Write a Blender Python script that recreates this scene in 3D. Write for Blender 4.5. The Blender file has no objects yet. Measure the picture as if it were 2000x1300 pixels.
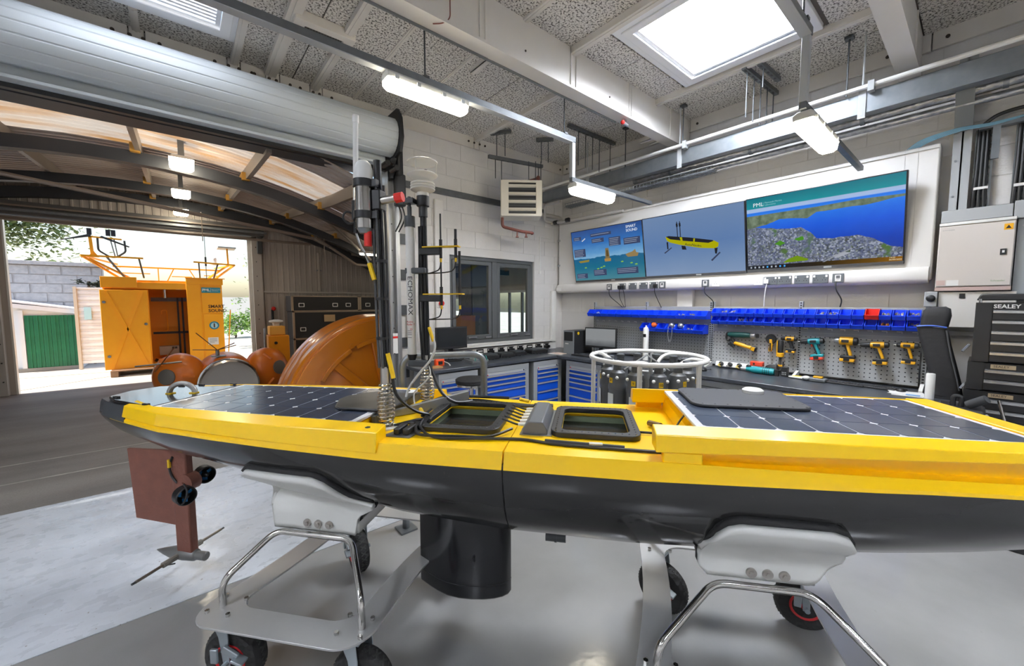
import bpy, math, random
from mathutils import Vector as V, Matrix as M
PI = math.pi
R = math.radians
random.seed(7)
SC = bpy.context.scene
COL = SC.collection

# ---------------------------------------------------------------- camera, sky, sun, exposure
def set_camera():
    cd = bpy.data.cameras.new('camera'); co = bpy.data.objects.new('camera', cd); COL.objects.link(co)
    cd.sensor_width = 36.0; cd.lens = 769.69 / 2000 * 36.0; cd.clip_start = 0.05; cd.clip_end = 400
    yaw, pitch, roll = R(39.948), R(4.3129), R(-0.0921)
    fw = V((math.sin(yaw) * math.cos(pitch), math.cos(yaw) * math.cos(pitch), -math.sin(pitch)))
    rt = V((math.cos(yaw), -math.sin(yaw), 0)); up = rt.cross(fw)
    r2 = rt * math.cos(roll) + up * math.sin(roll); u2 = up * math.cos(roll) - rt * math.sin(roll)
    m = M((r2, u2, -fw)).transposed().to_4x4(); m.translation = V((0, 0, 1.6))
    co.matrix_world = m
    SC.camera = co
set_camera()
W = bpy.data.worlds.new('world'); SC.world = W; W.use_nodes = True
_nt = W.node_tree
_sky = _nt.nodes.new('ShaderNodeTexSky'); _sky.sky_type = 'NISHITA'; _sky.sun_disc = False
_sky.sun_elevation = R(52); _sky.sun_rotation = R(274); _sky.air_density = 1.3; _sky.dust_density = 2.5; _sky.ozone_density = 1.0
_bg = _nt.nodes['Background']; _nt.links.new(_sky.outputs[0], _bg.inputs[0]); _bg.inputs[1].default_value = 0.23
_sl = bpy.data.lights.new('sun', 'SUN'); _sl.energy = 4.3; _sl.angle = R(1.0); _sl.color = (1, .95, .86)
_so = bpy.data.objects.new('sun', _sl); COL.objects.link(_so)
_so.rotation_euler = V((0.78, -0.06, -1.0)).to_track_quat('-Z', 'Y').to_euler()
SKYLIGHT_POWER = 50.0     # radiance of the diffusing rooflight panes (lit by the sky)
TUBE_POWER = 28.0        # radiance of the fluorescent diffusers
SC.view_settings.view_transform = 'Standard'; SC.view_settings.look = 'None'
SC.view_settings.exposure = 0.70; SC.view_settings.gamma = 1.0; SC.view_settings.use_curve_mapping = False
SC.cycles.use_denoising = True
SC.cycles.max_bounces = 8; SC.cycles.diffuse_bounces = 5; SC.cycles.glossy_bounces = 4; SC.cycles.transmission_bounces = 6
SC.cycles.transparent_max_bounces = 12; SC.cycles.sample_clamp_indirect = 6.0; SC.cycles.caustics_reflective = False; SC.cycles.caustics_refractive = False

# ---------------------------------------------------------------- materials
def lin(h):
    if not isinstance(h, str): return (h[0], h[1], h[2], 1)
    h = h.lstrip('#'); c = [int(h[i:i + 2], 16) / 255 for i in (0, 2, 4)]
    return tuple((x / 12.92 if x <= .04045 else ((x + .055) / 1.055) ** 2.4) for x in c) + (1,)
MATS = {}
def mat(name, col=None, rough=.5, metal=0.0, var=None, bump=None, emit=None, coat=0.0, trans=0.0, spec=None, ani=None):
    """var=(scale, colour2, contrast) mixes a second colour by noise; bump=(scale, strength)"""
    if name in MATS: return MATS[name]
    m = bpy.data.materials.new(name); m.use_nodes = True; nt = m.node_tree; b = nt.nodes['Principled BSDF']
    b.inputs['Base Color'].default_value = lin(col); b.inputs['Roughness'].default_value = rough; b.inputs['Metallic'].default_value = metal
    if coat: b.inputs['Coat Weight'].default_value = coat; b.inputs['Coat Roughness'].default_value = .08
    if trans: b.inputs['Transmission Weight'].default_value = trans
    if spec is not None: b.inputs['Specular IOR Level'].default_value = spec
    if emit: b.inputs['Emission Color'].default_value = lin(emit[0]); b.inputs['Emission Strength'].default_value = emit[1]
    tc = nt.nodes.new('ShaderNodeTexCoord') if (var or bump) else None
    if var:
        n = nt.nodes.new('ShaderNodeTexNoise'); n.inputs['Scale'].default_value = var[0]; n.inputs['Detail'].default_value = 6
        mp = nt.nodes.new('ShaderNodeMapping'); 
        if ani: mp.inputs['Scale'].default_value = ani
        nt.links.new(tc.outputs['Object'], mp.inputs[0]); nt.links.new(mp.outputs[0], n.inputs['Vector'])
        r = nt.nodes.new('ShaderNodeValToRGB'); k = var[2]
        r.color_ramp.elements[0].position = .5 - k; r.color_ramp.elements[1].position = .5 + k
        r.color_ramp.elements[0].color = lin(col); r.color_ramp.elements[1].color = lin(var[1])
        nt.links.new(n.outputs['Fac'], r.inputs[0]); nt.links.new(r.outputs[0], b.inputs['Base Color'])
    if bump:
        n2 = nt.nodes.new('ShaderNodeTexNoise'); n2.inputs['Scale'].default_value = bump[0]; n2.inputs['Detail'].default_value = 4
        nt.links.new(tc.outputs['Object'], n2.inputs['Vector'])
        bp = nt.nodes.new('ShaderNodeBump'); bp.inputs['Strength'].default_value = bump[1]; bp.inputs['Distance'].default_value = .01
        nt.links.new(n2.outputs['Fac'], bp.inputs['Height']); nt.links.new(bp.outputs[0], b.inputs['Normal'])
    MATS[name] = m
    return m
def emat(name, col, s):
    if name in MATS: return MATS[name]
    m = bpy.data.materials.new(name); m.use_nodes = True; nt = m.node_tree; nt.nodes.remove(nt.nodes['Principled BSDF'])
    e = nt.nodes.new('ShaderNodeEmission'); e.inputs[0].default_value = lin(col); e.inputs[1].default_value = s
    nt.links.new(e.outputs[0], nt.nodes['Material Output'].inputs[0]); MATS[name] = m
    return m
class NG:
    """tiny node-graph helper for procedural materials"""
    def __init__(s, name, rough=.6):
        s.m = bpy.data.materials.new(name); s.m.use_nodes = True; s.nt = s.m.node_tree; s.b = s.nt.nodes['Principled BSDF']; s.b.inputs['Roughness'].default_value = rough
        s.tc = s.nt.nodes.new('ShaderNodeTexCoord'); MATS[name] = s.m
    def n(s, t, **k):
        x = s.nt.nodes.new('ShaderNode' + t)
        for a, v in k.items(): setattr(x, a, v)
        return x
    def l(s, a, b): s.nt.links.new(a, b)
    def noise(s, scale, detail=4, src=None, ani=None, rough=.5):
        x = s.n('TexNoise'); x.inputs['Scale'].default_value = scale; x.inputs['Detail'].default_value = detail; x.inputs['Roughness'].default_value = rough
        v = src or s.tc.outputs['Object']
        if ani:
            mp = s.n('Mapping'); mp.inputs['Scale'].default_value = ani; s.l(v, mp.inputs[0]); v = mp.outputs[0]
        s.l(v, x.inputs['Vector']); return x.outputs['Fac']
    def vor(s, scale, src=None, out='Distance', feat='F1'):
        x = s.n('TexVoronoi'); x.feature = feat; x.inputs['Scale'].default_value = scale; s.l(src or s.tc.outputs['Object'], x.inputs['Vector']); return x.outputs[out]
    def ramp(s, fac, stops, const=False):
        r = s.n('ValToRGB'); cr = r.color_ramp
        if const: cr.interpolation = 'CONSTANT'
        while len(cr.elements) < len(stops): cr.elements.new(.5)
        for e, (p, c) in zip(cr.elements, stops): e.position = p; e.color = lin(c)
        s.l(fac, r.inputs[0]); return r.outputs[0]
    def mix(s, fac, a, b, mode='MIX'):
        x = s.n('Mix'); x.data_type = 'RGBA'; x.blend_type = mode
        for sock, v in ((0, fac), (6, a), (7, b)):
            if isinstance(v, (int, float)): x.inputs[sock].default_value = v
            elif isinstance(v, (str, tuple)): x.inputs[sock].default_value = lin(v)
            else: s.l(v, x.inputs[sock])
        return x.outputs[2]
    def math(s, op, a, b=0.0, c=None):
        x = s.n('Math'); x.operation = op
        for i, v in enumerate((a, b) if c is None else (a, b, c)):
            if isinstance(v, (int, float)): x.inputs[i].default_value = v
            else: s.l(v, x.inputs[i])
        return x.outputs[0]
    def xyz(s, src=None):
        x = s.n('SeparateXYZ'); s.l(src or s.tc.outputs['Object'], x.inputs[0]); return x.outputs
    def col(s, c): s.l(c, s.b.inputs['Base Color'])
    def rough(s, c): s.l(c, s.b.inputs['Roughness'])
    def bump(s, h, st=.3, d=.01):
        x = s.n('Bump'); x.inputs['Strength'].default_value = st; x.inputs['Distance'].default_value = d; s.l(h, x.inputs['Height']); s.l(x.outputs[0], s.b.inputs['Normal'])

# ---------------------------------------------------------------- mesh builder
def rotz(a): return M.Rotation(a, 4, 'Z')
def T(x, y, z): return M.Translation(V((x, y, z)))
def frame(d):
    d = V(d).normalized(); a = V((0, 0, 1)) if abs(d.z) < .95 else V((1, 0, 0))
    u = d.cross(a).normalized(); w = u.cross(d).normalized()
    return u, w
class MB:
    def __init__(s): s.v = []; s.f = []
    def add(s, vs, fs):
        o = len(s.v); s.v += [V(p) for p in vs]; s.f += [tuple(i + o for i in f) for f in fs]; return s
    def box(s, x0, x1, y0, y1, z0, z1):
        return s.add([(x0, y0, z0), (x1, y0, z0), (x1, y1, z0), (x0, y1, z0), (x0, y0, z1), (x1, y0, z1), (x1, y1, z1), (x0, y1, z1)],
                     [(3, 2, 1, 0), (4, 5, 6, 7), (0, 1, 5, 4), (1, 2, 6, 5), (2, 3, 7, 6), (3, 0, 4, 7)])
    def cb(s, c, d, m=None):
        x, y, z = [k / 2 for k in d]; t = MB().box(-x, x, -y, y, -z, z)
        mm = T(*c) @ (m.to_4x4() if m is not None else M())
        return s.add([mm @ p for p in t.v], t.f)
    def bar(s, a, b, w, h, up=(0, 0, 1)):
        a, b = V(a), V(b); d = (b - a).normalized(); u = V(up)
        if abs(d.dot(u.normalized())) > .98: u = V((1, 0, 0))
        x = d.cross(u).normalized() * (w / 2); y = x.cross(d).normalized() * (h / 2)
        vs = [p + i * x + j * y for p in (a, b) for i, j in ((-1, -1), (1, -1), (1, 1), (-1, 1))]
        return s.add(vs, [(0, 1, 2, 3), (7, 6, 5, 4), (0, 4, 5, 1), (1, 5, 6, 2), (2, 6, 7, 3), (3, 7, 4, 0)])
    def cyl(s, a, b, r, r2=None, n=12, cap=True):
        a, b = V(a), V(b); r2 = r if r2 is None else r2; u, w = frame(b - a)
        vs = [p + (u * math.cos(2 * PI * i / n) + w * math.sin(2 * PI * i / n)) * q for p, q in ((a, r), (b, r2)) for i in range(n)]
        fs = [(i, (i + 1) % n, n + (i + 1) % n, n + i) for i in range(n)]
        if cap: fs += [tuple(range(n - 1, -1, -1)), tuple(range(n, 2 * n))]
        return s.add(vs, fs)
    def tube(s, pts, r, n=8, closed=False, cap=True):
        P = [V(p) for p in pts]; k = len(P); rings = []; prev = None
        for i in range(k):
            if closed: d = P[(i + 1) % k] - P[i - 1]
            else: d = P[min(i + 1, k - 1)] - P[max(i - 1, 0)]
            d.normalize()
            if prev is None: u, w = frame(d)
            else:
                u = prev - d * prev.dot(d)
                u = u.normalized() if u.length > 1e-6 else frame(d)[0]
                w = u.cross(d).normalized() * -1; w = d.cross(u)
            if prev is None: w = d.cross(u)
            prev = u; rr = r[i] if isinstance(r, (list, tuple)) else r
            rings.append([P[i] + (u * math.cos(2 * PI * j / n) + w * math.sin(2 * PI * j / n)) * rr for j in range(n)])
        vs = [p for q in rings for p in q]; fs = []
        for i in range(k if closed else k - 1):
            a, b = i * n, ((i + 1) % k) * n
            fs += [(a + j, a + (j + 1) % n, b + (j + 1) % n, b + j) for j in range(n)]
        if cap and not closed: fs += [tuple(range(n - 1, -1, -1)), tuple(range((k - 1) * n, k * n))]
        return s.add(vs, fs)
    def lathe(s, prof, n=20, m=None):
        m = m or M(); k = len(prof); vs = []
        for r, z in prof: vs += [m @ V((max(r, 1e-4) * math.cos(2 * PI * j / n), max(r, 1e-4) * math.sin(2 * PI * j / n), z)) for j in range(n)]
        fs = [(i * n + j, i * n + (j + 1) % n, (i + 1) * n + (j + 1) % n, (i + 1) * n + j) for i in range(k - 1) for j in range(n)]
        fs += [tuple(range(n - 1, -1, -1)), tuple(range((k - 1) * n, k * n))]
        return s.add(vs, fs)
    def prism(s, poly, z0, z1, m=None):
        m = m or M(); n = len(poly)
        vs = [m @ V((p[0], p[1], z)) for z in (z0, z1) for p in poly]
        return s.add(vs, [tuple(range(n - 1, -1, -1)), tuple(range(n, 2 * n))] + [(i, (i + 1) % n, n + (i + 1) % n, n + i) for i in range(n)])
    def ring(s, outer, inner, z0, z1, m=None):
        m = m or M(); n = len(outer)
        vs = [m @ V((p[0], p[1], z)) for z in (z0, z1) for q in (outer, inner) for p in q]
        fs = []
        for i in range(n):
            j = (i + 1) % n
            fs += [(i, n + i, n + j, j), (2 * n + i, 2 * n + j, 3 * n + j, 3 * n + i), (i, j, 2 * n + j, 2 * n + i), (n + i, 3 * n + i, 3 * n + j, n + j)]
        return s.add(vs, fs)
    def ball(s, c, r, sc=(1, 1, 1), nu=14, nv=9, m=None):
        prof = [(math.sin(PI * i / nv) * r, -math.cos(PI * i / nv) * r) for i in range(nv + 1)]
        return s.lathe(prof, nu, T(*c) @ (m or M()) @ M.Diagonal((*sc, 1)))
    def loft(s, secs, close=True, caps=True):
        n = len(secs[0]); vs = [V(p) for q in secs for p in q]; fs = []
        for i in range(len(secs) - 1):
            for j in range(n if close else n - 1):
                k = (j + 1) % n; fs.append((i * n + j, i * n + k, (i + 1) * n + k, (i + 1) * n + j))
        if caps and close: fs += [tuple(range(n - 1, -1, -1)), tuple(range((len(secs) - 1) * n, len(secs) * n))]
        return s.add(vs, fs)
    def tr(s, m): s.v = [m @ p for p in s.v]; return s
    def mesh(s, name, material, smooth=35):
        me = bpy.data.meshes.new(name); me.from_pydata([tuple(p) for p in s.v], [], s.f)
        if material is not None: me.materials.append(material)
        if smooth:
            me.polygons.foreach_set('use_smooth', [True] * len(me.polygons)); me.set_sharp_from_angle(angle=R(smooth))
        return me
    def o(s, name, material, parent=None, smooth=35, bev=0, seg=2, fix=True):
        me = s.mesh(name, material, smooth)
        if fix: fixn(me)
        return link(name, me, parent, bev, seg)
import bmesh
def fixn(me):
    b = bmesh.new(); b.from_mesh(me); bmesh.ops.recalc_face_normals(b, faces=b.faces); b.to_mesh(me); b.free()
def link(name, me, parent=None, bev=0, seg=2):
    ob = bpy.data.objects.new(name, me); COL.objects.link(ob)
    if parent is not None: ob.parent = parent
    if bev:
        md = ob.modifiers.new('bevel', 'BEVEL'); md.width = bev; md.segments = seg; md.limit_method = 'ANGLE'; md.angle_limit = R(40)
    return ob
def inst(src, parent=None, m=None, name=None):
    ob = src.copy(); COL.objects.link(ob); ob.parent = parent
    if m is not None: ob.matrix_local = m
    if name: ob.name = name
    return ob
def tag(o, label=None, cat=None, group=None, kind=None):
    if label: o['label'] = label
    if cat: o['category'] = cat
    if group: o['group'] = group
    if kind: o['kind'] = kind
    return o
def thing(name, label, cat, loc=(0, 0, 0), rz=0.0, group=None):
    e = bpy.data.objects.new(name, None); COL.objects.link(e); e.empty_display_size = .1
    e.location = loc; e.rotation_euler = (0, 0, rz)
    return tag(e, label, cat, group)
def copy_tree(o, parent=None):
    c = o.copy(); COL.objects.link(c); c.parent = parent
    for ch in o.children: copy_tree(ch, c)
    return c
def struct(o): o['kind'] = 'structure'; return o
def text(name, s, size, loc, rot, material, parent=None, align='LEFT', ext=.0004, sx=1.0, bold=0.0):
    cu = bpy.data.curves.new(name, 'FONT'); cu.body = s; cu.size = size; cu.extrude = ext; cu.align_x = align; cu.align_y = 'CENTER'; cu.resolution_u = 2; cu.offset = bold
    tmp = bpy.data.objects.new(name, cu); COL.objects.link(tmp); bpy.context.view_layer.update()
    me = bpy.data.meshes.new_from_object(tmp.evaluated_get(bpy.context.evaluated_depsgraph_get())); bpy.data.objects.remove(tmp); bpy.data.curves.remove(cu)
    me.materials.clear(); me.materials.append(material); me.name = name
    ob = link(name, me, parent); ob.location = loc; ob.rotation_euler = rot; ob.scale = (sx, 1, 1)
    return ob
def rrect(x0, x1, y0, y1, r, n=5):
    out = []
    for cx, cy, a in ((x1 - r, y1 - r, 0), (x0 + r, y1 - r, 90), (x0 + r, y0 + r, 180), (x1 - r, y0 + r, 270)):
        out += [(cx + r * math.cos(R(a + 90 * i / n)), cy + r * math.sin(R(a + 90 * i / n))) for i in range(n + 1)]
    return out
def bend(pts, r, n=5):
    """polyline with rounded corners"""
    P = [V(p) for p in pts]; out = [P[0]]
    for i in range(1, len(P) - 1):
        a, b, c = P[i - 1], P[i], P[i + 1]; d1 = (a - b); d2 = (c - b); k = min(r, d1.length * .45, d2.length * .45)
        p0 = b + d1.normalized() * k; p1 = b + d2.normalized() * k
        for j in range(n + 1):
            t = j / n; out.append(p0 * (1 - t) ** 2 + b * 2 * t * (1 - t) + p1 * t * t)
    return out + [P[-1]]
def spline(pts, n=6):
    P = [V(p) for p in pts]; Q = [P[0]] + P + [P[-1]]; out = []
    for i in range(1, len(Q) - 2):
        a, b, c, d = Q[i - 1:i + 3]
        for j in range(n):
            t = j / n
            out.append(.5 * ((2 * b) + (c - a) * t + (2 * a - 5 * b + 4 * c - d) * t * t + (3 * b - a - 3 * c + d) * t ** 3))
    return out + [P[-1]]
XZ = M(((1, 0, 0, 0), (0, 0, -1, 0), (0, 1, 0, 0), (0, 0, 0, 1)))   # polygon (x, z) extruded towards -y

# palette
white = mat('white_paint', '#e2e0dd', .6, var=(3, '#d8d6d3', .3))
blockm = mat('painted_block', '#dcdad8', .65, var=(9, '#d3d1cf', .35), bump=(60, .2))
joint = mat('mortar_joint', '#d2d0ce', .9)
timber = mat('painted_timber', '#d8d4ce', .6, var=(4, '#cac5be', .3))
steelw = mat('painted_steel', '#dedbd6', .5, var=(3, '#d2cec8', .3))
galv = mat('galvanised_steel', '#8f9499', .38, .75, var=(14, '#7d8387', .3))
galvd = mat('dull_zinc', '#6d7072', .5, .6, var=(14, '#5d6062', .3))
chrome = mat('polished_steel', '#c9c7c3', .16, 1.0)
brushed = mat('brushed_stainless', '#b9b5af', .33, .95, var=(30, '#a7a29b', .3))
alum = mat('aluminium', '#b4b6b8', .4, .85)
black = mat('black_plastic', '#17181a', .45)
blackg = mat('gloss_black', '#121315', .18)
rubber = mat('black_rubber', '#1b1b1c', .75, bump=(80, .3))
dgrey = mat('dark_grey_paint', '#3c4043', .45)
mgrey = mat('mid_grey_paint', '#75797c', .45)
lgrey = mat('light_grey_paint', '#a6a9ab', .45)
plasw = mat('white_plastic', '#e6e6e3', .35)
red = mat('red_plastic', '#d3251f', .4)
yellowp = mat('yellow_tape', '#e8c013', .5)
blue = mat('blue_bin_plastic', '#0f45e8', .38)
bluedr = mat('blue_drawer_paint', '#0d4cc0', .35)
mat('yellow_gelcoat', '#ffcd00', .3, coat=.2)
orange = mat('orange_paint', '#ef9a12', .4, var=(5, '#e58d0c', .3))
glassm = mat('glass', '#ffffff', .02, trans=1.0)
# ================================================================ THE ROOM
X0, Y0, ZC = 4.95, 4.60, 3.84
ORD = ['first', 'second', 'third', 'fourth', 'fifth', 'sixth', 'seventh', 'eighth', 'ninth', 'tenth', 'eleventh', 'twelfth', 'thirteenth', 'fourteenth', 'fifteenth', 'sixteenth', 'seventeenth', 'eighteenth', 'nineteenth', 'twentieth', 'twenty-first', 'twenty-second']
# floors -----------------------------------------------------------
g = NG('painted_concrete', .42)
n1 = g.noise(1.3, 6); n2 = g.noise(28, 5); 
c = g.ramp(n1, [(.3, '#838281'), (.7, '#9b9a99')]); c = g.mix(g.ramp(n2, [(.70, '#000000'), (.78, '#999999')]), c, '#6f6b67'); g.col(g.mix(.85, '#989796', c)); g.rough(g.ramp(n1, [(.3, '#585858'), (.7, '#787878')])); g.bump(n2, .06)
floor_m = g.m
g = NG('worn_concrete_apron', .38)
n1 = g.noise(1.1, 7, ani=(1, 2.2, 1), rough=.62); n2 = g.noise(9, 6, ani=(1, 1.5, 1)); n3 = g.noise(46, 4)
c = g.ramp(n1, [(.3, '#adb2b9'), (.5, '#c4cad2'), (.7, '#d2d8e0')]); c = g.mix(g.ramp(n2, [(.58, '#000000'), (.75, '#6a6a6a')]), c, '#a7a19f'); c = g.mix(g.ramp(n3, [(.68, '#000000'), (.74, '#ffffff')]), c, '#7d7878'); g.col(c); g.rough(g.ramp(n2, [(.3, '#808080'), (.7, '#a5a5a5')])); g.bump(n3, .08)  # bluish tint of the daylight is put into the pale concrete tones
apron_m = g.m
g = NG('asphalt', .62)
n1 = g.noise(.9, 6, ani=(.6, 2, 1)); n2 = g.noise(90, 3); n3 = g.noise(9, 5)
c = g.ramp(n1, [(.3, '#6e6a67'), (.7, '#8f8b86')]); c = g.mix(g.ramp(n2, [(.45, '#000000'), (.65, '#777777')]), c, '#504d4b'); c = g.mix(g.ramp(n3, [(.62, '#000000'), (.74, '#666666')]), c, '#a29d96'); g.col(c); g.bump(n2, .25)
asphalt_m = g.m
struct(MB().box(-4.7, 5.2, -4.7, 2.68, -.12, 0).o('floor', floor_m))
struct(MB().box(-4.7, 5.2, 2.686, 4.70, -.12, 0).o('floor_apron', apron_m))
fa = struct(MB().box(-6, 12, 4.704, 10.95, -.12, -.004).o('floor_annex', asphalt_m))
lm_ = mat('faded_line_paint', '#b5b1aa', .7, var=(7, '#98948e', .15))
for y in (5.50, 6.14): MB().box(-6, 3.2, y - .012, y + .012, -.006, -.0025).o('line_marking', lm_, fa)

# block walls --------------------------------------------------------
_bl = {}
def blocks(parent, u0, u1, z0, z1, holes, place, pitch=.45, rh=.225, seed=0):
    """painted blockwork: place(u, z, w, h) -> matrix of a block whose mesh spans x 0..w, z 0..h, y 0..-.012"""
    rows = int(round((z1 - z0) / rh)); k = 0
    for r in range(rows):
        za = z0 + r * rh; zb = min(za + rh - .008, z1); u = u0 - (pitch / 2 if r % 2 else 0)
        while u < u1 - .02:
            a, b = max(u, u0), min(u + pitch - .008, u1); u += pitch
            segs = [(a, b)]
            for h0, h1, g0, g1 in holes:
                if zb > g0 + .01 and za < g1 - .01:
                    ns = []
                    for p, q in segs:
                        if q <= h0 or p >= h1: ns.append((p, q)); continue
                        if p < h0: ns.append((p, h0))
                        if q > h1: ns.append((h1, q))
                    segs = ns
            for p, q in segs:
                if q - p < .04: continue
                key = (round(q - p, 3), round(zb - za, 3))
                if key not in _bl: _bl[key] = MB().box(0, key[0], -.0035, .012, 0, key[1]).mesh('block', blockm, 0)
                ob = link('block', _bl[key], parent); ob.matrix_local = place(p, za); k += 1
    return k
WX0, WX1, WZ0, WZ1 = 2.77, 4.31, 1.03, 2.25
OX0, OX1, OZ1 = -3.2, 1.87, 3.28
b = MB().box(OX1, WX0, Y0, 4.80, 0, ZC).box(WX1, X0 + .2, Y0, 4.80, 0, ZC).box(WX0, WX1, Y0, 4.80, 0, WZ0).box(WX0, WX1, Y0, 4.80, WZ1, ZC)
b.box(OX0, OX1, Y0, 4.80, OZ1, ZC).box(-4.7, OX0, Y0, 4.80, 0, ZC)
wl = struct(b.o('wall_left', joint, smooth=0))
blocks(wl, 2.06, X0, .79, 3.715, [(WX0 - .01, WX1 + .01, WZ0 - .01, WZ1 + .01)], lambda u, z: T(u, Y0 - .003, z))
wr = struct(MB().box(X0, X0 + .2, -4.7, Y0 + .2, 0, ZC).o('wall_right', joint, smooth=0))
blocks(wr, -Y0, -.02, 1.465, 1.80, [], lambda u, z: T(X0 - .003, -u, z) @ rotz(-PI / 2))
blocks(wr, -Y0, .9, 2.815, 3.715, [], lambda u, z: T(X0 - .003, -u, z) @ rotz(-PI / 2))
blocks(wr, -.02, .9, .79, 2.81, [], lambda u, z: T(X0 - .003, -u, z) @ rotz(-PI / 2))
struct(MB().box(-4.7, X0 + .2, -4.7, -4.5, 0, ZC).o('wall_back', white, smooth=0))
struct(MB().box(-4.7, -4.5, -4.5, Y0 + .2, 0, ZC).o('wall_side', white, smooth=0))
# painted pilaster on the screen wall below the fascia
struct(MB().box(X0 - .07, X0 - .012, 2.33, 2.53, .8, 1.80).o('trim_1', white, bev=.004))

# ceiling -----------------------------------------------------------
g = NG('woodwool_slab', .85)
v = g.noise(62, 5, rough=.65); v2 = g.noise(2.2, 3)
c = g.ramp(v, [(.40, '#3b3836'), (.45, '#a19d98'), (.51, '#d8d5d0')]); g.col(g.mix(g.ramp(v2, [(.35, '#000000'), (.7, '#303030')]), c, '#a39d95')); g.bump(v, .6, .01)
wool = g.m
SKY = [(2.82, 4.10, .96, 2.10), (-.80, .48, 3.10, 4.22), (-.80, .48, .96, 2.10), (-.80, .48, -2.3, -1.16), (2.82, 4.10, -2.3, -1.16), (-3.6, -2.32, .96, 2.10), (-3.6, -2.32, -2.3, -1.16)]  # rooflights after the first pair are unseen, added as fill light
xs = sorted({-4.7, 5.15} | {v for s in SKY for v in s[:2]}); ys = sorted({-4.7, 4.8} | {v for s in SKY for v in s[2:]})
b = MB()
for i in range(len(xs) - 1):
    for j in range(len(ys) - 1):
        cx, cy = (xs[i] + xs[i + 1]) / 2, (ys[j] + ys[j + 1]) / 2
        if any(s[0] < cx < s[1] and s[2] < cy < s[3] for s in SKY): continue
        b.box(xs[i], xs[i + 1], ys[j], ys[j + 1], ZC + .012, ZC + .10)
ceil = struct(b.o('ceiling', mat('ceiling_joint', '#5f5a55', .9), smooth=0))
def panels(edges, ya, yb, hole):
    for a, c_ in zip(edges, edges[1:]):
        spans = [(ya, yb)]
        if hole and a < hole[1] - .02 and c_ > hole[0] + .02: spans = [(ya, hole[2] - .03), (hole[3] + .03, yb)]
        for p, q in spans:
            if q - p > .08: MB().box(a + .005, c_ - .005, p + .005, q - .005, ZC - random.uniform(0, .004), ZC + .02).o('panel', wool, ceil, smooth=0)
panels([-2.6, -2.0, -1.4, -.8, -.17, .47, .77, .965, 1.165, 1.56, 2.14, 2.70, 3.185, 3.75, 4.30, 4.93], 2.56, 4.58, SKY[1])
panels([-2.6, -2.0, -1.4, -.8, -.17, .47, 1.05, 1.62, 2.19, 2.79, 3.35, 4.13, 4.52, 4.93], .55, 2.46, SKY[0])
panels([2.2, 2.79, 3.35, 4.13, 4.52, 4.93], -1.5, .45, None)
for nm, x, w, ya, yb, h in (('a', -.17, .05, 4.25, 4.58, .03), ('b', .485, .06, 2.56, 4.58, .05), ('c', .77, .095, 2.56, 4.58, .05), ('d', 1.165, .07, 2.56, 4.58, .05), ('e', 1.56, .035, 2.56, 4.58, .012), ('f', 2.14, .03, 2.56, 4.58, .012), ('g', 3.185, .06, 2.56, 4.58, .05), ('h', 2.765, .07, .55, 2.46, .055), ('i', 4.155, .06, .55, 2.46, .055), ('j', 2.2, .05, .55, 2.46, .02), ('k', 4.16, .06, -1.5, .45, .05)):
    MB().box(x - w / 2, x + w / 2, ya, yb, ZC - h, ZC - .001).box(x - w / 6, x + w / 6, ya, yb, ZC - h - .006, ZC - h).o('purlin', timber, ceil, smooth=0)
# timber wall plates with bolts
boltm = mat('rusty_bolt', '#4a423c', .6, .6)
def plate(name, a, c_, along):
    for k, (p, q) in enumerate(zip(a, a[1:])):
        b = MB().box(p + .004, q - .004, Y0 - .045, Y0 - .012, ZC - .145, ZC - .001) if along == 'x' else MB().box(X0 - .045, X0 - .012, p + .004, q - .004, ZC - .145, ZC - .001)
        t = struct(b.o(name, timber, bev=.003))
        for u in (p + .09, q - .09):
            if along == 'x': MB().cyl((u, Y0 - .046, ZC - .075), (u, Y0 - .056, ZC - .075), .014, n=8).o('bolt', boltm, t)
            else: MB().cyl((X0 - .046, u, ZC - .075), (X0 - .056, u, ZC - .075), .014, n=8).o('bolt', boltm, t)
plate('trim_2', [-1.4, -.22, -.12, .43, .53, .73, .85, 1.12, 1.24, 3.15, 3.24, 4.93], 0, 'x')
plate('trim_3', [-1.6, .40, .58, 2.44, 2.58, 4.55], 0, 'y')
# steel roof beams boxed in white
for k, y in enumerate((2.455, .455, -1.55)):
    b = MB().box(-4.6, X0 - .02, y, y + .012, 3.515, ZC).box(-4.6, X0 - .02, y + .10, y + .112, 3.515, ZC).box(-4.6, X0 - .02, y - .012, y + .124, 3.495, 3.517)
    bm_ = struct(b.o('beam', steelw, smooth=0))
    for x in (1.15, 1.75, 1.80, 2.73, 2.80, 3.62, 3.66, 4.45):
        MB().box(x, x + .012, y - .010, y, 3.517, ZC).o('stiffener', steelw, bm_)
    for x in (.9, 2.2, 3.3): MB().cyl((x, y, 3.60), (x, y - .006, 3.60), .008, n=6).o('bolt', boltm, bm_)
# angle cleats hanging off the beam
for x, ln in ((1.95, .26), (4.30, .16), (4.42, .12)):
    struct(MB().box(x - .02, x + .02, 2.58, 2.58 + ln, 3.50, 3.506).box(x - .02, x - .015, 2.58, 2.58 + ln, 3.50, 3.54).o('trim_4', timber))

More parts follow.
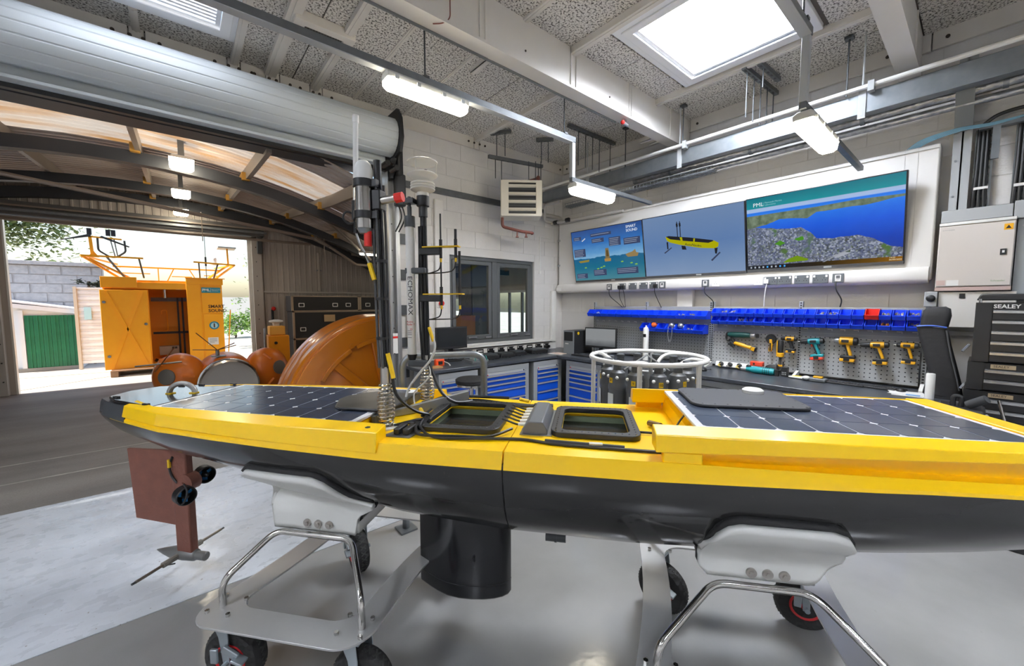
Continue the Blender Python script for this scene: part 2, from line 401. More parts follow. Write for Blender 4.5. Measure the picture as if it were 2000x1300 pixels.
# rooflights -------------------------------------------------------
pane_m = emat('lit_rooflight', '#eef4ff', SKYLIGHT_POWER)
blind_m = emat('rooflight_behind_blind', '#eef4ff', SKYLIGHT_POWER * .12)
upv = mat('rooflight_upvc', '#e8eaee', .4)
for k, (a, c_, d, e) in enumerate(SKY):
    w = struct(MB().ring([(a, d), (c_, d), (c_, e), (a, e)], [(a + .11, d + .11), (c_ - .11, d + .11), (c_ - .11, e - .11), (a + .11, e - .11)], ZC - .03, ZC + .06).o('window_%d' % (k + 3), upv, bev=.006))
    MB().ring([(a + .06, d + .06), (c_ - .06, d + .06), (c_ - .06, e - .06), (a + .06, e - .06)], [(a + .13, d + .13), (c_ - .13, d + .13), (c_ - .13, e - .13), (a + .13, e - .13)], ZC - .045, ZC - .03).o('trim_strip', upv, w, bev=.004)
    MB().ring([(a + .13, d + .13), (c_ - .13, d + .13), (c_ - .13, e - .13), (a + .13, e - .13)], [(a + .16, d + .16), (c_ - .16, d + .16), (c_ - .16, e - .16), (a + .16, e - .16)], ZC - .02, ZC + .22).o('reveal', upv, w)
    MB().box(a + .13, c_ - .13, d + .13, e - .13, ZC + .215, ZC + .225).o('pane', pane_m if k != 1 else blind_m, w, smooth=0)
    if k == 1:
        for j in range(4): MB().box(a + .16, c_ - .16, e - .20 - j * .045, e - .175 - j * .045, ZC - .01, ZC + .012).o('blind_slat', upv, w)

# window in the left wall -------------------------------------------
g = NG('window_glass'); nt = g.nt; tb = g.n('BsdfTransparent'); gl = g.n('BsdfGlossy'); gl.inputs['Roughness'].default_value = .02; fr = g.n('LayerWeight')
tb.inputs[0].default_value = (.90, .93, .92, 1); mx = g.n('MixShader'); g.l(g.math('ADD', g.math('MULTIPLY', g.math('POWER', fr.outputs['Facing'], 4.0), .5), .035), mx.inputs[0]); g.l(tb.outputs[0], mx.inputs[1]); g.l(gl.outputs[0], mx.inputs[2]); g.l(mx.outputs[0], nt.nodes['Material Output'].inputs[0])
winglass = g.m
wf = mat('grey_window_frame', '#56595a', .45)
w1 = struct(MB().ring([(WX0, WZ0), (WX1, WZ0), (WX1, WZ1), (WX0, WZ1)], [(WX0 + .05, WZ0 + .05), (WX1 - .05, WZ0 + .05), (WX1 - .05, WZ1 - .05), (WX0 + .05, WZ1 - .05)], -4.70, -4.63, XZ).o('window_1', wf, bev=.004))
mx_ = (WX0 + WX1) / 2
MB().box(mx_ - .045, mx_ + .045, 4.62, 4.70, WZ0 + .05, WZ1 - .05).o('mullion', wf, w1, bev=.004)
for a, c_ in ((WX0 + .055, mx_ - .05), (mx_ + .05, WX1 - .055)):
    s = MB().ring([(a, WZ0 + .055), (c_, WZ0 + .055), (c_, WZ1 - .055), (a, WZ1 - .055)], [(a + .055, WZ0 + .12), (c_ - .055, WZ0 + .12), (c_ - .055, WZ1 - .11), (a + .055, WZ1 - .11)], -4.685, -4.625, XZ).o('sash', wf, w1, bev=.006)
    MB().box(a + .05, c_ - .05, 4.65, 4.656, WZ0 + .11, WZ1 - .1).o('pane', winglass, s, smooth=0)
    MB().box((a + c_) / 2 - .09, (a + c_) / 2 + .05, 4.600, 4.618, WZ0 + .085, WZ0 + .10).cyl(((a + c_) / 2 - .07, 4.626, WZ0 + .09), ((a + c_) / 2 - .07, 4.606, WZ0 + .09), .012, n=8).o('handle', alum, s)
    MB().box(c_ - .12, c_ - .02, 4.61, 4.625, WZ0 + .07, WZ0 + .09).o('stay', alum, s)
MB().box(WX0 - .04, WX1 + .35, 4.47, 4.64, .985, 1.012).o('sill', plasw, w1, bev=.008)
# ================================================================ ROLLER SHUTTER BETWEEN ROOM AND ANNEX
lath = mat('white_lath', '#c4cacd', .5)
darksteel = mat('anthracite_steel', '#33363b', .5, var=(3, '#2b2e33', .3))
t = thing('roller_shutter', 'white rolled-up shutter barrel above the wide doorway with aluminium guide', 'roller shutter', (1.85, 4.33, 3.43))
N = 22; sec = []
prof = []
for i in range(N * 2):
    a = 2 * PI * i / (N * 2); prof.append((.20 + (.004 if i % 2 else -.003)) if False else .20)
b = MB()
pts = []
for i in range(16):
    a0 = 2 * PI * i / 16
    pts += [(.195 * math.cos(a0), .195 * math.sin(a0)), (.201 * math.cos(a0 + .04), .201 * math.sin(a0 + .04)), (.203 * math.cos(a0 + .2), .203 * math.sin(a0 + .2)), (.201 * math.cos(a0 + .35), .201 * math.sin(a0 + .35))]
b.loft([[(-5.0, p[0], p[1]) for p in pts], [(.03, p[0], p[1]) for p in pts]]).o('barrel', lath, t, smooth=30)
MB().box(-5.0, .0, .10, .13, -.29, -.02).box(-5, .0, .0, .13, -.30, -.275).o('curtain_edge', lath, t, bev=.004)
MB().box(-5.0, .0, .09, .14, -.335, -.302).o('bottom_bar', black, t)
MB().prism([(-.25, -.05), (-.22, .16), (-.14, .27), (.10, .27), (.22, .2), (.22, -.42), (.05, -.42), (-.05, -.22), (-.2, -.2)], 0, .035, M(((0, 0, 1, .035), (1, 0, 0, 0), (0, 1, 0, 0), (0, 0, 0, 1)))).o('end_plate', black, t, bev=.004)
MB().prism([(-.06, .30), (.0, .34), (.05, .30), (.05, -.38), (-.06, -.38)], 0, .07, M(((0, 0, 1, .075), (1, 0, 0, .0), (0, 1, 0, -.02), (0, 0, 0, 1)))).o('motor_cover', black, t, bev=.02)
MB().box(.08, .20, -.0, .10, -.72, -.36).o('gearbox', mat('gearbox_grey', '#2a2c2f', .5), t, bev=.02)
for x, z in ((-.02, -.30), (.02, -.36), (-.08, -.33)): MB().cyl((x, -.16, z), (x, -.02, z), .03, n=10).o('bracket', black, t)
for x in (.12, .16): MB().tube(spline([(x, .05, -.7), (x + .02, .02, -.85), (x - .02, .1, -1.0)]), .008, 6).o('cable', black, t)
guide = MB().box(.02, .11, .16, .26, -3.43, -.33).box(.11, .14, .14, .16, -3.43, -.3).box(.02, .03, .10, .16, -3.43, -.33).box(.10, .11, .10, .16, -3.43, -.33).o('guide_rail', alum, t, bev=.003)
MB().box(.145, .20, .21, .25, -3.43, -.33).o('guide_backing', mat('satin_zinc', '#a9abac', .35, .8), t)
for j in range(9): MB().cyl((.05, .095, -.62 - j * .3), (.05, .10 - .012, -.62 - j * .3), .007, n=6).o('bolt', black, guide)
for z in (2.38, 1.95, 1.52, 1.12, .74): MB().box(.20, .30, .235, .265, z - .06 - 3.43, z + .06 - 3.43).o('fixing_bracket', dgrey, t)
MB().box(.035, .095, .094, .097, -2.42, -2.18).o('rating_label', plasw, t); MB().box(.035, .095, .092, .095, -2.24, -2.215).o('warning_stripe', red, t)
# control box, conduit, stop button on the left wall
t = thing('shutter_control', 'black and yellow shutter push-button box beside the guide rail', 'control box', (2.19, 4.60, 1.30))
MB().box(-.045, .045, -.07, -.005, -.17, .16).o('case', dgrey, t, bev=.006); MB().box(-.035, .035, -.078, -.07, -.16, -.03).o('label_plate', yellowp, t)
for z in (.03, .08, .12): MB().cyl((0, -.07, z), (0, -.085, z), .012, n=10).o('button', red if z == .08 else black, t)
t = thing('stop_button', 'white box with a red emergency stop button on the wall by the window', 'switch', (2.60, 4.60, 1.60))
MB().box(-.05, .05, -.055, -.005, -.06, .06).o('case', plasw, t, bev=.008); MB().cyl((0, -.055, 0), (0, -.085, 0), .034, n=16).o('button', red, t)
t = tag(MB().box(2.535, 2.66, 4.555, 4.588, 0, 2.93).o('wall_casing', white, bev=.01), 'tall white casing boxed onto the wall just left of the window', 'casing')
t = tag(MB().box(2.08, 4.52, 4.545, 4.589, 3.0, 3.075).o('wall_trunking', galvd, bev=.003), 'grey steel trunking running along the left wall behind the heater', 'trunking')

# ================================================================ ANNEX (barn with arched steel roof)
YF = 10.92
g = NG('cladding', .5); c = g.noise(1.5, 3, ani=(1, 1, .3)); g.col(g.ramp(c, [(.3, '#aba29a'), (.7, '#bfb7af')])); clad = g.m
def ribwall(x0, x1, z0, z1f, y, name, step=.125):
    b = MB(); x = x0; P = []
    while x < x1: P += [(x, 0), (x + step * .62, 0), (x + step * .70, -.016), (x + step * .92, -.016)]; x += step
    P.append((x1, 0)); P = [p for p in P if p[0] <= x1 + 1e-6]; n = len(P)
    vs = [(p[0], y + p[1], z0) for p in P] + [(p[0], y + p[1], z1f(p[0])) for p in P]
    b.add(vs, [(i, i + 1, n + i + 1, n + i) for i in range(n - 1)])
    return struct(b.o(name, clad, smooth=0, fix=False))
XA, RA = 1.1, 9.0
def arc(x, y, off=0.0):
    """underside height of the annex roof"""
    xa = -.5; za = 3.28 + .07 * (y - 6.6); rr = 7.0 + .72 * (max(y, 6.0) - 6.6)
    d = min(abs(x - xa), rr * .93)
    return max(za - (rr - math.sqrt(rr * rr - d * d)), 2.42 if x > 0 else 0) + off
DX0, DX1, DZ = -2.29, 1.30, 3.07
W2 = (5.35, 7.05, .25, 1.80)
ribwall(DX1 + .02, W2[0], 0, lambda x: arc(x, YF, .3), YF, 'wall_far')
ribwall(W2[1], 7.95, 0, lambda x: max(arc(x, YF, .3), .5), YF, 'wall_far')
ribwall(W2[0], W2[1], W2[3], lambda x: max(arc(x, YF, .3), 2.0), YF, 'wall_far')
ribwall(W2[0], W2[1], 0, lambda x: W2[2], YF, 'wall_far')
ribwall(-7.0, DX0 - .02, 0, lambda x: arc(x, YF, .3), YF, 'wall_far')
ribwall(DX0 - .02, DX1 + .02, DZ + .3, lambda x: arc(x, YF, .3), YF, 'wall_far')
struct(MB().box(7.9, 8.0, 4.8, 8.5, 0, 3.2).box(7.9, 8.0, 10.3, YF, 0, 3.2).box(7.9, 8.0, 8.5, 10.3, 0, .45).box(7.9, 8.0, 8.5, 10.3, 2.0, 3.2).o('wall_annex_right', clad))
w10 = struct(MB().box(7.9, 7.99, 8.5, 8.56, .45, 2.0).box(7.9, 7.99, 10.24, 10.3, .45, 2.0).box(7.9, 7.99, 8.5, 10.3, .45, .52).box(7.9, 7.99, 8.5, 10.3, 1.93, 2.0).o('window_10', plasw))
for y in (9.0, 9.6): MB().box(7.91, 7.98, y - .03, y + .03, .5, 1.95).o('mullion', wf, w10)
MB().box(7.94, 7.948, 8.55, 10.25, .5, 1.95).o('pane', winglass, w10, smooth=0); struct(MB().box(-6.2, -6.1, 4.8, YF, 0, 3.2).o('wall_annex_left', clad))
struct(MB().box(1.4, 7.9, YF - .05, YF - .02, 1.86, 1.90).o('trim_5', mat('flashing', '#c2bbb2', .4)))
w2 = struct(MB().ring([(W2[0], W2[2]), (W2[1], W2[2]), (W2[1], W2[3]), (W2[0], W2[3])], [(W2[0] + .06, W2[2] + .06), (W2[1] - .06, W2[2] + .06), (W2[1] - .06, W2[3] - .06), (W2[0] + .06, W2[3] - .06)], -YF - .04, -YF + .04, XZ).o('window_2', plasw))
for x in (5.9, 6.4): MB().box(x - .03, x + .03, YF - .03, YF + .03, W2[2], W2[3]).o('mullion', wf, w2)
MB().box(W2[0] + .06, W2[1] - .06, YF - .004, YF + .004, W2[2] + .06, W2[3] - .06).o('pane', winglass, w2, smooth=0)
# roof sheets: corrugations run along the arch
g = NG('roof_sheet', .45); c = g.noise(1.2, 4, ani=(.5, 3, 1)); g.col(g.ramp(c, [(.3, '#aaa099'), (.7, '#c4bbb2')])); sheet = g.m
g = NG('rooflight_sheet', .4); tr = g.n('BsdfTranslucent'); df = g.n('BsdfDiffuse'); mxs = g.n('MixShader'); cc = g.ramp(g.noise(.9, 4, ani=(1, 3, 1)), [(.35, '#c99a60'), (.6, '#dcd2c4')])
g.l(cc, tr.inputs[0]); g.l(cc, df.inputs[0]); mxs.inputs[0].default_value = .72; g.l(tr.outputs[0], mxs.inputs[1]); g.l(df.outputs[0], mxs.inputs[2]); g.l(mxs.outputs[0], g.nt.nodes['Material Output'].inputs[0]); grp = g.m
def roofstrip(y0, y1, x0, x1, material, name, parent=None):
    P = []; y = y0; st = .16
    while y < y1 - .001:
        for dy, dz in ((0, 0), (.06, 0), (.08, .03), (.14, .03)):
            if y + dy < y1: P.append((y + dy, dz))
        y += st
    P.append((y1, 0)); nx = max(3, int((x1 - x0) / .45)); n = len(P); vs = []
    for i in range(nx + 1):
        x = x0 + (x1 - x0) * i / nx; vs += [(x, p[0], arc(x, p[0], .30) + p[1]) for p in P]
    return MB().add(vs, [(i * n + j, i * n + j + 1, (i + 1) * n + j + 1, (i + 1) * n + j) for i in range(nx) for j in range(n - 1)]).o(name, material, parent, smooth=0, fix=False)
rf = struct(roofstrip(4.8, YF + .3, 2.3, 7.9, sheet, 'roof')); roofstrip(4.8, YF + .3, -6.2, -1.4, sheet, 'roof_sheet', rf)
roofstrip(7.0, YF + .3, -1.4, 2.3, sheet, 'roof_sheet', rf)
roofstrip(4.8, 5.5, -1.4, 2.3, sheet, 'roof_sheet', rf); roofstrip(5.5, 7.0, -1.4, -.30, grp, 'translucent_sheet', rf); roofstrip(5.5, 7.0, -.30, 1.0, grp, 'translucent_sheet', rf); roofstrip(5.5, 7.0, 1.0, 1.75, grp, 'translucent_sheet', rf); roofstrip(5.5, 7.0, 1.75, 2.3, sheet, 'roof_sheet', rf)
pw = mat('purlin_zinc', '#8d8379', .45, .3)
for x in (-4.6, -3.4, -2.3, -1.38, -.3, .78, 1.72, 2.6, 3.5, 4.4, 5.3, 6.2): 
    pts = [(x, y, arc(x, y, .20)) for y in (4.85, 6, 8, 10, YF)]
    b = MB()
    for p, q in zip(pts, pts[1:]): b.bar(p, q, .05, .15)
    b.o('purlin', pw, rf, smooth=0)
# arched dark steel ribs
for k, (y, d) in enumerate(((6.6, .26), (8.9, .26), (10.75, .30))):
    b = MB(); xs_ = [-6 + i * .35 for i in range(39)]
    secs = []
    for x in xs_:
        z = arc(x, y); secs.append([(x, y - .06, z - .02), (x, y + .06, z - .02), (x, y + .06, z + d - .14), (x, y - .06, z + d - .14)])
    b.loft(secs).o('roof_rib', darksteel, rf, smooth=60)
    for x in (-.3, .78, 1.72, 2.6):
        z = arc(x, y); MB().box(x - .07, x + .02, y - .12, y + .12, z + .10, z + .2).o('cleat', mat('yellow_cleat', '#b98a3a', .5), rf)
struct(MB().box(-6, 5, 4.86, 5.02, 3.22, 3.36).box(-6, 5, 4.82, 5.06, 3.20, 3.225).o('beam', darksteel))
# tie rods and braces
for a, c_ in (((-2.2, 7.2, 3.16), (1.9, 7.9, 2.78)), ((1.9, 7.9, 2.78), (2.7, 9.4, 2.80)), ((2.2, 8.9, 2.95), (3.0, 8.9, 2.45)), ((3.0, 8.9, 2.45), (4.6, 8.9, 2.42)), ((-3, 10.2, 2.98), (2.4, 10.2, 2.98)), ((1.6, 6.7, 3.1), (3.2, 8.6, 2.55))):
    MB().tube([a, c_], .028, 8).o('tie_rod', mat('dull_brown_steel', '#8a7f76', .5, .4), rf)
for x, y, z0, z1 in ((.35, 8.9, 2.7, 3.2), (2.35, 8.9, 2.45, 3.0)): MB().cyl((x, y, z0), (x, y, z1), .008, n=6).o('hanger', pw, rf)
# outer doorway: jambs, lintel box, folded door strip
jm = mat('door_jamb_zinc', '#b8b2ac', .42, .35)
dr = struct(MB().box(DX0 - .22, DX0 - .09, YF - .10, YF + .05, 0, 3.1).o('door_1', jm, bev=.004))
MB().box(DX0 - .09, DX0 + .0, YF + .02, YF + .12, 0, 3.1).o('reveal', plasw, dr); MB().box(DX1, DX1 + .19, YF - .10, YF + .05, 0, 3.15).o('jamb', jm, dr, bev=.004); MB().box(DX1 - .07, DX1, YF + .02, YF + .1, 0, 3.1).o('reveal', plasw, dr)
for j in range(9):
    MB().cyl((DX0 - .13, YF - .10, .25 + j * .33), (DX0 - .13, YF - .115, .25 + j * .33), .012, n=6).o('bolt', black, dr); MB().cyl((DX1 + .08, YF - .10, .25 + j * .33), (DX1 + .08, YF - .115, .25 + j * .33), .012, n=6).o('bolt', black, dr)
MB().box(DX0 - .3, DX1 + .25, YF - .16, YF + .06, DZ + .07, DZ + .30).o('lintel_box', mat('lintel_grey', '#5b5a5a', .5), dr, bev=.006)
MB().box(DX0 - .3, DX1 + .25, YF - .10, YF + .04, DZ, DZ + .05).o('shutter_edge', mat('shutter_edge_zinc', '#a39e98', .4, .4), dr); MB().box(DX0 - .3, DX1 + .3, YF - .22, YF - .16, DZ + .12, DZ + .16).o('track', galv, dr); MB().box(DX0 - .3, DX1 + .3, YF - .22, YF - .16, DZ + .20, DZ + .23).o('track', pw, dr)
MB().box(DX1 + .1, DX1 + .2, YF - .22, YF - .1, 2.75, 3.12).o('motor', dgrey, dr, bev=.01)
# ================================================================ OUTDOORS BEYOND THE FAR DOORWAY
g = NG('sunlit_concrete', .8); n1 = g.noise(.7, 6); n2 = g.noise(30, 4); c = g.ramp(n1, [(.3, '#b6b0a6'), (.7, '#cdc8bf')]); g.col(g.mix(g.ramp(n2, [(.6, '#000000'), (.75, '#777777')]), c, '#8d867c')); conc = g.m
gr_ = struct(MB().box(-40, 45, 10.952, 80, -.14, -.008).o('ground_yard', conc)); struct(MB().box(12.01, 45, -20, 10.95, -.14, -.008).o('ground_side', conc))
for a, c_ in (((-2.6, 11.2), (1.2, 14.6)), ((-4, 13.3), (-1.2, 13.2))): MB().bar((*a, -.006), (*c_, -.006), .02, .004).o('joint_line', mat('weedy_joint', '#7d7a5f', .9), gr_)
# rough grey block wall
stone = mat('rough_grey_block', '#b9b8b8', .9, var=(11, '#9f9ea0', .3), bump=(30, .8))
wg = struct(MB().box(-9, -1.62, 15.66, 15.95, -.1, 2.60).o('wall_yard', mat('yard_mortar', '#b2b0af', .95), smooth=0))
for r in range(11):
    z = .02 + r * .235; u = -6.2 - (.27 if r % 2 else 0); 
    while u < -1.75:
        w = min(.53, -1.62 - u); MB().box(u, u + w - .02, 15.645 - random.uniform(0, .015), 15.68, z, z + .215).o('block', stone, wg, smooth=0); u += .55
MB().box(-9, -1.58, 15.56, 16.0, 2.605, 2.70).o('coping', stone, wg, bev=.01)
# green metal shed
t = thing('garden_shed', 'low shed with green ribbed metal doors and a white eaves board', 'shed', (-2.7, 14.45, 0))
gm = mat('green_sheet', '#1f7a52', .4, var=(3, '#176343', .3)); wm = mat('shed_white', '#dfe2e6', .5)
MB().prism([(-1.3, 0), (.72, 0), (.72, 1.42), (-1.3, 1.80)], -1.6, -.02, XZ).o('body', wm, t)
for i in range(6): MB().box(-.14 + i * .137, -.14 + i * .137 + .132, -.02, .0 - .004, .08, 1.33).box(-.14 + i * .137 + .05, -.14 + i * .137 + .075, -.034, -.02, .08, 1.33).o('door_panel', gm, t, bev=.003)
MB().bar((-1.35, -.06, 1.73), (.76, -.06, 1.40), .10, .10).o('eaves_board', wm, t); MB().bar((-1.35, .75, 1.84), (.8, .75, 1.46), 1.7, .03).o('roof', wm, t)
MB().box(-.22, -.15, -.04, .02, 0, 1.45).o('corner_post', wm, t); MB().box(-1.3, .72, -.05, 0, 0, .08).o('base_rail', mat('shed_base', '#8b8b88', .6), t)
# white mesh gate standing open
t = thing('mesh_gate', 'white corrugated mesh gate standing open between shed and yellow cabin', 'gate', (-1.98, 14.15, 0), R(-14))
wsh = mat('white_mesh', '#d7d9dc', .5)
P = []
b = MB()
for i in range(26): b.box(.06, .60, -.004 + (.012 if i % 2 else 0), .008 + (.012 if i % 2 else 0), .14 + i * .071, .14 + i * .071 + .068)
b.o('mesh_panel', wsh, t); MB().box(0, .06, -.03, .03, 0, 2.02).o('post', mat('weathered_post', '#b8ad9e', .8), t); MB().box(.60, .64, -.02, .02, .1, 2.0).o('stile', wsh, t); MB().box(.06, .62, -.02, .02, 1.97, 2.0).o('top_rail', wsh, t)
MB().box(.17, .30, -.03, -.022, 1.22, 1.52).o('notice', mat('pale_blue_sign', '#9fc6d2', .5), t)
# wooden pallet
t = thing('pallet', 'weathered wooden pallet under the yellow instrument cabin', 'pallet', (-.30, 12.62, 0))
wd = mat('pallet_wood', '#a9876a', .8, var=(8, '#8b6b52', .3), ani=(1, 6, 6))
for i in range(6): MB().box(-.95, .95, -.5 + i * .2, -.5 + i * .2 + .14, .115, .138).o('deck_board', wd, t)
for x in (-.95, -.06, .83): MB().box(x, x + .12, -.5, .64, .022, .113).o('bearer', wd, t); MB().box(x, x + .12, -.5, .64, 0, .02).o('bottom_board', wd, t)
# yellow instrument cabin ------------------------------------------------
t = thing('instrument_cabin', 'yellow steel buoy cabin with open doorway, crossed door leaf and roof rail frame', 'cabin', (-.245, 12.40, .14))
oy = mat('cabin_yellow', '#ffb21c', .42, var=(4, '#f9a814', .3)); oyd = mat('cabin_inside', '#e09620', .55)
w_, h_ = 1.055, 1.95
b = MB().box(-w_, w_, 1.15, 1.18, 0, h_).box(-w_, -w_ + .03, .0, 1.15, 0, h_).box(w_ - .03, w_, 0, 1.15, 0, h_).box(-w_, w_, 0, 1.15, h_ - .03, h_).box(-w_, w_, 0, 1.15, 0, .05)
b.o('body', oy, t, bev=.008)
MB().box(-w_ + .03, w_ - .03, 1.13, 1.149, .05, h_ - .03).o('lining', oyd, t)
MB().box(-w_, w_, -.03, .0, 1.80, h_).o('header', oy, t, bev=.004); MB().box(.36, w_, -.03, 0, 0, 1.80).o('front_panel', oy, t, bev=.004); MB().box(.36, .62, -.05, -.03, .02, 1.93).o('front_pilaster', oy, t, bev=.006)
MB().box(.64, 1.03, -.04, -.03, 1.23, 1.86).o('upper_plate', oy, t, bev=.004); MB().box(.66, 1.04, -.04, -.03, .05, 1.20).o('lower_plate', oy, t, bev=.004)
d = MB().box(-1.10, -.34, -.09, -.05, .005, 1.77).o('door', oy, t, bev=.006)
MB().bar((-1.0, -.097, 1.74), (-.38, -.097, .02), .035, .014, (0, 1, 0)).bar((-.42, -.097, 1.74), (-.98, -.097, .02), .035, .014, (0, 1, 0)).o('brace', oy, d)
for x, z in ((-1.04, 1.5), (-1.02, .3), (-.39, 1.0)): MB().cyl((x, -.09, z), (x, -.11, z), .03, n=12).o('latch', galv, d)
MB().box(-.34, -.32, -.05, .0, .005, 1.78).o('door_edge', oy, d)
MB().box(-1.08, -.5, -.06, .0, 1.82, 2.06).o('roof_box', oy, t, bev=.006); MB().box(-.5, .36, .02, .3, 1.95, 2.0).o('roof_curb', oy, t); MB().box(-.25, .2, -.02, .02, 1.87, 1.93).o('lintel_plate', mat('pale_yellow', '#f6c04a', .4), t)
MB().box(.36, 1.08, -.06, .4, 1.93, 2.07).o('roof_box', oy, t, bev=.006); pass
MB().box(.35, 1.12, -.08, -.03, 2.07, 2.09).o('roof_lip', oy, t)
# inside: conduit, tray, grey unit
MB().box(-.33, .36, .95, 1.0, 1.52, 1.62).o('cable_tray', galvd, t); MB().box(.16, .20, .9, .98, .05, 1.62).box(.25, .29, .9, .98, .05, 1.62).o('conduit', black, t); MB().box(-.32, .36, .9, .97, .70, .755).o('shelf_rail', black, t)
MB().box(-.22, .16, .70, .95, .18, .40).o('electronics_box', mat('box_grey', '#a9a399', .5), t, bev=.01); MB().box(.02, .12, .695, .70, .33, .38).o('display', black, t)
MB().cyl((-.04, .3, 1.60), (-.04, .3, 1.84), .035, n=12).o('lamp', chrome, t); MB().ball((.22, .3, 1.83), .1, (1, 1, .3)).o('dome', plasw, t)
MB().tube(bend([(-.14, .98, 1.2), (-.14, .94, 1.3), (-.04, .94, 1.3), (-.04, .98, .78), (-.12, .94, .75)], .05), .01, 6).o('handrail', oy, t)
for i in range(6): MB().cyl((-.3 + i * .11, .5 + .1 * (i % 2), .06), (-.26 + i * .11, .5, .12), .03, n=8).o('fitting', galv if i % 2 else black, t)
MB().box(.645, 1.02, -.046, -.04, 1.73, 1.86).o('sign_plate', mat('teal_sign', '#1d8a9c', .45), t)
wt = mat('sign_white', '#f1f1ee', .5)
text('sign_lettering', 'PML', .085, (.66, -.048, 1.795), (PI / 2, 0, 0), wt, t, bold=.002); text('sign_lettering', 'Plymouth Marine\nLaboratory', .03, (.845, -.048, 1.795), (PI / 2, 0, 0), wt, t)
MB().box(.826, .83, -.049, -.046, 1.75, 1.84).o('sign_rule', wt, t)
brn = mat('sign_brown', '#5a3a1a', .5)
text('lettering', 'SMART', .105, (.76, -.0425, 1.39), (PI / 2, 0, 0), brn, t, bold=.003); text('lettering', 'SOUND', .105, (.76, -.0425, 1.285), (PI / 2, 0, 0), brn, t, bold=.003)
MB().cyl((.86, -.04, .92), (.86, -.046, .92), .10, n=24).o('round_badge', mat('badge_blue', '#2a86a0', .4), t); MB().cyl((.86, -.044, .92), (.86, -.049, .92), .07, n=24).o('badge_centre', mat('badge_light', '#a7d3e0', .4), t)
MB().prism([(.845, .87), (.875, .87), (.875, .96), (.855, .985), (.845, .95)], .0485, .0505, XZ).o('badge_bird', brn, t)
MB().box(.72, .93, -.046, -.04, .44, .62).o('notice', plasw, t)
for z in (.58, .55, .52, .49): MB().box(.75, .75 + .1 + .05 * (z > .5), -.048, -.046, z, z + .008).o('notice_text', mgrey, t)
# roof frame of tubes
zz = 2.42
L0, L1 = (-1.30, -.25), (1.32, -.25)
for a, c_ in (((-1.30, -.3, zz + .05), (-.35, -.3, zz + .05)), ((.52, -.3, zz + .03), (1.32, -.3, zz)), ((-1.30, -.3, zz + .05), (-.9, 1.2, zz)), ((1.32, -.3, zz), (1.0, 1.2, zz)), ((-.95, .9, zz - .07), (1.1, .9, zz - .07)), ((-1.30, -.3, zz + .05), (-.8, .2, 2.05)), ((-1.2, -.2, zz), (-.62, .2, 2.05)), ((1.32, -.3, zz), (.9, .2, 2.05)), ((1.2, -.2, zz), (.75, .2, 2.05))):
    MB().bar(a, c_, .035, .035).o('rail_tube', oy, t)
for a, c_ in (((-.92, -.3, zz + .04), (-.70, .1, 2.06)), ((-.42, -.3, zz + .04), (-.38, .1, 2.06)), ((.62, -.3, zz), (.64, .1, 2.06)), ((.98, -.3, zz), (.9, .1, 2.06))): MB().bar(a, c_, .028, .028).o('rail_stay', dgrey, t)
for a, c_ in (((-.15, .9, 2.35), (-.15, .9, 2.0)), ((.15, .9, 2.35), (.0, .9, 2.0)), ((.45, .9, 2.35), (.62, .9, 2.0)), ((-.8, .9, 2.2), (-.3, .9, 2.2)), ((.1, .9, 2.15), (.5, .9, 2.15)), ((.75, .9, 2.2), (1.1, .9, 2.2))): MB().bar(a, c_, .022, .022).o('rail_lattice', oy, t)
# turbine cage and mast on the left end
mm = MB().bar((-1.14, -.2, 2.47), (-1.16, -.2, 2.88), .05, .05).bar((-1.18, -.2, 2.88), (-.68, -.2, 2.86), .05, .03); mm.o('cage_mast', oy, t)
MB().prism([(-1.22, 2.45), (-1.04, 2.45), (-1.12, 2.58)], .18, .22, XZ).o('mast_gusset', oy, t)
MB().tube(bend([(-1.05, -.2, 2.86), (-1.05, -.2, 2.6), (-.88, -.2, 2.47), (-.78, -.2, 2.47), (-.63, -.2, 2.6), (-.64, -.2, 2.84)], .05), .02, 6).o('turbine_cage', dgrey, t)
MB().tube([(-.86, -.2, 2.86), (-.80, -.2, 2.48)], .012, 6).tube([(-.80, -.2, 2.86), (-.76, -.2, 2.48)], .012, 6).o('cage_rod', galv, t)
MB().prism([(-1.62, 2.76), (-1.20, 2.92), (-1.14, 2.92), (-1.15, 2.88)], .17, .23, XZ).prism([(-1.02, 2.88), (-.58, 2.70), (-.56, 2.72), (-.98, 2.91)], .17, .23, XZ).o('turbine_blade', dgrey, t)
for x in (-1.2, -.92, -.84): MB().box(x, x + .07, -.23, -.17, 2.92, 3.05).o('sensor_block', mat('navy_block', '#23272f', .5), t)
MB().cyl((.76, -.1, 2.06), (.76, -.1, 3.2), .008, n=6).o('whip_aerial', dgrey, t); MB().cyl((.76, -.1, 2.38), (.76, -.1, 2.6), .02, n=8).o('aerial_base', black, t)
MB().cyl((.93, -.1, 2.42), (.93, -.1, 2.56), .05, n=12).ball((.93, -.1, 2.56), .05).cyl((.93, -.1, 2.42), (.93, -.1, 2.45), .1, n=14).o('beacon', plasw, t)
MB().bar((1.20, -.2, 2.40), (1.19, -.2, 2.82), .035, .035).o('panel_mast', oy, t); MB().box(1.0, 1.36, -.4, .1, 2.82, 2.85).o('small_solar_panel', mat('panel_grey', '#a9a89f', .4), t)
MB().tube([(1.12, -.05, .2), (1.2, -.1, 1.3)], .014, 6).o('side_pole', oy, t)

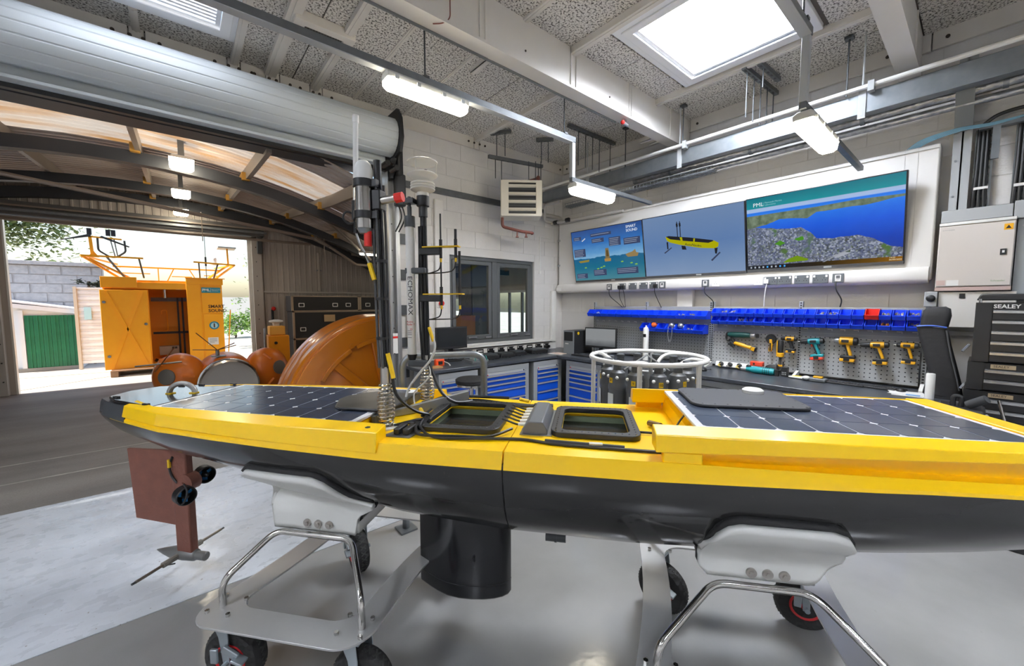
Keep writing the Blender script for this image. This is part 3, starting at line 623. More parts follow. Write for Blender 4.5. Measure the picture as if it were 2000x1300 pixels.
# trees and bushes beyond -------------------------------------------------
def leafmat(name, a, b_):
    g = NG(name, .6); g.col(g.ramp(g.noise(2.3, 4), [(.35, a), (.65, b_)])); return g.m
lf1 = leafmat('olive_leaves', '#5e6f3c', '#8d9a60'); lf2 = leafmat('hedge_leaves', '#4f7a2a', '#85a845'); bark = mat('bark', '#6b5a4a', .9, var=(10, '#57483a', .3))
def foliage(c, rad, n, size, material, name, parent, seed):
    rd = random.Random(seed); vs = []; fs = []
    cl = [V((rd.gauss(0, .42) * rad[0], rd.gauss(0, .42) * rad[1], rd.gauss(0, .42) * rad[2])) for _ in range(max(6, n // 60))]
    for i in range(n):
        q = cl[i % len(cl)]; p = V(c) + q + V((rd.gauss(0, .16) * rad[0], rd.gauss(0, .16) * rad[1], rd.gauss(0, .14) * rad[2]))
        d = V((rd.uniform(-1, 1), rd.uniform(-1, 1), rd.uniform(-.6, .6))).normalized(); u, w = frame(d); s = size * rd.uniform(.6, 1.3); k = len(vs)
        vs += [p, p + u * s * .35 + d * s * .5, p + d * s, p - u * s * .35 + d * s * .5]; fs.append((k, k + 1, k + 2, k + 3))
    return MB().add(vs, fs).o(name, material, parent, smooth=0, fix=False)
def tree(label, loc, h, crown, rad, n, size, seed, material):
    t = thing('tree', label, 'tree', loc); rd = random.Random(seed)
    b = MB().tube(spline([(0, 0, 0), (.1, 0, h * .35), (-.05, .1, h * .7), (0, 0, h)]), .13, 8)
    for i in range(22):
        a = rd.uniform(0, 2 * PI); z = h * rd.uniform(.45, .95); b.tube(spline([(0, 0, z), (math.cos(a) * rad[0] * .4, math.sin(a) * rad[1] * .4, z + .3), (math.cos(a) * rad[0] * .85, math.sin(a) * rad[1] * .8, z + rd.uniform(.1, .8))]), [.06 - .055 * k / 12 for k in range(13)], 6)
    b.o('trunk', bark, t); foliage(crown, rad, n, size, material, 'crown', t, seed); return t
tree('loose olive-green tree rising behind the grey block wall', (-5.2, 20.5, 0), 5.2, (.3, 0, 4.6), (2.6, 1.6, 1.7), 9000, .17, 3, lf1)
tree('bare-branched tree to the right of the yellow cabin seen through doorway', (4.2, 20.8, 0), 5.0, (.2, 0, 3.9), (1.8, 1.2, 1.5), 1500, .12, 5, lf1)
for i, (x, y, s, lb) in enumerate(((2.2, 17.6, .9, 'rounded leafy bush nearest the right jamb of the far doorway'), (4.4, 17.2, 1.0, 'taller leafy bush behind the roundest bush in the yard'), (1.9, 22.5, .9, 'small bright bush peeping out beside the yellow cabin'))):
    t = thing('bush', lb, 'bush', (x, y, 0), 0, 'bushes beyond the yard'); MB().tube([(0, 0, 0), (.05, 0, s * .7)], .04, 6).o('stem', bark, t); foliage((0, 0, s * .8), (s * .9, s * .8, s * .75), 1500, .13, lf2, 'foliage', t, 20 + i)
t = thing('plant', 'dark spiky plant growing on top beside the white mesh gate', 'plant', (-1.85, 15.3, 1.9)); foliage((0, 0, .22), (.30, .2, .18), 220, .10, mat('dark_leaf', '#4a5245', .7), 'leaves', t, 77); MB().tube([(0, 0, -1.9), (0, 0, .3)], .03, 6).o('stem', bark, t)
struct(MB().box(-6, 9, 30, 30.3, -.1, 2.0).o('wall_distant', mat('pale_render', '#d8d4cc', .8)))

# ================================================================ THINGS INSIDE THE ANNEX
og = mat('float_orange', '#d9820f', .32, var=(2.5, '#cf770c', .3), coat=.6)
t = thing('buoy_float', 'huge orange half-round buoy float with ribbed face standing in the annex', 'buoy float', (2.37, 5.80, 0))
RF = 1.42
def semi(r, n=40): return [(r * math.cos(PI * i / n), r * math.sin(PI * i / n)) for i in range(n + 1)]
prof = [(0.00, RF - .06), (.015, RF - .02), (.05, RF), (.20, RF), (.23, RF - .012), (.26, RF), (.40, RF + .012), (.43, RF), (.46, RF + .012), (.66, RF + .012), (.70, RF - .03)]
secs = [[(p[0], y, max(p[1], .0)) for p in semi(r)] + [(-r, y, 0)] for y, r in prof]
secs = [[(x, y, z) for x, y, z in s[:-1]] for s in secs]
MB().loft(secs, True, True).o('shell', og, t, smooth=25)
f_ = MB()
def arcband(r0, r1, a0, a1, y0, y1, n=10):
    out = [(r1 * math.cos(a0 + (a1 - a0) * i / n), r1 * math.sin(a0 + (a1 - a0) * i / n)) for i in range(n + 1)] + [(r0 * math.cos(a1 - (a1 - a0) * i / n), r0 * math.sin(a1 - (a1 - a0) * i / n)) for i in range(n + 1)]
    return MB().prism(out, -y1, -y0, XZ)
arcband(1.10, RF - .05, .005, PI - .005, -.06, .0, 40).o('rim_face', og, t, smooth=25, bev=.01)
for a0, a1 in ((.10, .72), (.80, 1.40), (1.47, 2.02), (2.10, 2.62), (2.70, 3.05)): arcband(1.05, 1.11, a0, a1, -.075, -.0).o('rib_arc', og, t, bev=.008)
for a in (.45, 1.1, 1.75, 2.36, 2.87): MB().bar((.45 * math.cos(a), -.025, .45 * math.sin(a)), (1.08 * math.cos(a), -.025, 1.08 * math.sin(a)), .12, .07, (0, 1, 0)).o('rib', og, t, bev=.012)
for a in (.78, 1.43, 2.06, 2.66): MB().cyl((1.13 * math.cos(a), 0, 1.13 * math.sin(a)), (1.13 * math.cos(a), -.075, 1.13 * math.sin(a)), .035, n=12).o('boss', og, t)
# metal ended instrument buoy with two floats
og2 = mat('buoy_orange', '#e07b1c', .35, var=(4, '#c9661a', .3))
t = thing('instrument_buoy', 'steel-ended instrument buoy lying between two orange side floats', 'buoy', (.52, 7.35, .36))
MB().lathe([(.30, -.01), (.36, -.02), (.385, 0), (.385, .10), (.40, .105), (.40, .16)], 36, M.Rotation(-PI / 2, 4, 'X')).o('steel_end', chrome, t)
MB().lathe([(.0, .02), (.18, .018), (.30, -.002), (.31, -.004)], 36, M.Rotation(-PI / 2, 4, 'X')).o('end_disc', mat('dull_disc', '#4a4744', .4, .8), t)
MB().lathe([(.395, .16), (.42, .22), (.42, 1.0), (.30, 1.25), (.05, 1.3)], 36, M.Rotation(-PI / 2, 4, 'X')).o('body', og2, t)
for sx, nm in ((-1, 0), (1, 1)):
    c_ = V((sx * .58 - .02, .35, .16)); dirn = V((sx * .55, -.8, .10)).normalized(); q = dirn.to_track_quat('Z', 'Y').to_matrix().to_4x4()
    fl = MB().lathe([(.12, .22), (.15, .21), (.24, .17), (.32, .08), (.345, -.03), (.32, -.14), (.22, -.25), (.05, -.30)], 28, T(*c_) @ q).o('float', og2, t)
    MB().lathe([(.11, .215), (.115, .24), (.10, .245), (.0, .245)], 20, T(*c_) @ q).o('float_cap', mat('cap_grey', '#6b6862', .5), fl)
    for a in (0, 2.1, 4.2): MB().bar(c_ + q.to_3x3() @ V((.18 * math.cos(a), .18 * math.sin(a), .19)), c_ + q.to_3x3() @ V((.30 * math.cos(a), .30 * math.sin(a), .11)), .07, .03).o('float_lug', og2, fl)
MB().cyl((-.12, .3, .40), (-.12, .3, .52), .025, n=8).box(-.2, -.02, .22, .36, .42, .435).o('lifting_bracket', galv, t)
for d in ((-.25, 0, .28), (.22, -.05, .10), (-.3, .05, .02), (.25, .1, .05)): MB().tube([(-.12, .3, .52), (-.12 + d[0], .3 + d[1], .52 + d[2])], .007, 5).o('spike', mat('brown_rod', '#7b4f2a', .5), t)
MB().tube([(-.85, .1, .28), (-.62, .05, .62)], .008, 5).o('spike', MATS['brown_rod'], t); MB().tube([(-1.05, .1, .38), (-.55, .1, .40)], .012, 5).o('tube_arm', galv, t)
# yellow winch-like unit
t = thing('yellow_unit', 'yellow boxy survey unit with a round cap between jamb and cases', 'equipment', (1.50, 9.45, 0))
MB().box(-.18, .20, -.2, .2, .0, .95).o('lower_box', orange, t, bev=.02); MB().box(-.14, .14, -.15, .15, .95, 1.14).o('upper_box', mat('pale_orange', '#efb04a', .4), t, bev=.02); MB().lathe([(.06, 1.14), (.07, 1.2), (.13, 1.22), (.13, 1.25), (.05, 1.27)], 18).o('cap', plasw, t); MB().cyl((-.22, -.1, .3), (-.22, -.1, 1.1), .025, n=8).o('side_tube', galv, t)
for z in (.6, .8): MB().cyl((-.05, -.2, z), (-.05, -.22, z), .03, n=10).o('port', black, t)
# flight cases
al = mat('case_edge', '#b9a791', .4, .6); bk = mat('case_black', '#2b2a2a', .6)
def case(label, loc, w, d, h, grp):
    t = thing('flight_case', label, 'case', loc, 0, grp); MB().box(0, w, 0, d, 0, h).o('body', bk, t, bev=.006)
    e = MB()
    for x in (0, w): e.box(x - .02, x + .02, -.012, .03, 0, h)
    for z in (0, h): e.box(-.02, w + .02, -.012, .03, z - .02 if z else z, z + (.02 if not z else 0))
    e.o('edge_trim', al, t)
    for x in (.18, w * .62, w - .25): MB().ring(rrect(x - .06, x + .06, h * .28, h * .28 + .09, .01, 2), rrect(x - .045, x + .045, h * .28 + .015, h * .28 + .075, .008, 2), .012, .02, XZ).o('latch', plasw, t)
    return t
case('long black flight case lowest of the stack behind the orange float', (1.92, 9.9, .0), 1.95, .7, .80, 'flight cases'); case('black flight case in the middle of the stack with paper label', (1.92, 9.9, .80), 1.95, .7, .62, 'flight cases'); case('topmost long black flight case of the stack', (1.90, 9.88, 1.425), 1.45, .7, .35, 'flight cases'); case('short black flight case on top of the stack at its right end', (3.40, 9.9, 1.425), 1.3, .7, .35, 'flight cases')
for x in (2.55,): tag(MB().box(x, x + .24, 9.872, 9.885, 1.18, 1.34).o('paper_label', mat('buff_paper', '#c9a97f', .7)), 'buff paper label stuck on the middle flight case', 'label')
# cardboard box and shelving glimpsed through the window
t = thing('cardboard_box', 'brown cardboard box seen through the left window pane', 'box', (4.35, 6.9, .0)); MB().box(-.28, .28, -.2, .2, .75, 1.35).o('body', mat('cardboard', '#a9714a', .8), t, bev=.005); MB().box(-.3, .3, -.22, .22, .70, .75).o('stand_top', dgrey, t)
for x in (-.25, .25):
    for y in (-.18, .18): MB().box(x - .02, x + .02, y - .02, y + .02, 0, .70).o('leg', dgrey, t)
t = thing('wall_locker', 'tall dark locker behind the left window pane', 'locker', (4.95, 7.2, 0)); MB().box(-.22, .22, -.2, .25, 0, 2.6).o('body', mat('locker_grey', '#4b4f55', .5), t, bev=.006); MB().box(-.2, .2, -.215, -.2, .1, 2.5).o('door', dgrey, t, bev=.004)
# lamps and strip in the annex
lampm = emat('lamp_diffuser', '#fff1d6', 26.0)
t = thing('barn_lamp', 'added square lamp brightening the right end of annex behind the window', 'lamp', (5.6, 8.0, 2.45), 0, 'annex ceiling lamps'); MB().box(-.15, .15, -.15, .15, 0, .06).o('housing', plasw, t, bev=.01); MB().box(-.13, .13, -.13, .13, -.03, 0).o('diffuser', lampm, t, bev=.01); MB().cyl((0, 0, .06), (0, 0, .25), .012, n=6).o('bracket', galv, t)  # extra lamp added to brighten the annex behind the window
for k, (y, z) in enumerate(((6.30, 3.27), (8.45, 3.37), (10.35, 3.41))):
    t = thing('barn_lamp', 'square lit lamp hanging from the annex roof, %s of three' % ('nearest', 'middle', 'farthest')[k], 'lamp', (.09, y, z), 0, 'annex ceiling lamps')
    MB().lathe([(.07, .09), (.12, .085), (.165, .05), (.168, .045)], 4, rotz(PI / 4)).o('housing', plasw, t); MB().loft([[(p[0], p[1], z) for p in rrect(-w, w, -w, w, w * .3, 3)] for z, w in ((.045, .118), (-.03, .115), (-.055, .095), (-.062, .05))]).o('diffuser', lampm, t, smooth=60); MB().box(-.03, .03, -.02, .02, .09, .30).o('bracket', galv, t)
t = thing('strip_lamp', 'slanted fluorescent strip at the right end of the annex roof', 'lamp', (2.85, 8.2, 2.62)); MB().box(-.02, .45, -.05, .05, .0, .05).o('housing', plasw, t); MB().box(0, .43, -.04, .04, -.03, .0).o('diffuser', lampm, t); MB().cyl((.2, 0, .05), (.2, 0, .4), .01, n=6).o('hanger', galv, t)
t = thing('wall_pipe', 'white pipe fixed down the cladding above the flight cases', 'pipe', (2.72, 10.86, 1.92)); MB().tube([(0, 0, 0), (0, 0, .95)], .035, 10).o('run', mat('pipe_grey', '#b5aca2', .5), t); MB().box(-.05, .05, -.02, .05, .5, .53).o('clip', galv, t)
t = thing('wall_extinguisher', 'small red hanging fitting on the cladding left of the cases', 'fitting', (1.68, 10.8, 1.38)); MB().ball((0, 0, .1), .05).o('head', red, t); MB().cyl((-.03, 0, -.22), (-.03, 0, .08), .025, n=8).o('tube', black, t)
# ================================================================ THE UNCREWED BOAT ON ITS TROLLEYS
BA = R(-50.5); BN = V((-math.sin(BA), math.cos(BA), 0)); BO = BN * 1.79
boat = thing('survey_boat', 'long yellow and black uncrewed survey boat with solar panels and two masts', 'boat', (BO.x, BO.y, 0), BA)
def lut(tab, x):
    if x <= tab[0][0]: return tab[0][1]
    for (a, p), (b, q) in zip(tab, tab[1:]):
        if x <= b:
            t = (x - a) / (b - a); return p + (q - p) * t
    return tab[-1][1]
HB = [(-2.69, .015), (-2.66, .07), (-2.58, .14), (-2.45, .195), (-2.31, .24), (-1.93, .345), (-1.6, .385), (-1.25, .405), (-.7, .412), (.3, .412), (.9, .41), (1.3, .395), (1.7, .34), (2.0, .25), (2.2, .14), (2.31, .015)]
KZ = [(-2.69, .975), (-2.66, .93), (-2.61, .90), (-2.44, .85), (-2.07, .79), (-1.77, .762), (-1.4, .71), (-1.01, .655), (-.78, .613), (-.35, .582), (.19, .577), (.6, .596), (1.05, .636), (1.4, .68), (1.67, .715), (2.0, .78), (2.2, .86), (2.31, .97)]
def hb(x): return lut(HB, x)
def kz(x): return lut(KZ, x)
def zs(x): return 1.0 + .025 * min(1, max(0, (abs(x + .3) - .5) / .9))
NEX = [(-2.69, 1.5), (-2.0, 1.65), (-1.2, 1.85), (-.3, 2.0), (1.2, 1.9), (2.31, 1.6)]
def hull_y(x, z, off=0.0):
    """near-side (negative) hull surface"""
    t = min(1, max(0, (zs(x) - z) / (zs(x) - kz(x)))); NE = lut(NEX, x); return -(hb(x) * max(0, 1 - t ** NE) ** (1 / NE) + off)
def hsec(x, n=20):
    out = []; NE = lut(NEX, x)
    for i in range(n + 1):
        a = PI * i / n; c, s = math.cos(a), math.sin(a)
        out.append((x, -hb(x) * math.copysign(abs(c) ** (2 / NE), c), zs(x) - (zs(x) - kz(x)) * abs(s) ** (2 / NE)))
    return out
g = NG('hull_black', .42); n1 = g.noise(6, 5, ani=(.3, 1, 1)); n2 = g.noise(60, 4); c = g.ramp(n1, [(.3, '#252525'), (.7, '#323231')]); c = g.mix(g.ramp(n2, [(.70, '#000000'), (.78, '#555555')]), c, '#6a6865'); g.col(c); g.rough(g.ramp(n1, [(.3, '#505050'), (.7, '#7a7a7a')])); hullm = g.m
def stations(a, b): return [a] + [x for x in sorted({q[0] for q in HB + KZ} | {-2.2 + .2 * i for i in range(22)}) if a + .01 < x < b - .01] + [b]
for a, b_ in ((-2.69, -.2965), (-.2905, 2.31)): MB().loft([hsec(x) for x in stations(a, b_)]).o('hull_section', hullm, boat, smooth=60)
MB().loft([[(x, p[1] * .985, p[2] + .006) for p in hsec(x)] for x in (-.31, -.28)]).o('hull_joint', black, boat)
# yellow sheer band
def band(x, o=0): 
    b = hb(x); z = zs(x); q = max(b - .035, .004)
    near = [(x, -b - .003, z - .012), (x, -b - .002, z), (x, -max(b - .018, .004), 1.051), (x, -max(q - .05, .002), 1.0525), (x, -max(q - .05, .002), 1.03), (x, -max(b - .03, .002), z - .012)]
    return near
for sgn in (1, -1):
    for a, b_ in ((-2.40, -.2965), (-.2905, 2.31)): MB().loft([[(p[0], p[1] * sgn, p[2]) for p in band(x)] for x in stations(a, b_)]).o('gunwale', MATS['yellow_gelcoat'], boat, smooth=25)
YL = MATS['yellow_gelcoat']
# mid deck plates around two hatch openings
H1, H2 = (-.715, -.375, -.205, .225), (-.115, .205, -.185, .20)
def dplate(x0, x1, y0, y1): return MB().box(x0, x1, y0, y1, 1.03, 1.0515).o('deck_plate', YL, boat, smooth=0)
dk = .335
dplate(-1.02, H1[0], -dk, dk); dplate(H1[0], H1[1], -dk, H1[2]); dplate(H1[0], H1[1], H1[3], dk); dplate(H1[1], -.2955, -dk, dk); dplate(-.2915, H2[0], -dk, dk); dplate(H2[0], H2[1], -dk, H2[2]); dplate(H2[0], H2[1], H2[3], dk); dplate(H2[1], .47, -dk, dk)
# stern raised rims
def rim(sgn, x0, x1, outer, inner, zb, zt, zi, name, steps=10):
    secs = []
    for i in range(steps + 1):
        x = x0 + (x1 - x0) * i / steps; o_, n_ = outer(x), inner(x)
        secs.append([(x, sgn * o_, zb(x)), (x, sgn * (o_ - .014), zt(x)), (x, sgn * n_, zi(x)), (x, sgn * n_, zb(x))])
    return MB().loft(secs).o(name, YL, boat, smooth=0, bev=.004)
so = lambda x: hb(x) + .004
for s in (-1, 1): rim(s, -2.26, -.80, so, lambda x: lut([(-2.26, .18), (-2.05, .265), (-.8, .325)], x), lambda x: zs(x) + .014, lambda x: 1.094, lambda x: 1.108, 'stern_rim', 14)
MB().loft([[(x, -w, z) for w, z in ((hb(x) * .8, 1.04), (hb(x) * .8, 1.085))] + [(x, hb(x) * .8, 1.085), (x, hb(x) * .8, 1.04)] for x in (-2.1, -1.8, -1.4, -.955)]).o('stern_deck', YL, boat)
# black stern cap
capm = mat('stern_cap_black', '#222427', .16, coat=.4)
secs = []
for x in (-2.69, -2.66, -2.6, -2.5, -2.4, -2.3, -2.24):
    b = hb(x); zt = 1.085 if x > -2.65 else 1.05
    secs.append([(x, -b - .004, zs(x) - .01), (x, -b + .004 if b > .02 else 0, zt - .02), (x, -b * .9, zt), (x, b * .9, zt), (x, b - .004 if b > .02 else 0, zt - .02), (x, b + .004, zs(x) - .01)])
MB().loft(secs).o('stern_cap', mat('stern_cap_grey', '#3a3d41', .4), boat, smooth=40)
MB().prism([(-2.52, -.13), (-2.40, -.19), (-2.065, -.262), (-2.065, .262), (-2.40, .19), (-2.52, .13), (-2.56, .0)], 1.086, 1.104, None).o('stern_cover', capm, boat, bev=.005)
for p in ((-2.12, -.245), (-2.44, -.15), (-2.12, .245), (-2.4, .16), (-2.3, .2)): MB().box(p[0] - .018, p[0] + .018, p[1] - .006, p[1] + .006, 1.104, 1.112).o('clip', black, boat)
MB().tube([(-2.2 , .05 * math.cos(a) * 1.3 + .0, 1.105 + .055 * math.sin(a)) for a in [PI * i / 12 for i in range(13)]], .0135, 10).tr(T(-2.2, 0, 0) @ rotz(R(-72)) @ T(2.2, 0, 0)).o('lifting_eye', mat('cast_steel', '#9b9a97', .45, .6), boat)
for y in (-.06, .06): MB().cb((-2.2 + y * .95, y * .3, 1.106), (.035, .03, .006)).o('eye_foot', yellowp, boat)
# solar panels
cellm = mat('solar_cell_blue', '#333d4f', .25, var=(5, '#3c4555', .3), coat=.3); fram = mat('panel_white', '#dcdde0', .35)
def solar(x0, x1, ya, yb, z, nx, ny, rows, taper=None):
    cell = .985 * (x1 - x0 - .05) / nx
    poly = [(x0, ya(x0)), (x1, ya(x1)), (x1, yb(x1)), (x0, yb(x0))]
    p = MB().prism(poly, z - .012, z).o('solar_panel', fram, boat, bev=.002)
    cw = (x1 - x0 - .05) / nx; c2 = .18 * cw / 2
    h = cw * .478
    for i in range(nx):
        x = x0 + .025 + cw * (i + .5); lo, hi = ya(x) + .018, yb(x) - .018; ch = (hi - lo) / ny; k = ch * .485
        me = MB().prism([(-h + c2, -k), (h - c2, -k), (h, -k + c2), (h, k - c2), (h - c2, k), (-h + c2, k), (-h, k - c2), (-h, -k + c2)], 0, .0016).mesh('solar_cell', cellm, 0)
        for j in range(ny):
            ob = link('solar_cell', me, p); ob.location = (x, lo + ch * (j + .5), z)
    return p
solar(-2.055, -.945, lambda x: lut([(-2.055, -.268), (-.945, -.335)], x), lambda x: lut([(-2.055, .262), (-.945, .315)], x), 1.1045, 8, 4, 4)
# bow topside, pods and panel
bo = lambda x: min(.396, hb(x) - .012)
secs = []
for x, zt in [(.40, 1.11), (.7, 1.11), (1.0, 1.11), (1.3, 1.11), (1.54, 1.11), (1.60, 1.054), (1.7, 1.05), (1.9, 1.048), (2.05, 1.046), (2.2, 1.042), (2.29, 1.04)]:
    b = hb(x); q = max(b - .062, .006); secs.append([(x, -q, 1.02), (x, -q, zt), (x, q, zt), (x, q, 1.02)])
MB().loft(secs).o('bow_topside', YL, boat, smooth=0)
for s in (-1, 1): rim(s, .245, 1.545, bo, lambda x: max(.02, min(.305, hb(x) - .09)), lambda x: 1.085 + .03 * min(1, (x - .245) / 1.0), lambda x: 1.145, lambda x: 1.160, 'bow_rim', 14)
MB().box(1.46, 1.545, -.31, .31, 1.10, 1.160).o('bow_cross_rim', YL, boat, bev=.004)
MB().loft([[(x, -q, 1.10), (x, -q, 1.148), (x, q, 1.148), (x, q, 1.10)] for x, q in ((.425, .30), (1.3, .30), (1.47, .30))]).o('bow_deck', YL, boat)
solar(.40, 1.455, lambda x: -.302, lambda x: .302, 1.1545, 8, 4, 4)
for s in (-1, 1): MB().box(.27, .40, s * .37 - .02, s * .37 + .02, 1.045, 1.088).o('rim_bracket', YL, boat, bev=.006); MB().box(.30, .37, s * .35 - .015, s * .35 + .015, 1.088, 1.092).o('bracket_plate', plasw, boat)
cvm = mat('cover_black', '#2d2e31', .5)
hc = thing('hatch_cover', 'loose black hatch cover with a white puck lying on the bow solar panel', 'hatch cover', (BO.x, BO.y, 0), BA, 'hatch covers'); ZT = 1.157
MB().prism(rrect(.46, .93, -.02, .33, .06), ZT, ZT + .012).o('plate', cvm, hc, bev=.004)
sc_ = [(.50 + k * .05, y) for k in range(9) for y in (.0, .31)] + [(x, y) for x in (.475, .915) for y in (.06, .12, .18, .24)]
for x, y in sc_: MB().cyl((x, y, ZT + .012), (x, y, ZT + .0145), .004, n=6).o('screw', chrome, hc)
MB().lathe([(.046, 0), (.046, .012), (.036, .02), (.0, .023)], 20, T(.80, .27, ZT + .012)).o('antenna_puck', plasw, hc)
hc = thing('hatch_cover', 'scuffed black hatch cover lying on the stern solar panel by the masts', 'hatch cover', (BO.x, BO.y, 0), BA, 'hatch covers')
MB().prism([(-1.22, -.02), (-1.16, -.14), (-1.12, -.17), (-.88, -.17), (-.88, .17), (-1.12, .17), (-1.16, .14), (-1.22, .05)], 1.108, 1.12).o('plate', mat('scuffed_black', '#2b2b2d', .35, var=(5, '#4a4a48', .12)), hc, bev=.004)
MB().cb((-.93, .05, 1.075), (.02, .5, .04)).o('panel_end_web', dgrey, boat)
for p in ((-.86, -.355),): MB().lathe([(.016, 0), (.016, .004), (.006, .006)], 14, T(p[0], p[1], 1.0965)).o('rim_grommet', black, boat)
# hatches
hg = NG('hatch_glass', .04); tb_ = hg.n('BsdfTransparent'); tb_.inputs[0].default_value = lin('#b9c4b8'); gl_ = hg.n('BsdfGlossy'); gl_.inputs['Roughness'].default_value = .03; mx2 = hg.n('MixShader'); fr2 = hg.n('Fresnel'); fr2.inputs[0].default_value = 1.45; hg.l(fr2.outputs[0], mx2.inputs[0]); hg.l(tb_.outputs[0], mx2.inputs[1]); hg.l(gl_.outputs[0], mx2.inputs[2]); hg.l(mx2.outputs[0], hg.nt.nodes['Material Output'].inputs[0])
well = mat('hatch_well_green', '#7c8a70', .6, var=(6, '#6b785f', .3)); fb = mat('hatch_frame_black', '#242527', .4)
for k, (a, b_, c_, d) in enumerate((H1, H2)):
    h = MB().ring(rrect(a - .022, b_ + .022, c_ - .022, d + .022, .05), rrect(a + .02, b_ - .02, c_ + .02, d - .02, .035), 1.0515, 1.074).o('hatch', fb, boat, bev=.003)
    MB().box(a - .004, a, c_, d, .80, 1.03).box(b_, b_ + .004, c_, d, .80, 1.03).box(a, b_, c_ - .004, c_, .80, 1.03).box(a, b_, d, d + .004, .80, 1.03).box(a, b_, c_, d, .795, .80).o('hatch_well', well, h)
    n = 12; sc_ = MB()
    for i in range(n + 1):
        x = a + (b_ - a) * i / n
        for y in (c_ - .002, d + .002): sc_.cyl((x, y, 1.074), (x, y, 1.0765), .0035, n=6)
        y = c_ + (d - c_) * i / n
        for x2 in (a - .002, b_ + .002): sc_.cyl((x2, y, 1.074), (x2, y, 1.0765), .0035, n=6)
    sc_.o('hatch_screws', chrome, h)['kind'] = 'stuff'
    MB().ring(rrect(a + .006, b_ - .006, c_ + .006, d - .006, .03), rrect(a + .02, b_ - .02, c_ + .02, d - .02, .03), 1.045, 1.05).o('hatch_seal', yellowp, h)
hk = [o for o in boat.children if o.name in ('hatch', 'hatch.001')]
hw1, hw2 = hk[0], hk[1]
for i, (p) in enumerate(([(-.5, .02, .86), (-.47, -.1, .95), (-.42, -.16, .98), (-.39, -.18, .9)], [(-.52, 0, .86), (-.45, -.02, .97), (-.40, -.14, .95)], [(-.6, .1, .84), (-.5, .0, .88), (-.42, -.12, .9)])): MB().tube(spline(p), .009, 6).o('cable_loop', plasw if i % 2 else black, hw1)
for i in range(16): MB().box(-.03 + i * .014, -.022 + i * .014, .185, .196, .90, .985).o('terminal', plasw, hw2)
for i in range(5): MB().tube(spline([(-.08 - .004 * i, .17, .97 - .01 * i), (-.07, .06, .90), (-.06 + .01 * i, -.1, .87)]), .004, 5).o('wire', (plasw, black, yellowp, alum, plasw)[i], hw2)
# cable gland box between the hatches
MB().prism([(-.055, 0), (.05, 0), (.05, .022), (.03, .055), (-.03, .055), (-.055, .022)], -.15, .19, T(-.20, 0, 1.0515) @ XZ).o('gland_box', mat('gland_grey', '#5d6064', .4), boat, bev=.004)
MB().box(-.265, -.13, -.20, .20, 1.0515, 1.055).o('gland_plate', mat('zinc_plate', '#8a8b8c', .35, .6), boat)
for i in range(6): y = -.11 + i * .05; MB().tube(spline([(-.255, y, 1.07), (-.29, y + .005, 1.066), (-.335, y + .01, 1.078), (-.36, y + .012, 1.085)]), .0042, 6).o('gland_cable', black, boat); MB().cyl((-.245, y, 1.07), (-.285, y, 1.068), .008, n=8).o('gland', plasw, boat)
MB().box(-.26, -.16, .21, .25, 1.0515, 1.075).o('connector', black, boat, bev=.005); MB().cyl((-.36, .235, 1.062), (-.26, .235, 1.062), .009, n=8).o('inline_plug', dgrey, boat)
# deck plug plate near the first mast
MB().prism([(-.82, -.325), (-.70, -.325), (-.68, -.20), (-.78, -.20)], 1.0515, 1.056).o('plug_plate', mat('plate_grey', '#6d6f70', .4, .4), boat)
for x in (-.765, -.725): MB().cb((x, -.265, 1.07), (.028, .085, .026)).o('deck_plug', black, boat, bev=.005)
# loose cables on deck
cab = [([(-.83, -.2, 1.06), (-.74, -.17, 1.07), (-.70, -.26, 1.075), (-.66, -.30, 1.062), (-.5, -.285, 1.06), (-.38, -.27, 1.06), (-.30, -.18, 1.07)], .0065), ([(-.82, -.19, 1.062), (-.72, -.15, 1.08), (-.685, -.25, 1.08), (-.60, -.31, 1.06), (-.42, -.30, 1.06), (-.25, -.27, 1.058), (-.1, -.30, 1.058), (.1, -.31, 1.058), (.30, -.315, 1.058)], .006), ([(-.78, .21, 1.06), (-.6, .26, 1.075), (-.45, .275, 1.062), (-.3, .25, 1.062)], .006), ([(-.84, .18, 1.06), (-.75, .23, 1.09), (-.62, .265, 1.09), (-.4, .27, 1.09)], .008), ([(-.80, .05, 1.06), (-.76, -.04, 1.08), (-.73, -.12, 1.085), (-.735, .0, 1.085)], .006), ([(.22, -.1, 1.06), (.31, -.12, 1.062), (.33, -.2, 1.06)], .005), ([(.30, .02, 1.06), (.345, -.06, 1.075), (.32, -.18, 1.058)], .006), ([(.41, -.1, 1.15), (.36, -.16, 1.10), (.37, -.25, 1.06)], .004), ([(-.15, -.28, 1.06), (.0, -.295, 1.062), (.15, -.3, 1.06)], .009)]
for p, r in cab: MB().tube(spline(p), r, 6).o('deck_cable', black, boat)
for a, c_ in (((-.80, .02, 1.075), (-.74, -.09, 1.085)), ((-.745, .24, 1.092), (-.68, .255, 1.092)), ((-.34, .262, 1.088), (-.29, .252, 1.08))): MB().cyl(a, c_, .010, n=8).o('cable_sleeve', yellowp, boat)
MB().cyl((.285, .02, 1.066), (.325, -.035, 1.072), .013, n=8).o('cable_plug', mat('brown_plug', '#6b5320', .5), boat); MB().box(.02, .07, -.305, -.285, 1.056, 1.07).o('cable_joint', alum, boat)
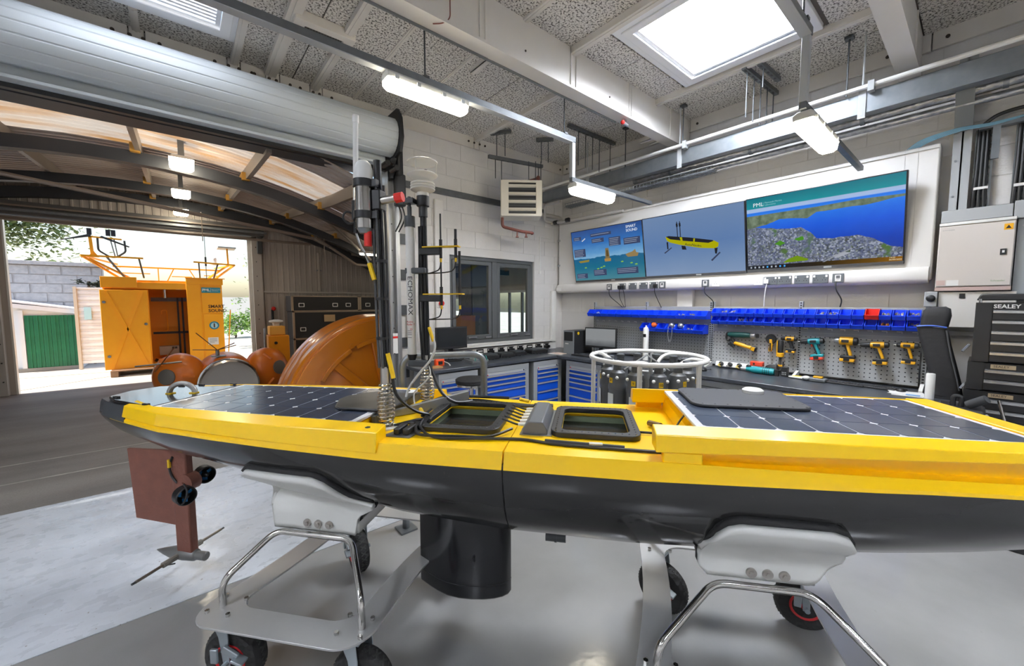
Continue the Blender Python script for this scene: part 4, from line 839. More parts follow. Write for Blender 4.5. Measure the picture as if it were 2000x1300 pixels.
# ---------------------------------------------------------------- masts
springm = mat('spring_steel', '#d6cfc0', .2, .95)
def spring(px, py, parent):
    MB().lathe([(.05, 0), (.05, .006), (.03, .008)], 20, T(px, py, 1.0515)).o('mast_foot', plasw, parent)
    pts = []; turns = 11
    for i in range(turns * 12 + 1):
        a = 2 * PI * i / 12; t = i / (turns * 12); r = .026 + .010 * math.sin(PI * min(1, t * 1.15)); pts.append((px + r * math.cos(a), py + r * math.sin(a), 1.06 + .19 * t))
    MB().tube(pts, .0046, 6).o('mast_spring', springm, parent); MB().cyl((px, py, 1.055), (px, py, 1.27), .013, n=10).o('spring_core', alum, parent)
    MB().cyl((px, py, 1.235), (px, py, 1.325), .0215, n=16).o('mast_socket', brushed, parent)
m1 = MB().tube([(-.86, -.21, 1.31), (-.868, -.21, 1.75), (-.872, -.21, 2.20)], .0165, 12).o('mast', black, boat)
spring(-.86, -.21, m1)
for k, (dx, dy) in enumerate(((-.02, -.012), (.018, -.010), (.002, -.022), (-.012, .018), (.02, .012))): MB().tube(spline([(-.86 + dx, -.21 + dy, 1.32), (-.866 + dx * 1.1, -.21 + dy, 1.6), (-.868 + dx, -.21 + dy * 1.2, 1.9), (-.872 + dx, -.21 + dy, 2.1)]), .006, 6).o('mast_cable', black if k % 2 else mat('cable_grey', '#4a4b4d', .4), m1)
for z in (1.45, 1.62, 1.78): MB().lathe([(.028, -.006), (.028, .006)], 12, T(-.865, -.215, z)).o('cable_tie', black, m1)
gx, gy = -.922, -.235
MB().lathe([(.0375, 0), (.0375, .20)], 24, T(gx, gy, 1.915)).o('gps_can', chrome, m1); MB().lathe([(.037, 0), (.0365, .045), (.03, .066), (.018, .079), (.0, .085)], 24, T(gx, gy, 2.115)).o('gps_dome', mat('dome_white', '#dfe0de', .35), m1)
for z in (2.085, 1.955): MB().lathe([(.044, 0), (.044, .03)], 24, T(gx, gy, z)).box(gx + .03, -.86, gy - .014, gy + .03, z, z + .03).o('can_clamp', black, m1)
MB().lathe([(.022, -.02), (.034, 0)], 16, T(gx, gy, 1.915)).o('can_base', galv, m1); MB().cyl((gx + .012, gy, 1.842), (gx + .012, gy, 1.905), .016, n=12).o('red_plug', red, m1)
MB().cyl((-.968, -.225, 2.02), (-.957, -.225, 2.375), .0105, n=12).o('whip_aerial', plasw, m1); MB().cyl((-.957, -.225, 2.355), (-.9565, -.225, 2.385), .0128, n=12).o('aerial_cap', plasw, m1)
MB().cyl((-.97, -.225, 1.955), (-.968, -.225, 2.035), .017, n=10).cyl((-.972, -.225, 1.90), (-.97, -.225, 1.955), .010, n=8).o('aerial_base', black, m1)
MB().tube(spline([(-.97, -.225, 1.975), (-1.005, -.235, 1.99), (-1.02, -.24, 1.965), (-1.0, -.235, 1.94), (-.972, -.23, 1.945)]), .0045, 6).o('aerial_lead', black, m1); MB().tube(spline([(-.97, -.225, 1.90), (-.95, -.23, 1.85), (-.92, -.235, 1.80), (-.885, -.235, 1.70)]), .005, 6).o('aerial_lead', mat('lead_grey', '#8c8c88', .4), m1)
MB().cyl((-.905, -.238, 1.77), (-.885, -.236, 1.70), .010, n=8).o('lead_sleeve', yellowp, m1)
MB().box(-.885, -.845, -.245, -.185, 1.99, 2.075).o('bracket', black, m1, bev=.006); MB().cyl((-.85, -.225, 2.03), (-.785, -.225, 2.038), .0165, n=14).o('light_tube', brushed, m1); MB().cyl((-.785, -.225, 2.038), (-.752, -.225, 2.042), .021, n=8).o('red_cap', red, m1)
MB().tube(spline([(-.85, -.215, 1.40), (-.83, -.21, 1.30), (-.815, -.2, 1.2), (-.76, -.15, 1.12), (-.70, -.1, 1.085), (-.68, -.16, 1.08)]), .007, 6).o('mast_lead', black, m1); MB().cyl((-.84, -.222, 1.385), (-.822, -.21, 1.275), .010, n=8).o('lead_sleeve', yellowp, m1)
m2 = MB().tube([(-.835, .19, 1.25), (-.838, .19, 1.7), (-.84, .19, 2.14)], .0175, 12).o('mast', black, boat)
spring(-.835, .19, m2)
for k, (dx, dy) in enumerate(((-.02, -.01), (.017, -.012), (-.005, -.022))): MB().tube(spline([(-.835 + dx, .19 + dy, 1.30), (-.84 + dx * 1.3, .19 + dy, 1.55), (-.84 + dx, .19 + dy * 1.2, 1.85), (-.84 + dx, .19 + dy, 2.0)]), .006, 6).o('mast_cable', black, m2)
MB().lathe([(.023, 0), (.023, .05), (.033, .055), (.033, .105)], 16, T(-.84, .19, 2.05)).o('sensor_collar', black, m2)
ws = mat('sensor_white', '#e2dfd6', .4)
ws_ = MB().lathe([(.029, 0), (.030, .028), (.050, .036), (.062, .042), (.064, .047), (.052, .051), (.062, .056), (.064, .061), (.052, .065), (.061, .070), (.062, .075), (.050, .079), (.056, .083), (.035, .088)], 28, T(-.84, .19, 2.145)).o('weather_sensor', ws, m2, smooth=30)
MB().lathe([(.034, .086), (.055, .100), (.075, .112), (.078, .118), (.072, .123), (.0, .1235)], 28, T(-.84, .19, 2.145)).o('sensor_plate', ws, m2); MB().lathe([(.055, .176), (.077, .179), (.078, .184), (.065, .190), (.0, .193)], 28, T(-.84, .19, 2.145)).o('sensor_roof', ws, m2)
for a in (.4, 2.5, 4.6): MB().cyl((-.84 + .070 * math.cos(a), .19 + .070 * math.sin(a), 2.266), (-.84 + .070 * math.cos(a), .19 + .070 * math.sin(a), 2.325), .0032, n=6).o('sensor_post', ws, m2)
for a in (1.5, 3.6, 5.6): MB().cyl((-.84 + .035 * math.cos(a), .19 + .035 * math.sin(a), 2.268), (-.84 + .035 * math.cos(a), .19 + .035 * math.sin(a), 2.281), .008, n=8).o('sensor_nub', black, m2)
ex, ey = -.905, .165
MB().lathe([(.021, 0), (.0235, .004), (.0235, .68), (.021, .70)], 20, T(ex, ey, 1.33)).o('radar_reflector', plasw, m2); MB().lathe([(.028, 0), (.028, .055)], 14, T(ex, ey, 1.995)).cyl((ex, ey, 2.05), (ex, ey, 2.10), .012, n=8).o('reflector_cap', dgrey, m2)
MB().box(-.93, -.875, ey - .025, ey + .025, 2.115, 2.14).cyl((ex, ey, 2.10), (ex, ey, 2.15), .009, n=8).o('reflector_mount', black, m2)
MB().lathe([(.018, -.03), (.026, 0)], 14, T(ex, ey, 1.33)).o('reflector_base', black, m2); MB().box(-.925, -.82, .15, .205, 1.265, 1.30).o('lower_clamp', dgrey, m2, bev=.005); MB().box(-.93, -.82, .145, .20, 1.755, 1.785).o('upper_clamp', dgrey, m2, bev=.005)
let = mat('print_black', '#17181a', .5); ltr = mat('print_red', '#c02028', .5)
RV = M(((0, -1, 0), (0, 0, 0), (0, 0, 0)))
def vtext(nm, s, size, z, m_, sx=1, dx=0): o_ = text(nm, s, size, (ex + dx, ey - .0242, z), (PI / 2, R(90), 0), m_, m2, 'CENTER', sx=sx); return o_
vtext('brand_print', 'ECHOMAX', .036, 1.64, let, 1.15, .005)
text('type_print', 'Active\nRadar T', .014, (ex - .017, ey - .0242, 1.497), (PI / 2, 0, 0), ltr, m2); text('type_print', 'XS', .013, (ex - .0, ey - .0242, 1.465), (PI / 2, 0, 0), ltr, m2)
for z in (1.455, 1.445, 1.435, 1.42): MB().box(ex - .012, ex + .010, ey - .0245, ey - .0235, z, z + .003).o('fine_print', mgrey, m2)
for z, k in ((1.886, 0), (1.645, 1)):
    y_ = .16; pl = MB().box(-.83, -.635 + .02 * k, y_ - .02, y_ + .02, z, z + .006).o('aerial_plate', yellowp, m2); MB().box(-.85, -.735, y_ - .018, y_ + .022, z - .036, z - .002).o('plate_bracket', black, m2, bev=.004)
    for x, h in ((-.735, .13 if k == 0 else .21), (-.655 + .02 * k, .05 if k == 0 else .18)):
        MB().cyl((x, y_, z + .006), (x, y_, z + .04), .009, n=8).cyl((x, y_, z + .04), (x, y_, z + .04 + h), .0045 if x < -.7 else .007, n=8).o('stub_aerial', black, m2)
        MB().cyl((x, y_, z - .055), (x, y_, z), .008, n=8).o('aerial_connector', black, m2); MB().cyl((x, y_, z - .075), (x, y_, z - .052), .0062, n=8).o('connector_sleeve', yellowp, m2)
        MB().tube(spline([(x, y_, z - .07), (x - .01, y_, z - .11), (x - .05, y_ + .01, z - .125), (-.82, y_ + .02, z - .13)]), .0035, 6).o('aerial_lead', black, m2)
MB().tube(spline([(-.80, .17, 1.44), (-.775, .16, 1.38), (-.79, .14, 1.31), (-.85, .11, 1.23), (-.90, .09, 1.15), (-.90, .06, 1.08)]), .0065, 8).o('white_lead', mat('lead_white', '#c9c9c4', .4), m2); MB().cyl((-.81, .17, 1.475), (-.785, .165, 1.40), .009, n=8).o('lead_sleeve', yellowp, m2)
MB().tube(spline([(-.82, .18, 1.30), (-.79, .17, 1.22), (-.74, .16, 1.13), (-.67, .17, 1.08), (-.60, .245, 1.07)]), .0085, 6).o('mast_lead', black, m2); MB().tube(spline([(-.815, .17, 1.27), (-.80, .15, 1.23), (-.82, .12, 1.19), (-.86, .08, 1.14), (-.84, .05, 1.07)]), .004, 6).o('white_lead', MATS['lead_white'], m2)
# grey swept fairing between the masts
MB().add([(-.965, -.13, 1.055), (-.62, .255, 1.055), (-.64, .27, 1.055), (-.985, -.11, 1.055), (-.985, -.11, 1.075), (-.64, .27, 1.12), (-.62, .255, 1.12), (-.965, -.13, 1.075)], [(0, 1, 2, 3), (4, 5, 6, 7), (0, 1, 6, 7), (2, 3, 4, 5), (1, 2, 5, 6), (0, 3, 4, 7)]).o('spray_rail', mat('rail_grey', '#8e9192', .4, .3), boat)
# ---------------------------------------------------------------- underwater gear
br = mat('antifoul_brown', '#7b4a3a', .6, var=(14, '#6a3e31', .3), bump=(60, .2))
st = MB().prism([(-2.285, .16), (-2.18, .16), (-2.185, .83), (-2.285, .85)], -.022, .022, XZ).o('rudder_strut', br, boat, bev=.008)
MB().prism([(-2.575, .35), (-2.29, .335), (-2.29, .775), (-2.605, .765)], -.008, .008, XZ).o('rudder_blade', br, boat, bev=.002)
MB().lathe([(.003, -.18), (.018, -.13), (.034, -.06), (.036, .02), (.032, .09), (.024, .10), (.024, .16), (.018, .165)], 16, T(-2.27, 0, .165) @ M.Rotation(PI / 2, 4, 'Y')).o('foil_bulb', mat('bulb_grey', '#6b6a68', .4, .3), st)
for s in (-1, 1):
    MB().cyl((-2.27, s * .03, .165), (-2.27, s * .11, .165), .0165, n=10).o('foil_sleeve', mat('sleeve_grey', '#77736b', .5), st); MB().cyl((-2.27, s * .11, .165), (-2.27, s * .245, .165), .008, n=10).o('foil_rod', mat('rod_bronze', '#8d857a', .35, .8), st); MB().cyl((-2.27, s * .245, .165), (-2.27, s * .262, .165), .006, n=8).o('rod_tip', dgrey, st)
    MB().tube([(-2.28, s * .10, .155), (-2.25, s * .06, .145)], .004, 5).o('rod_pin', black, st)
    c_ = V((-2.155 - .03 * s, s * .085, .585 + .02 * s)); q = M.Rotation(R(90), 4, 'Y') @ M.Rotation(R(20), 4, 'X')
    th = MB().lathe([(.044, -.03), (.049, -.025), (.049, .025), (.044, .03), (.041, .025), (.041, -.025), (.044, -.03)], 24, T(*c_) @ q).o('thruster_ring', black, st)
    MB().lathe([(.005, -.04), (.014, -.03), (.015, .02), (.005, .035)], 12, T(*c_) @ q).o('thruster_hub', black, st)
    for a in (0, 2.09, 4.19): MB().cb(c_ + q.to_3x3() @ V((.027 * math.cos(a), .027 * math.sin(a), 0)), (.020, .024, .004), (q.to_3x3() @ M.Rotation(a, 3, 'Z') @ M.Rotation(R(35), 3, 'X'))).o('thruster_blade', mat('blade_blue', '#3d8fd0', .4), st)
    MB().bar((-2.20, s * .022, .60), c_ + V((0, -s * .045, 0)), .03, .012).o('thruster_arm', br, st)
MB().lathe([(.05, -.03), (.05, .03)], 14, T(-2.19, 0, .60) @ M.Rotation(PI / 2, 4, 'X')).o('arm_boss', br, st)
MB().tube(spline([(-2.15, -.1, .565), (-2.12, -.12, .53), (-2.09, -.115, .55), (-2.09, -.1, .60), (-2.12, -.09, .63)]), .0045, 6).o('thruster_lead', black, st); MB().tube(spline([(-2.265, -.026, .745), (-2.285, -.03, .70), (-2.275, -.03, .64), (-2.24, -.03, .60)]), .006, 6).o('thruster_lead', black, st); MB().cyl((-2.283, -.031, .73), (-2.284, -.031, .685), .009, n=8).o('lead_sleeve', yellowp, st)
# keel fairing and small transducer
kp = []
for i in range(24):
    a = 2 * PI * i / 24; x = math.cos(a); y = math.sin(a); kp.append((-.575 + .235 * x, (.095 if x > 0 else .095 * (1 - .75 * x * x)) * y))
gk = mat('keel_black', '#1e1f21', .22, coat=.2)
MB().prism(kp, .20, .64).o('keel_fairing', gk, boat, bev=.012); MB().prism([(p[0] * 1.004 + .0023, p[1] * 1.01) for p in kp], .268, .272).o('fairing_seam', black, boat)
for z in (.415, .395): MB().cyl((-.50, -.1, z), (-.50, -.088, z), .006, n=6).o('fairing_screw', black, boat)
MB().cyl((-.165, -.07, .548), (-.075, -.07, .548), .024, n=12).cyl((-.125, -.07, .548), (-.115, -.07, .548), .027, n=12).box(-.14, -.10, -.085, -.055, .55, .60).o('transducer', dgrey, boat)
MB().cb((-1.72, .05, .735), (.24, .05, .06), M.Rotation(R(9), 3, 'Y')).o('skeg', black, boat, bev=.01)
tm = mat('tape_silver', '#bdbdb9', .35, .4, var=(30, '#8d8d8a', .3))
MB().add([(x, hull_y(x, z, .001), z) for x in (-.92, -.86, -.80, -.76) for z in (.60, .625)] , [(0, 1, 3, 2), (2, 3, 5, 4), (4, 5, 7, 6)]).o('keel_tape', tm, boat, fix=False)

# ================================================================ TROLLEYS
g = NG('tyre_rubber', .8); w1_ = g.n('TexVoronoi'); w1_.inputs['Scale'].default_value = 42; g.l(g.tc.outputs['Object'], w1_.inputs['Vector']); g.b.inputs['Base Color'].default_value = lin('#262626'); g.bump(w1_.outputs['Distance'], .6, .01); tyre = g.m
ssheet = mat('satin_stainless', '#c6c6c5', .34, .55, var=(5, '#cfcfce', .3)); sad = mat('saddle_white', '#dcdcd8', .35, var=(4, '#d2d2ce', .3)); zinc = mat('bright_zinc', '#b3bcc2', .35, .75)
def caster(parent, x, y, ang):
    cst = MB().box(-.055, .055, -.05, .05, .313, .323).o('caster', zinc, parent, bev=.003); cst.location = (x, y, 0); cst.rotation_euler = (0, 0, ang)
    # local: wheel axis along x
    MB().lathe([(.06, -.036), (.085, -.04), (.112, -.036), (.124, -.022), (.128, 0), (.124, .022), (.112, .036), (.085, .04), (.06, .036)], 32, T(0, -.03, .128) @ M.Rotation(PI / 2, 4, 'Y')).o('tyre', tyre, cst)
    tb = MB()
    for i in range(24):
        a = 2 * PI * i / 24
        for s in (-1, 1): tb.cb((0, -.03 + .1265 * math.cos(a), .128 + .1265 * math.sin(a)), (.036, .006, .003), M.Rotation(a - PI / 2, 3, 'X') @ M.Rotation(s * R(34), 3, 'Z'))
    tb.o('tread', mat('tread_grey', '#3a3a39', .85), cst)['kind'] = 'stuff'
    MB().lathe([(.02, -.036), (.05, -.032), (.064, -.041), (.070, -.036), (.070, .036), (.064, .041), (.05, .032), (.02, .036)], 24, T(0, -.03, .128) @ M.Rotation(PI / 2, 4, 'Y')).o('rim', mat('rim_red', '#c8161d', .4), cst)
    MB().prism([(-.035, .31), (.03, .31), (.0, .24), (-.016, .115), (-.044, .115), (-.042, .24)], -.054, -.048, M(((0, 0, 1, 0), (1, 0, 0, 0), (0, 1, 0, 0), (0, 0, 0, 1)))).prism([(-.035, .31), (.03, .31), (.0, .24), (-.016, .115), (-.044, .115), (-.042, .24)], .048, .054, M(((0, 0, 1, 0), (1, 0, 0, 0), (0, 1, 0, 0), (0, 0, 0, 1)))).box(-.054, .054, -.05, .05, .305, .313).o('fork', zinc, cst, bev=.002)
    MB().cyl((-.07, -.03, .128), (.07, -.03, .128), .012, n=10).o('axle', zinc, cst)
    MB().cb((-.066, -.06, .19), (.014, .07, .03), M.Rotation(R(30), 3, 'X')).cb((-.07, -.10, .165), (.04, .05, .012), M.Rotation(R(20), 3, 'X')).cb((-.066, .01, .17), (.012, .03, .06)).o('brake_pedal', zinc, cst, bev=.003)
    return cst
def trolley(label, xa, xb, angs, top, bot, bx0, bx1, zb):
    t = thing('boat_trolley', label, 'trolley', (BO.x, BO.y, 0), BA, 'boat trolleys')
    ya, yb = -.58, .40; aw = .115
    def side(u):   # waist
        return .035 * math.sin(PI * min(1, max(0, (u - ya) / (yb - ya))))
    out = [(p[0] + (side(p[1]) if p[0] < (xa + xb) / 2 else -side(p[1])), p[1]) for p in rrect(xa, xb, ya, yb, .13, 8)]
    inn = [(p[0] + (side(p[1]) if p[0] < (xa + xb) / 2 else -side(p[1])), p[1]) for p in rrect(xa + aw, xb - aw, ya + aw * 1.05, yb - aw * .9, .09, 8)]
    def sub(poly):
        r = []
        for i, p in enumerate(poly):
            q = poly[(i + 1) % len(poly)]; n = max(1, int(math.hypot(p[0] - q[0], p[1] - q[1]) / .12)) if i % 9 == 8 else 1
            for k in range(6 if i % 9 == 8 else 1):
                f = k / (6 if i % 9 == 8 else 1); x = p[0] + (q[0] - p[0]) * f; y = p[1] + (q[1] - p[1]) * f
                r.append((x, y))
        return r
    def waist(poly):
        cx = (xa + xb) / 2; return [(p[0] + (side(p[1]) if p[0] < cx else -side(p[1])), p[1]) for p in poly]
    SK = lambda x, y: x + .15 * (y + .1)
    o0 = waist(sub(rrect(xa, xb, ya, yb, .13, 8))); i0 = waist(sub(rrect(xa + aw, xb - aw, ya + aw * 1.05, yb - aw * .9, .09, 8)))
    o0 = [(SK(*p), p[1]) for p in o0]; i0 = [(SK(*p), p[1]) for p in i0]
    MB().ring(o0, i0, .324, .333).o('base_plate', ssheet, t, bev=.001)
    wx = (xa + .105, xb - .10); k = 0
    for y in (-.47, .29):
        for x in wx:
            x = SK(x, y); caster(t, x, y, angs[k]); k += 1
            for dx in (-.05, .05):
                for dy in (-.045, .045): MB().cyl((x + dx, y + dy, .333), (x + dx, y + dy, .345), .009, n=6).o('bolt', chrome, t)
    cx = (bx0 + bx1) / 2
    for s, y0 in ((1, -.47), (-1, .33)):
        yi = -.285 if s == 1 else .285
        MB().tube(bend([(SK(wx[0] - .02, y0), y0, .333), (SK(wx[0] - .02, y0), y0, .44), (bx0 + .02, yi, zb), (bx1 - .02, yi, zb), (SK(wx[1] + .03, y0), y0, .44), (SK(wx[1] + .03, y0), y0, .333)], .05, 6), .0135, 12).o('tube_frame', chrome, t)
    # saddle: flanges that follow the hull, joined by a floor plate
    cols = [top[0][0] + (top[-1][0] - top[0][0]) * i / 44 for i in range(45)]; m = 14
    for s in (1, -1):
        for nm, off, mm_, cut in (('saddle', .036, sad, 0.0), ('saddle_pad', .010, rubber, .022)):
            vs = []; 
            for x in cols:
                zt = lut(top, x) + cut; zl = lut(bot, x)
                for j in range(m):
                    z = zt + (zl - zt) * j / (m - 1)
                    q = min(1, max(0, (.80 - z) / .14)); q = q * q * (3 - 2 * q); y = hull_y(x, max(z, .74), off) * (1 - q) + q * (-.262 - off + .036)
                    vs.append((x, s * y, z))
            ob = MB().add(vs, [(i * m + j, i * m + j + 1, (i + 1) * m + j + 1, (i + 1) * m + j) for i in range(len(cols) - 1) for j in range(m - 1)]).o(nm, mm_, t, smooth=50)
            so_ = ob.modifiers.new('thickness', 'SOLIDIFY'); so_.thickness = .022; so_.offset = 0
    MB().box(bx0, bx1, -.26, .26, zb + .012, zb + .03).box(bx0, bx0 + .02, -.26, .26, zb + .012, max(zb + .05, kz(bx0) - .03)).box(bx1 - .02, bx1, -.26, .26, zb + .012, max(zb + .05, kz(bx1) - .02)).o('saddle_floor', sad, t, bev=.004)
    for i in range(3):
        x = cx + (i - 1) * .055 + .02; MB().cyl((x, -.26, zb + .048), (x, -.281, zb + .048), .018, n=16).cyl((x, -.281, zb + .048), (x, -.287, zb + .048), .010, n=6).o('saddle_bolt', brushed, t)
    return t
trolley('wheeled steel trolley carrying the stern end of the boat', -1.515, -.72, [R(96), R(88), R(48), R(70)], [(-1.53, .79), (-1.50, .845), (-1.45, .875), (-1.10, .885), (-1.05, .86), (-.98, .775), (-.93, .745), (-.89, .735)], [(-1.53, .76), (-1.43, .735), (-1.415, .70), (-1.41, .575), (-.99, .575), (-.975, .66), (-.89, .715)], -1.40, -.98, .565)
trolley('wheeled steel trolley carrying the bow end of the boat', .225, 1.09, [R(92), R(84), R(55), R(76)], [(.43, .70), (.445, .80), (.48, .845), (.52, .86), (.80, .855), (.85, .835), (.885, .79), (.90, .74)], [(.43, .62), (.46, .585), (.80, .585), (.83, .60), (.86, .655), (.90, .69)], .46, .83, .565)
# ================================================================ SCREEN WALL (local frame: x right, y into the wall, z up)
RZ = -PI / 2
# white boxed fascia
f = struct(MB().box(4.80, X0 - .012, .295, 4.53, 1.79, 2.895).o('trim_6', mat('fascia_white', '#dcdad7', .5), bev=.012))
fm = MATS['fascia_white']
for y in (.42, .50): MB().box(4.797, 4.80, y, y + .004, 1.92, 2.89).o('panel_joint', joint, f)
MB().loft([[(4.80, y, 1.90), (4.775, y, 1.895), (4.765, y, 1.87), (4.765, y, 1.80), (4.775, y, 1.775), (4.80, y, 1.765), (4.93, y, 1.765), (4.93, y, 1.90)] for y in (.31, 4.53)]).o('socket_trunking', fm, f, smooth=50)
MB().box(4.79, 4.80, .30, 4.53, 2.86, 2.865).o('panel_joint', joint, f)
struct(MB().box(4.865, X0 - .01, 4.53, Y0 - .012, 1.77, 2.86).o('trim_7', fm, bev=.01))
# vertical white trunking in the corner of the left wall and sill trunking
tag(MB().box(4.66, 4.755, 4.535, 4.588, .97, 1.80).o('corner_trunking', plasw, bev=.008), 'white vertical trunking on the left wall beside the corner', 'trunking')
tr_ = thing('dado_trunking', 'white bench-level trunking below the window sill carrying sockets', 'trunking', (2.72, 4.50, .845)); MB().box(0, 2.0, .0, .088, .008, .125).o('body', plasw, tr_, bev=.006); MB().box(0, 2.0, -.002, .0, .118, .121).o('cover_joint', lgrey, tr_)
# ---- screens
def screen_mat(name, build):
    m = bpy.data.materials.new(name); m.use_nodes = True; g = NG.__new__(NG); g.m = m; g.nt = m.node_tree; g.b = g.nt.nodes['Principled BSDF']; g.tc = g.n('TexCoord')
    e = g.n('Emission'); e.inputs[1].default_value = .62; g.l(build(g), e.inputs[0])
    gl = g.n('BsdfGlossy'); gl.inputs['Roughness'].default_value = .12; gl.inputs[0].default_value = (.03, .03, .03, 1); ad = g.n('AddShader'); g.l(e.outputs[0], ad.inputs[0]); g.l(gl.outputs[0], ad.inputs[1]); g.l(ad.outputs[0], g.nt.nodes['Material Output'].inputs[0]); MATS[name] = m
    return m
SW, SH = 1.205, .735
def uv(g):
    o = g.xyz(); return g.math('ADD', g.math('DIVIDE', o[0], SW), .5), g.math('SUBTRACT', .5, g.math('DIVIDE', o[2], SH))
def s1(g):
    u, v = uv(g); n = g.noise(6, 4, ani=(1, 1, 3)); vv = g.math('ADD', v, g.math('MULTIPLY', g.math('SUBTRACT', n, .5), .10))
    return g.ramp(vv, [(0, '#2b4a85'), (.25, '#2a66ad'), (.46, '#5b93c4'), (.555, '#7aa9cc'), (.56, '#1d5d85'), (.75, '#1d6885'), (1, '#47808f')])
def s2(g):
    u, v = uv(g); return g.ramp(g.math('ADD', v, g.math('MULTIPLY', g.math('SUBTRACT', g.noise(2, 3), .5), .25)), [(0, '#6b84a9'), (.5, '#5c7aa8'), (.8, '#6f89ae'), (1, '#7d93b3')])
def s3(g):
    u, v = uv(g)
    nz = g.noise(5, 6); nf = g.noise(16, 5); wob = g.math('MULTIPLY', g.math('SUBTRACT', nz, .5), .26)
    sky = g.ramp(v, [(0, '#0f6f7f'), (.14, '#138a95'), (.145, '#9fb4d6'), (.19, '#9db7e0'), (.2, '#1d6fe0'), (.235, '#2a7be6'), (1, '#1546c8')])
    sea = g.ramp(g.math('ADD', v, g.math('MULTIPLY', nf, .08)), [(.2, '#2d82ec'), (.5, '#1557d6'), (.75, '#0e3cae'), (1, '#0c2f88')])
    G = lambda st: g.ramp(u, [(p, (q, q, q)) for p, q in st])
    fb_ = G([(0, .41), (.15, .38), (.25, .33), (.36, .35), (.44, .37), (.5, .305), (.8, .30), (1, .262)]); ft = G([(0, .238), (.5, .238), (.75, .225), (1, .24)])
    far = g.math('MULTIPLY', g.math('GREATER_THAN', g.math('ADD', fb_, g.math('MULTIPLY', wob, .15)), v), g.math('GREATER_THAN', v, ft))
    shore = g.math('SUBTRACT', v, G([(0, .40), (.2, .44), (.3, .47), (.4, .47), (.46, .56), (.5, .64), (.6, .66), (.75, .65), (.85, .72), (.93, .80), (1, .84)]))
    land = g.math('GREATER_THAN', g.math('ADD', shore, g.math('MULTIPLY', wob, .3)), 0)
    city = g.ramp(g.vor(75, out='Color'), [(0, '#2b3040'), (.25, '#4d5570'), (.45, '#7a8299'), (.6, '#3d4436'), (.75, '#a5acbf'), (.9, '#596a4a'), (1, '#d3d6df')])
    park = g.ramp(g.noise(7, 3), [(.60, '#000000'), (.66, '#ffffff')]); city = g.mix(park, city, '#4a6a34'); city = g.mix(g.ramp(nz, [(.35, '#000000'), (.7, '#aaaaaa')]), city, '#5a6484')
    c = g.mix(land, sea, city); c = g.mix(far, c, g.ramp(nf, [(.3, '#46573f'), (.7, '#7c8a76')]))
    top = g.math('LESS_THAN', v, .225); c = g.mix(top, c, sky)
    bar = g.math('GREATER_THAN', v, .945); return g.mix(bar, c, g.ramp(u, [(0, '#171a22'), (.55, '#221d18'), (.85, '#5a3d10'), (1, '#8a5c12')]))
bez = mat('screen_bezel', '#15161a', .3)
def tv(label, yc, zc, xc, smat):
    t = thing('wall_screen', label, 'screen', (xc, yc, zc), RZ, 'screens along the wall'); t.rotation_euler = (R(10.2), 0, RZ)
    w, h = SW / 2, SH / 2
    MB().box(-w - .011, w + .011, -.003, .045, -h - .028, h + .009).o('case', bez, t, bev=.005); MB().box(-w - .008, w + .008, -.006, 0, -h - .028, -h).o('chin', mat('chin_grey', '#5b5b5c', .3, .4), t)
    MB().box(-w, w, -.0045, -.003, -h, h).o('display', smat, t, smooth=0); MB().box(-.3, .3, .045, .11, -.2, .2).o('wall_bracket', black, t); MB().box(.06, .12, -.009, -.006, -h - .024, -h - .008).o('badge', lgrey, t)
    return t
def P2(u, v): return ((u - .5) * SW, (.5 - v) * SH)
def flat(t, nm, poly, material, d=.0045): return MB().prism([P2(*p) for p in poly], d, d + .0006, XZ).o(nm, material, t, smooth=0)
def E(c, s=.62): return emat('px_' + c.strip('#') + str(int(s * 10)), c, s)
T1 = tv('wall screen nearest the corner showing a sea diagram with captions', 3.527, 2.312, 4.715, screen_mat('screen_sea', s1))
for a, b_, c_, d in ((.30, .09, .60, .15), (.03, .11, .15, .18), (.31, .19, .49, .27), (.56, .21, .72, .37), (.76, .26, .97, .38), (.02, .36, .20, .52), (.30, .80, .49, .92), (.64, .80, .92, .92), (.03, .86, .20, .96)):
    flat(T1, 'caption_box', [(a, b_), (c_, b_), (c_, d), (a, d)], E('#3c4663'))
    k = b_ + .02
    while k < d - .015: flat(T1, 'caption_text', [(a + .01, k), (c_ - .02 - .03 * random.random(), k), (c_ - .02 - .03 * random.random(), k + .008), (a + .01, k + .008)], E('#98a3b8'), .0055); k += .03
flat(T1, 'buoy_tower', [(.50, .40), (.545, .40), (.555, .60), (.49, .60)], E('#7d6c4a')); flat(T1, 'buoy_window', [(.512, .44), (.535, .44), (.54, .56), (.51, .56)], E('#5a4a2c'), .0055); flat(T1, 'buoy_base', [(.475, .60), (.57, .60), (.565, .655), (.48, .655)], E('#a5834a'))
flat(T1, 'ship', [(.77, .56), (.80, .54), (.86, .52), (.90, .48), (.91, .54), (.94, .55), (.925, .61), (.80, .61)], E('#8f7a52')); flat(T1, 'small_craft', [(.08, .60), (.25, .585), (.24, .63), (.10, .64)], E('#8a7d3a'))
for u, v in ((.40, .76), (.44, .74), (.35, .78), (.70, .68), (.82, .72), (.16, .74), (.88, .75)): flat(T1, 'sea_creature', [(u, v), (u + .03, v - .012), (u + .04, v + .012), (u + .01, v + .018)], E('#7fb04a'))
flat(T1, 'satellite', [(.155, .20), (.21, .15), (.22, .165), (.165, .215)], E('#c3c9d3'))
text('caption', 'SMART\nSOUND', .05, (*[P2(.80, .10)[0]], -.0055, P2(.80, .10)[1]), (PI / 2, 0, 0), E('#e8eef6'), T1)
T2 = tv('middle wall screen showing a yellow boat against grey-blue sky', 2.304, 2.316, 4.715, screen_mat('screen_boat', s2))
YB = E('#a9a50c'); DB = E('#23242a')
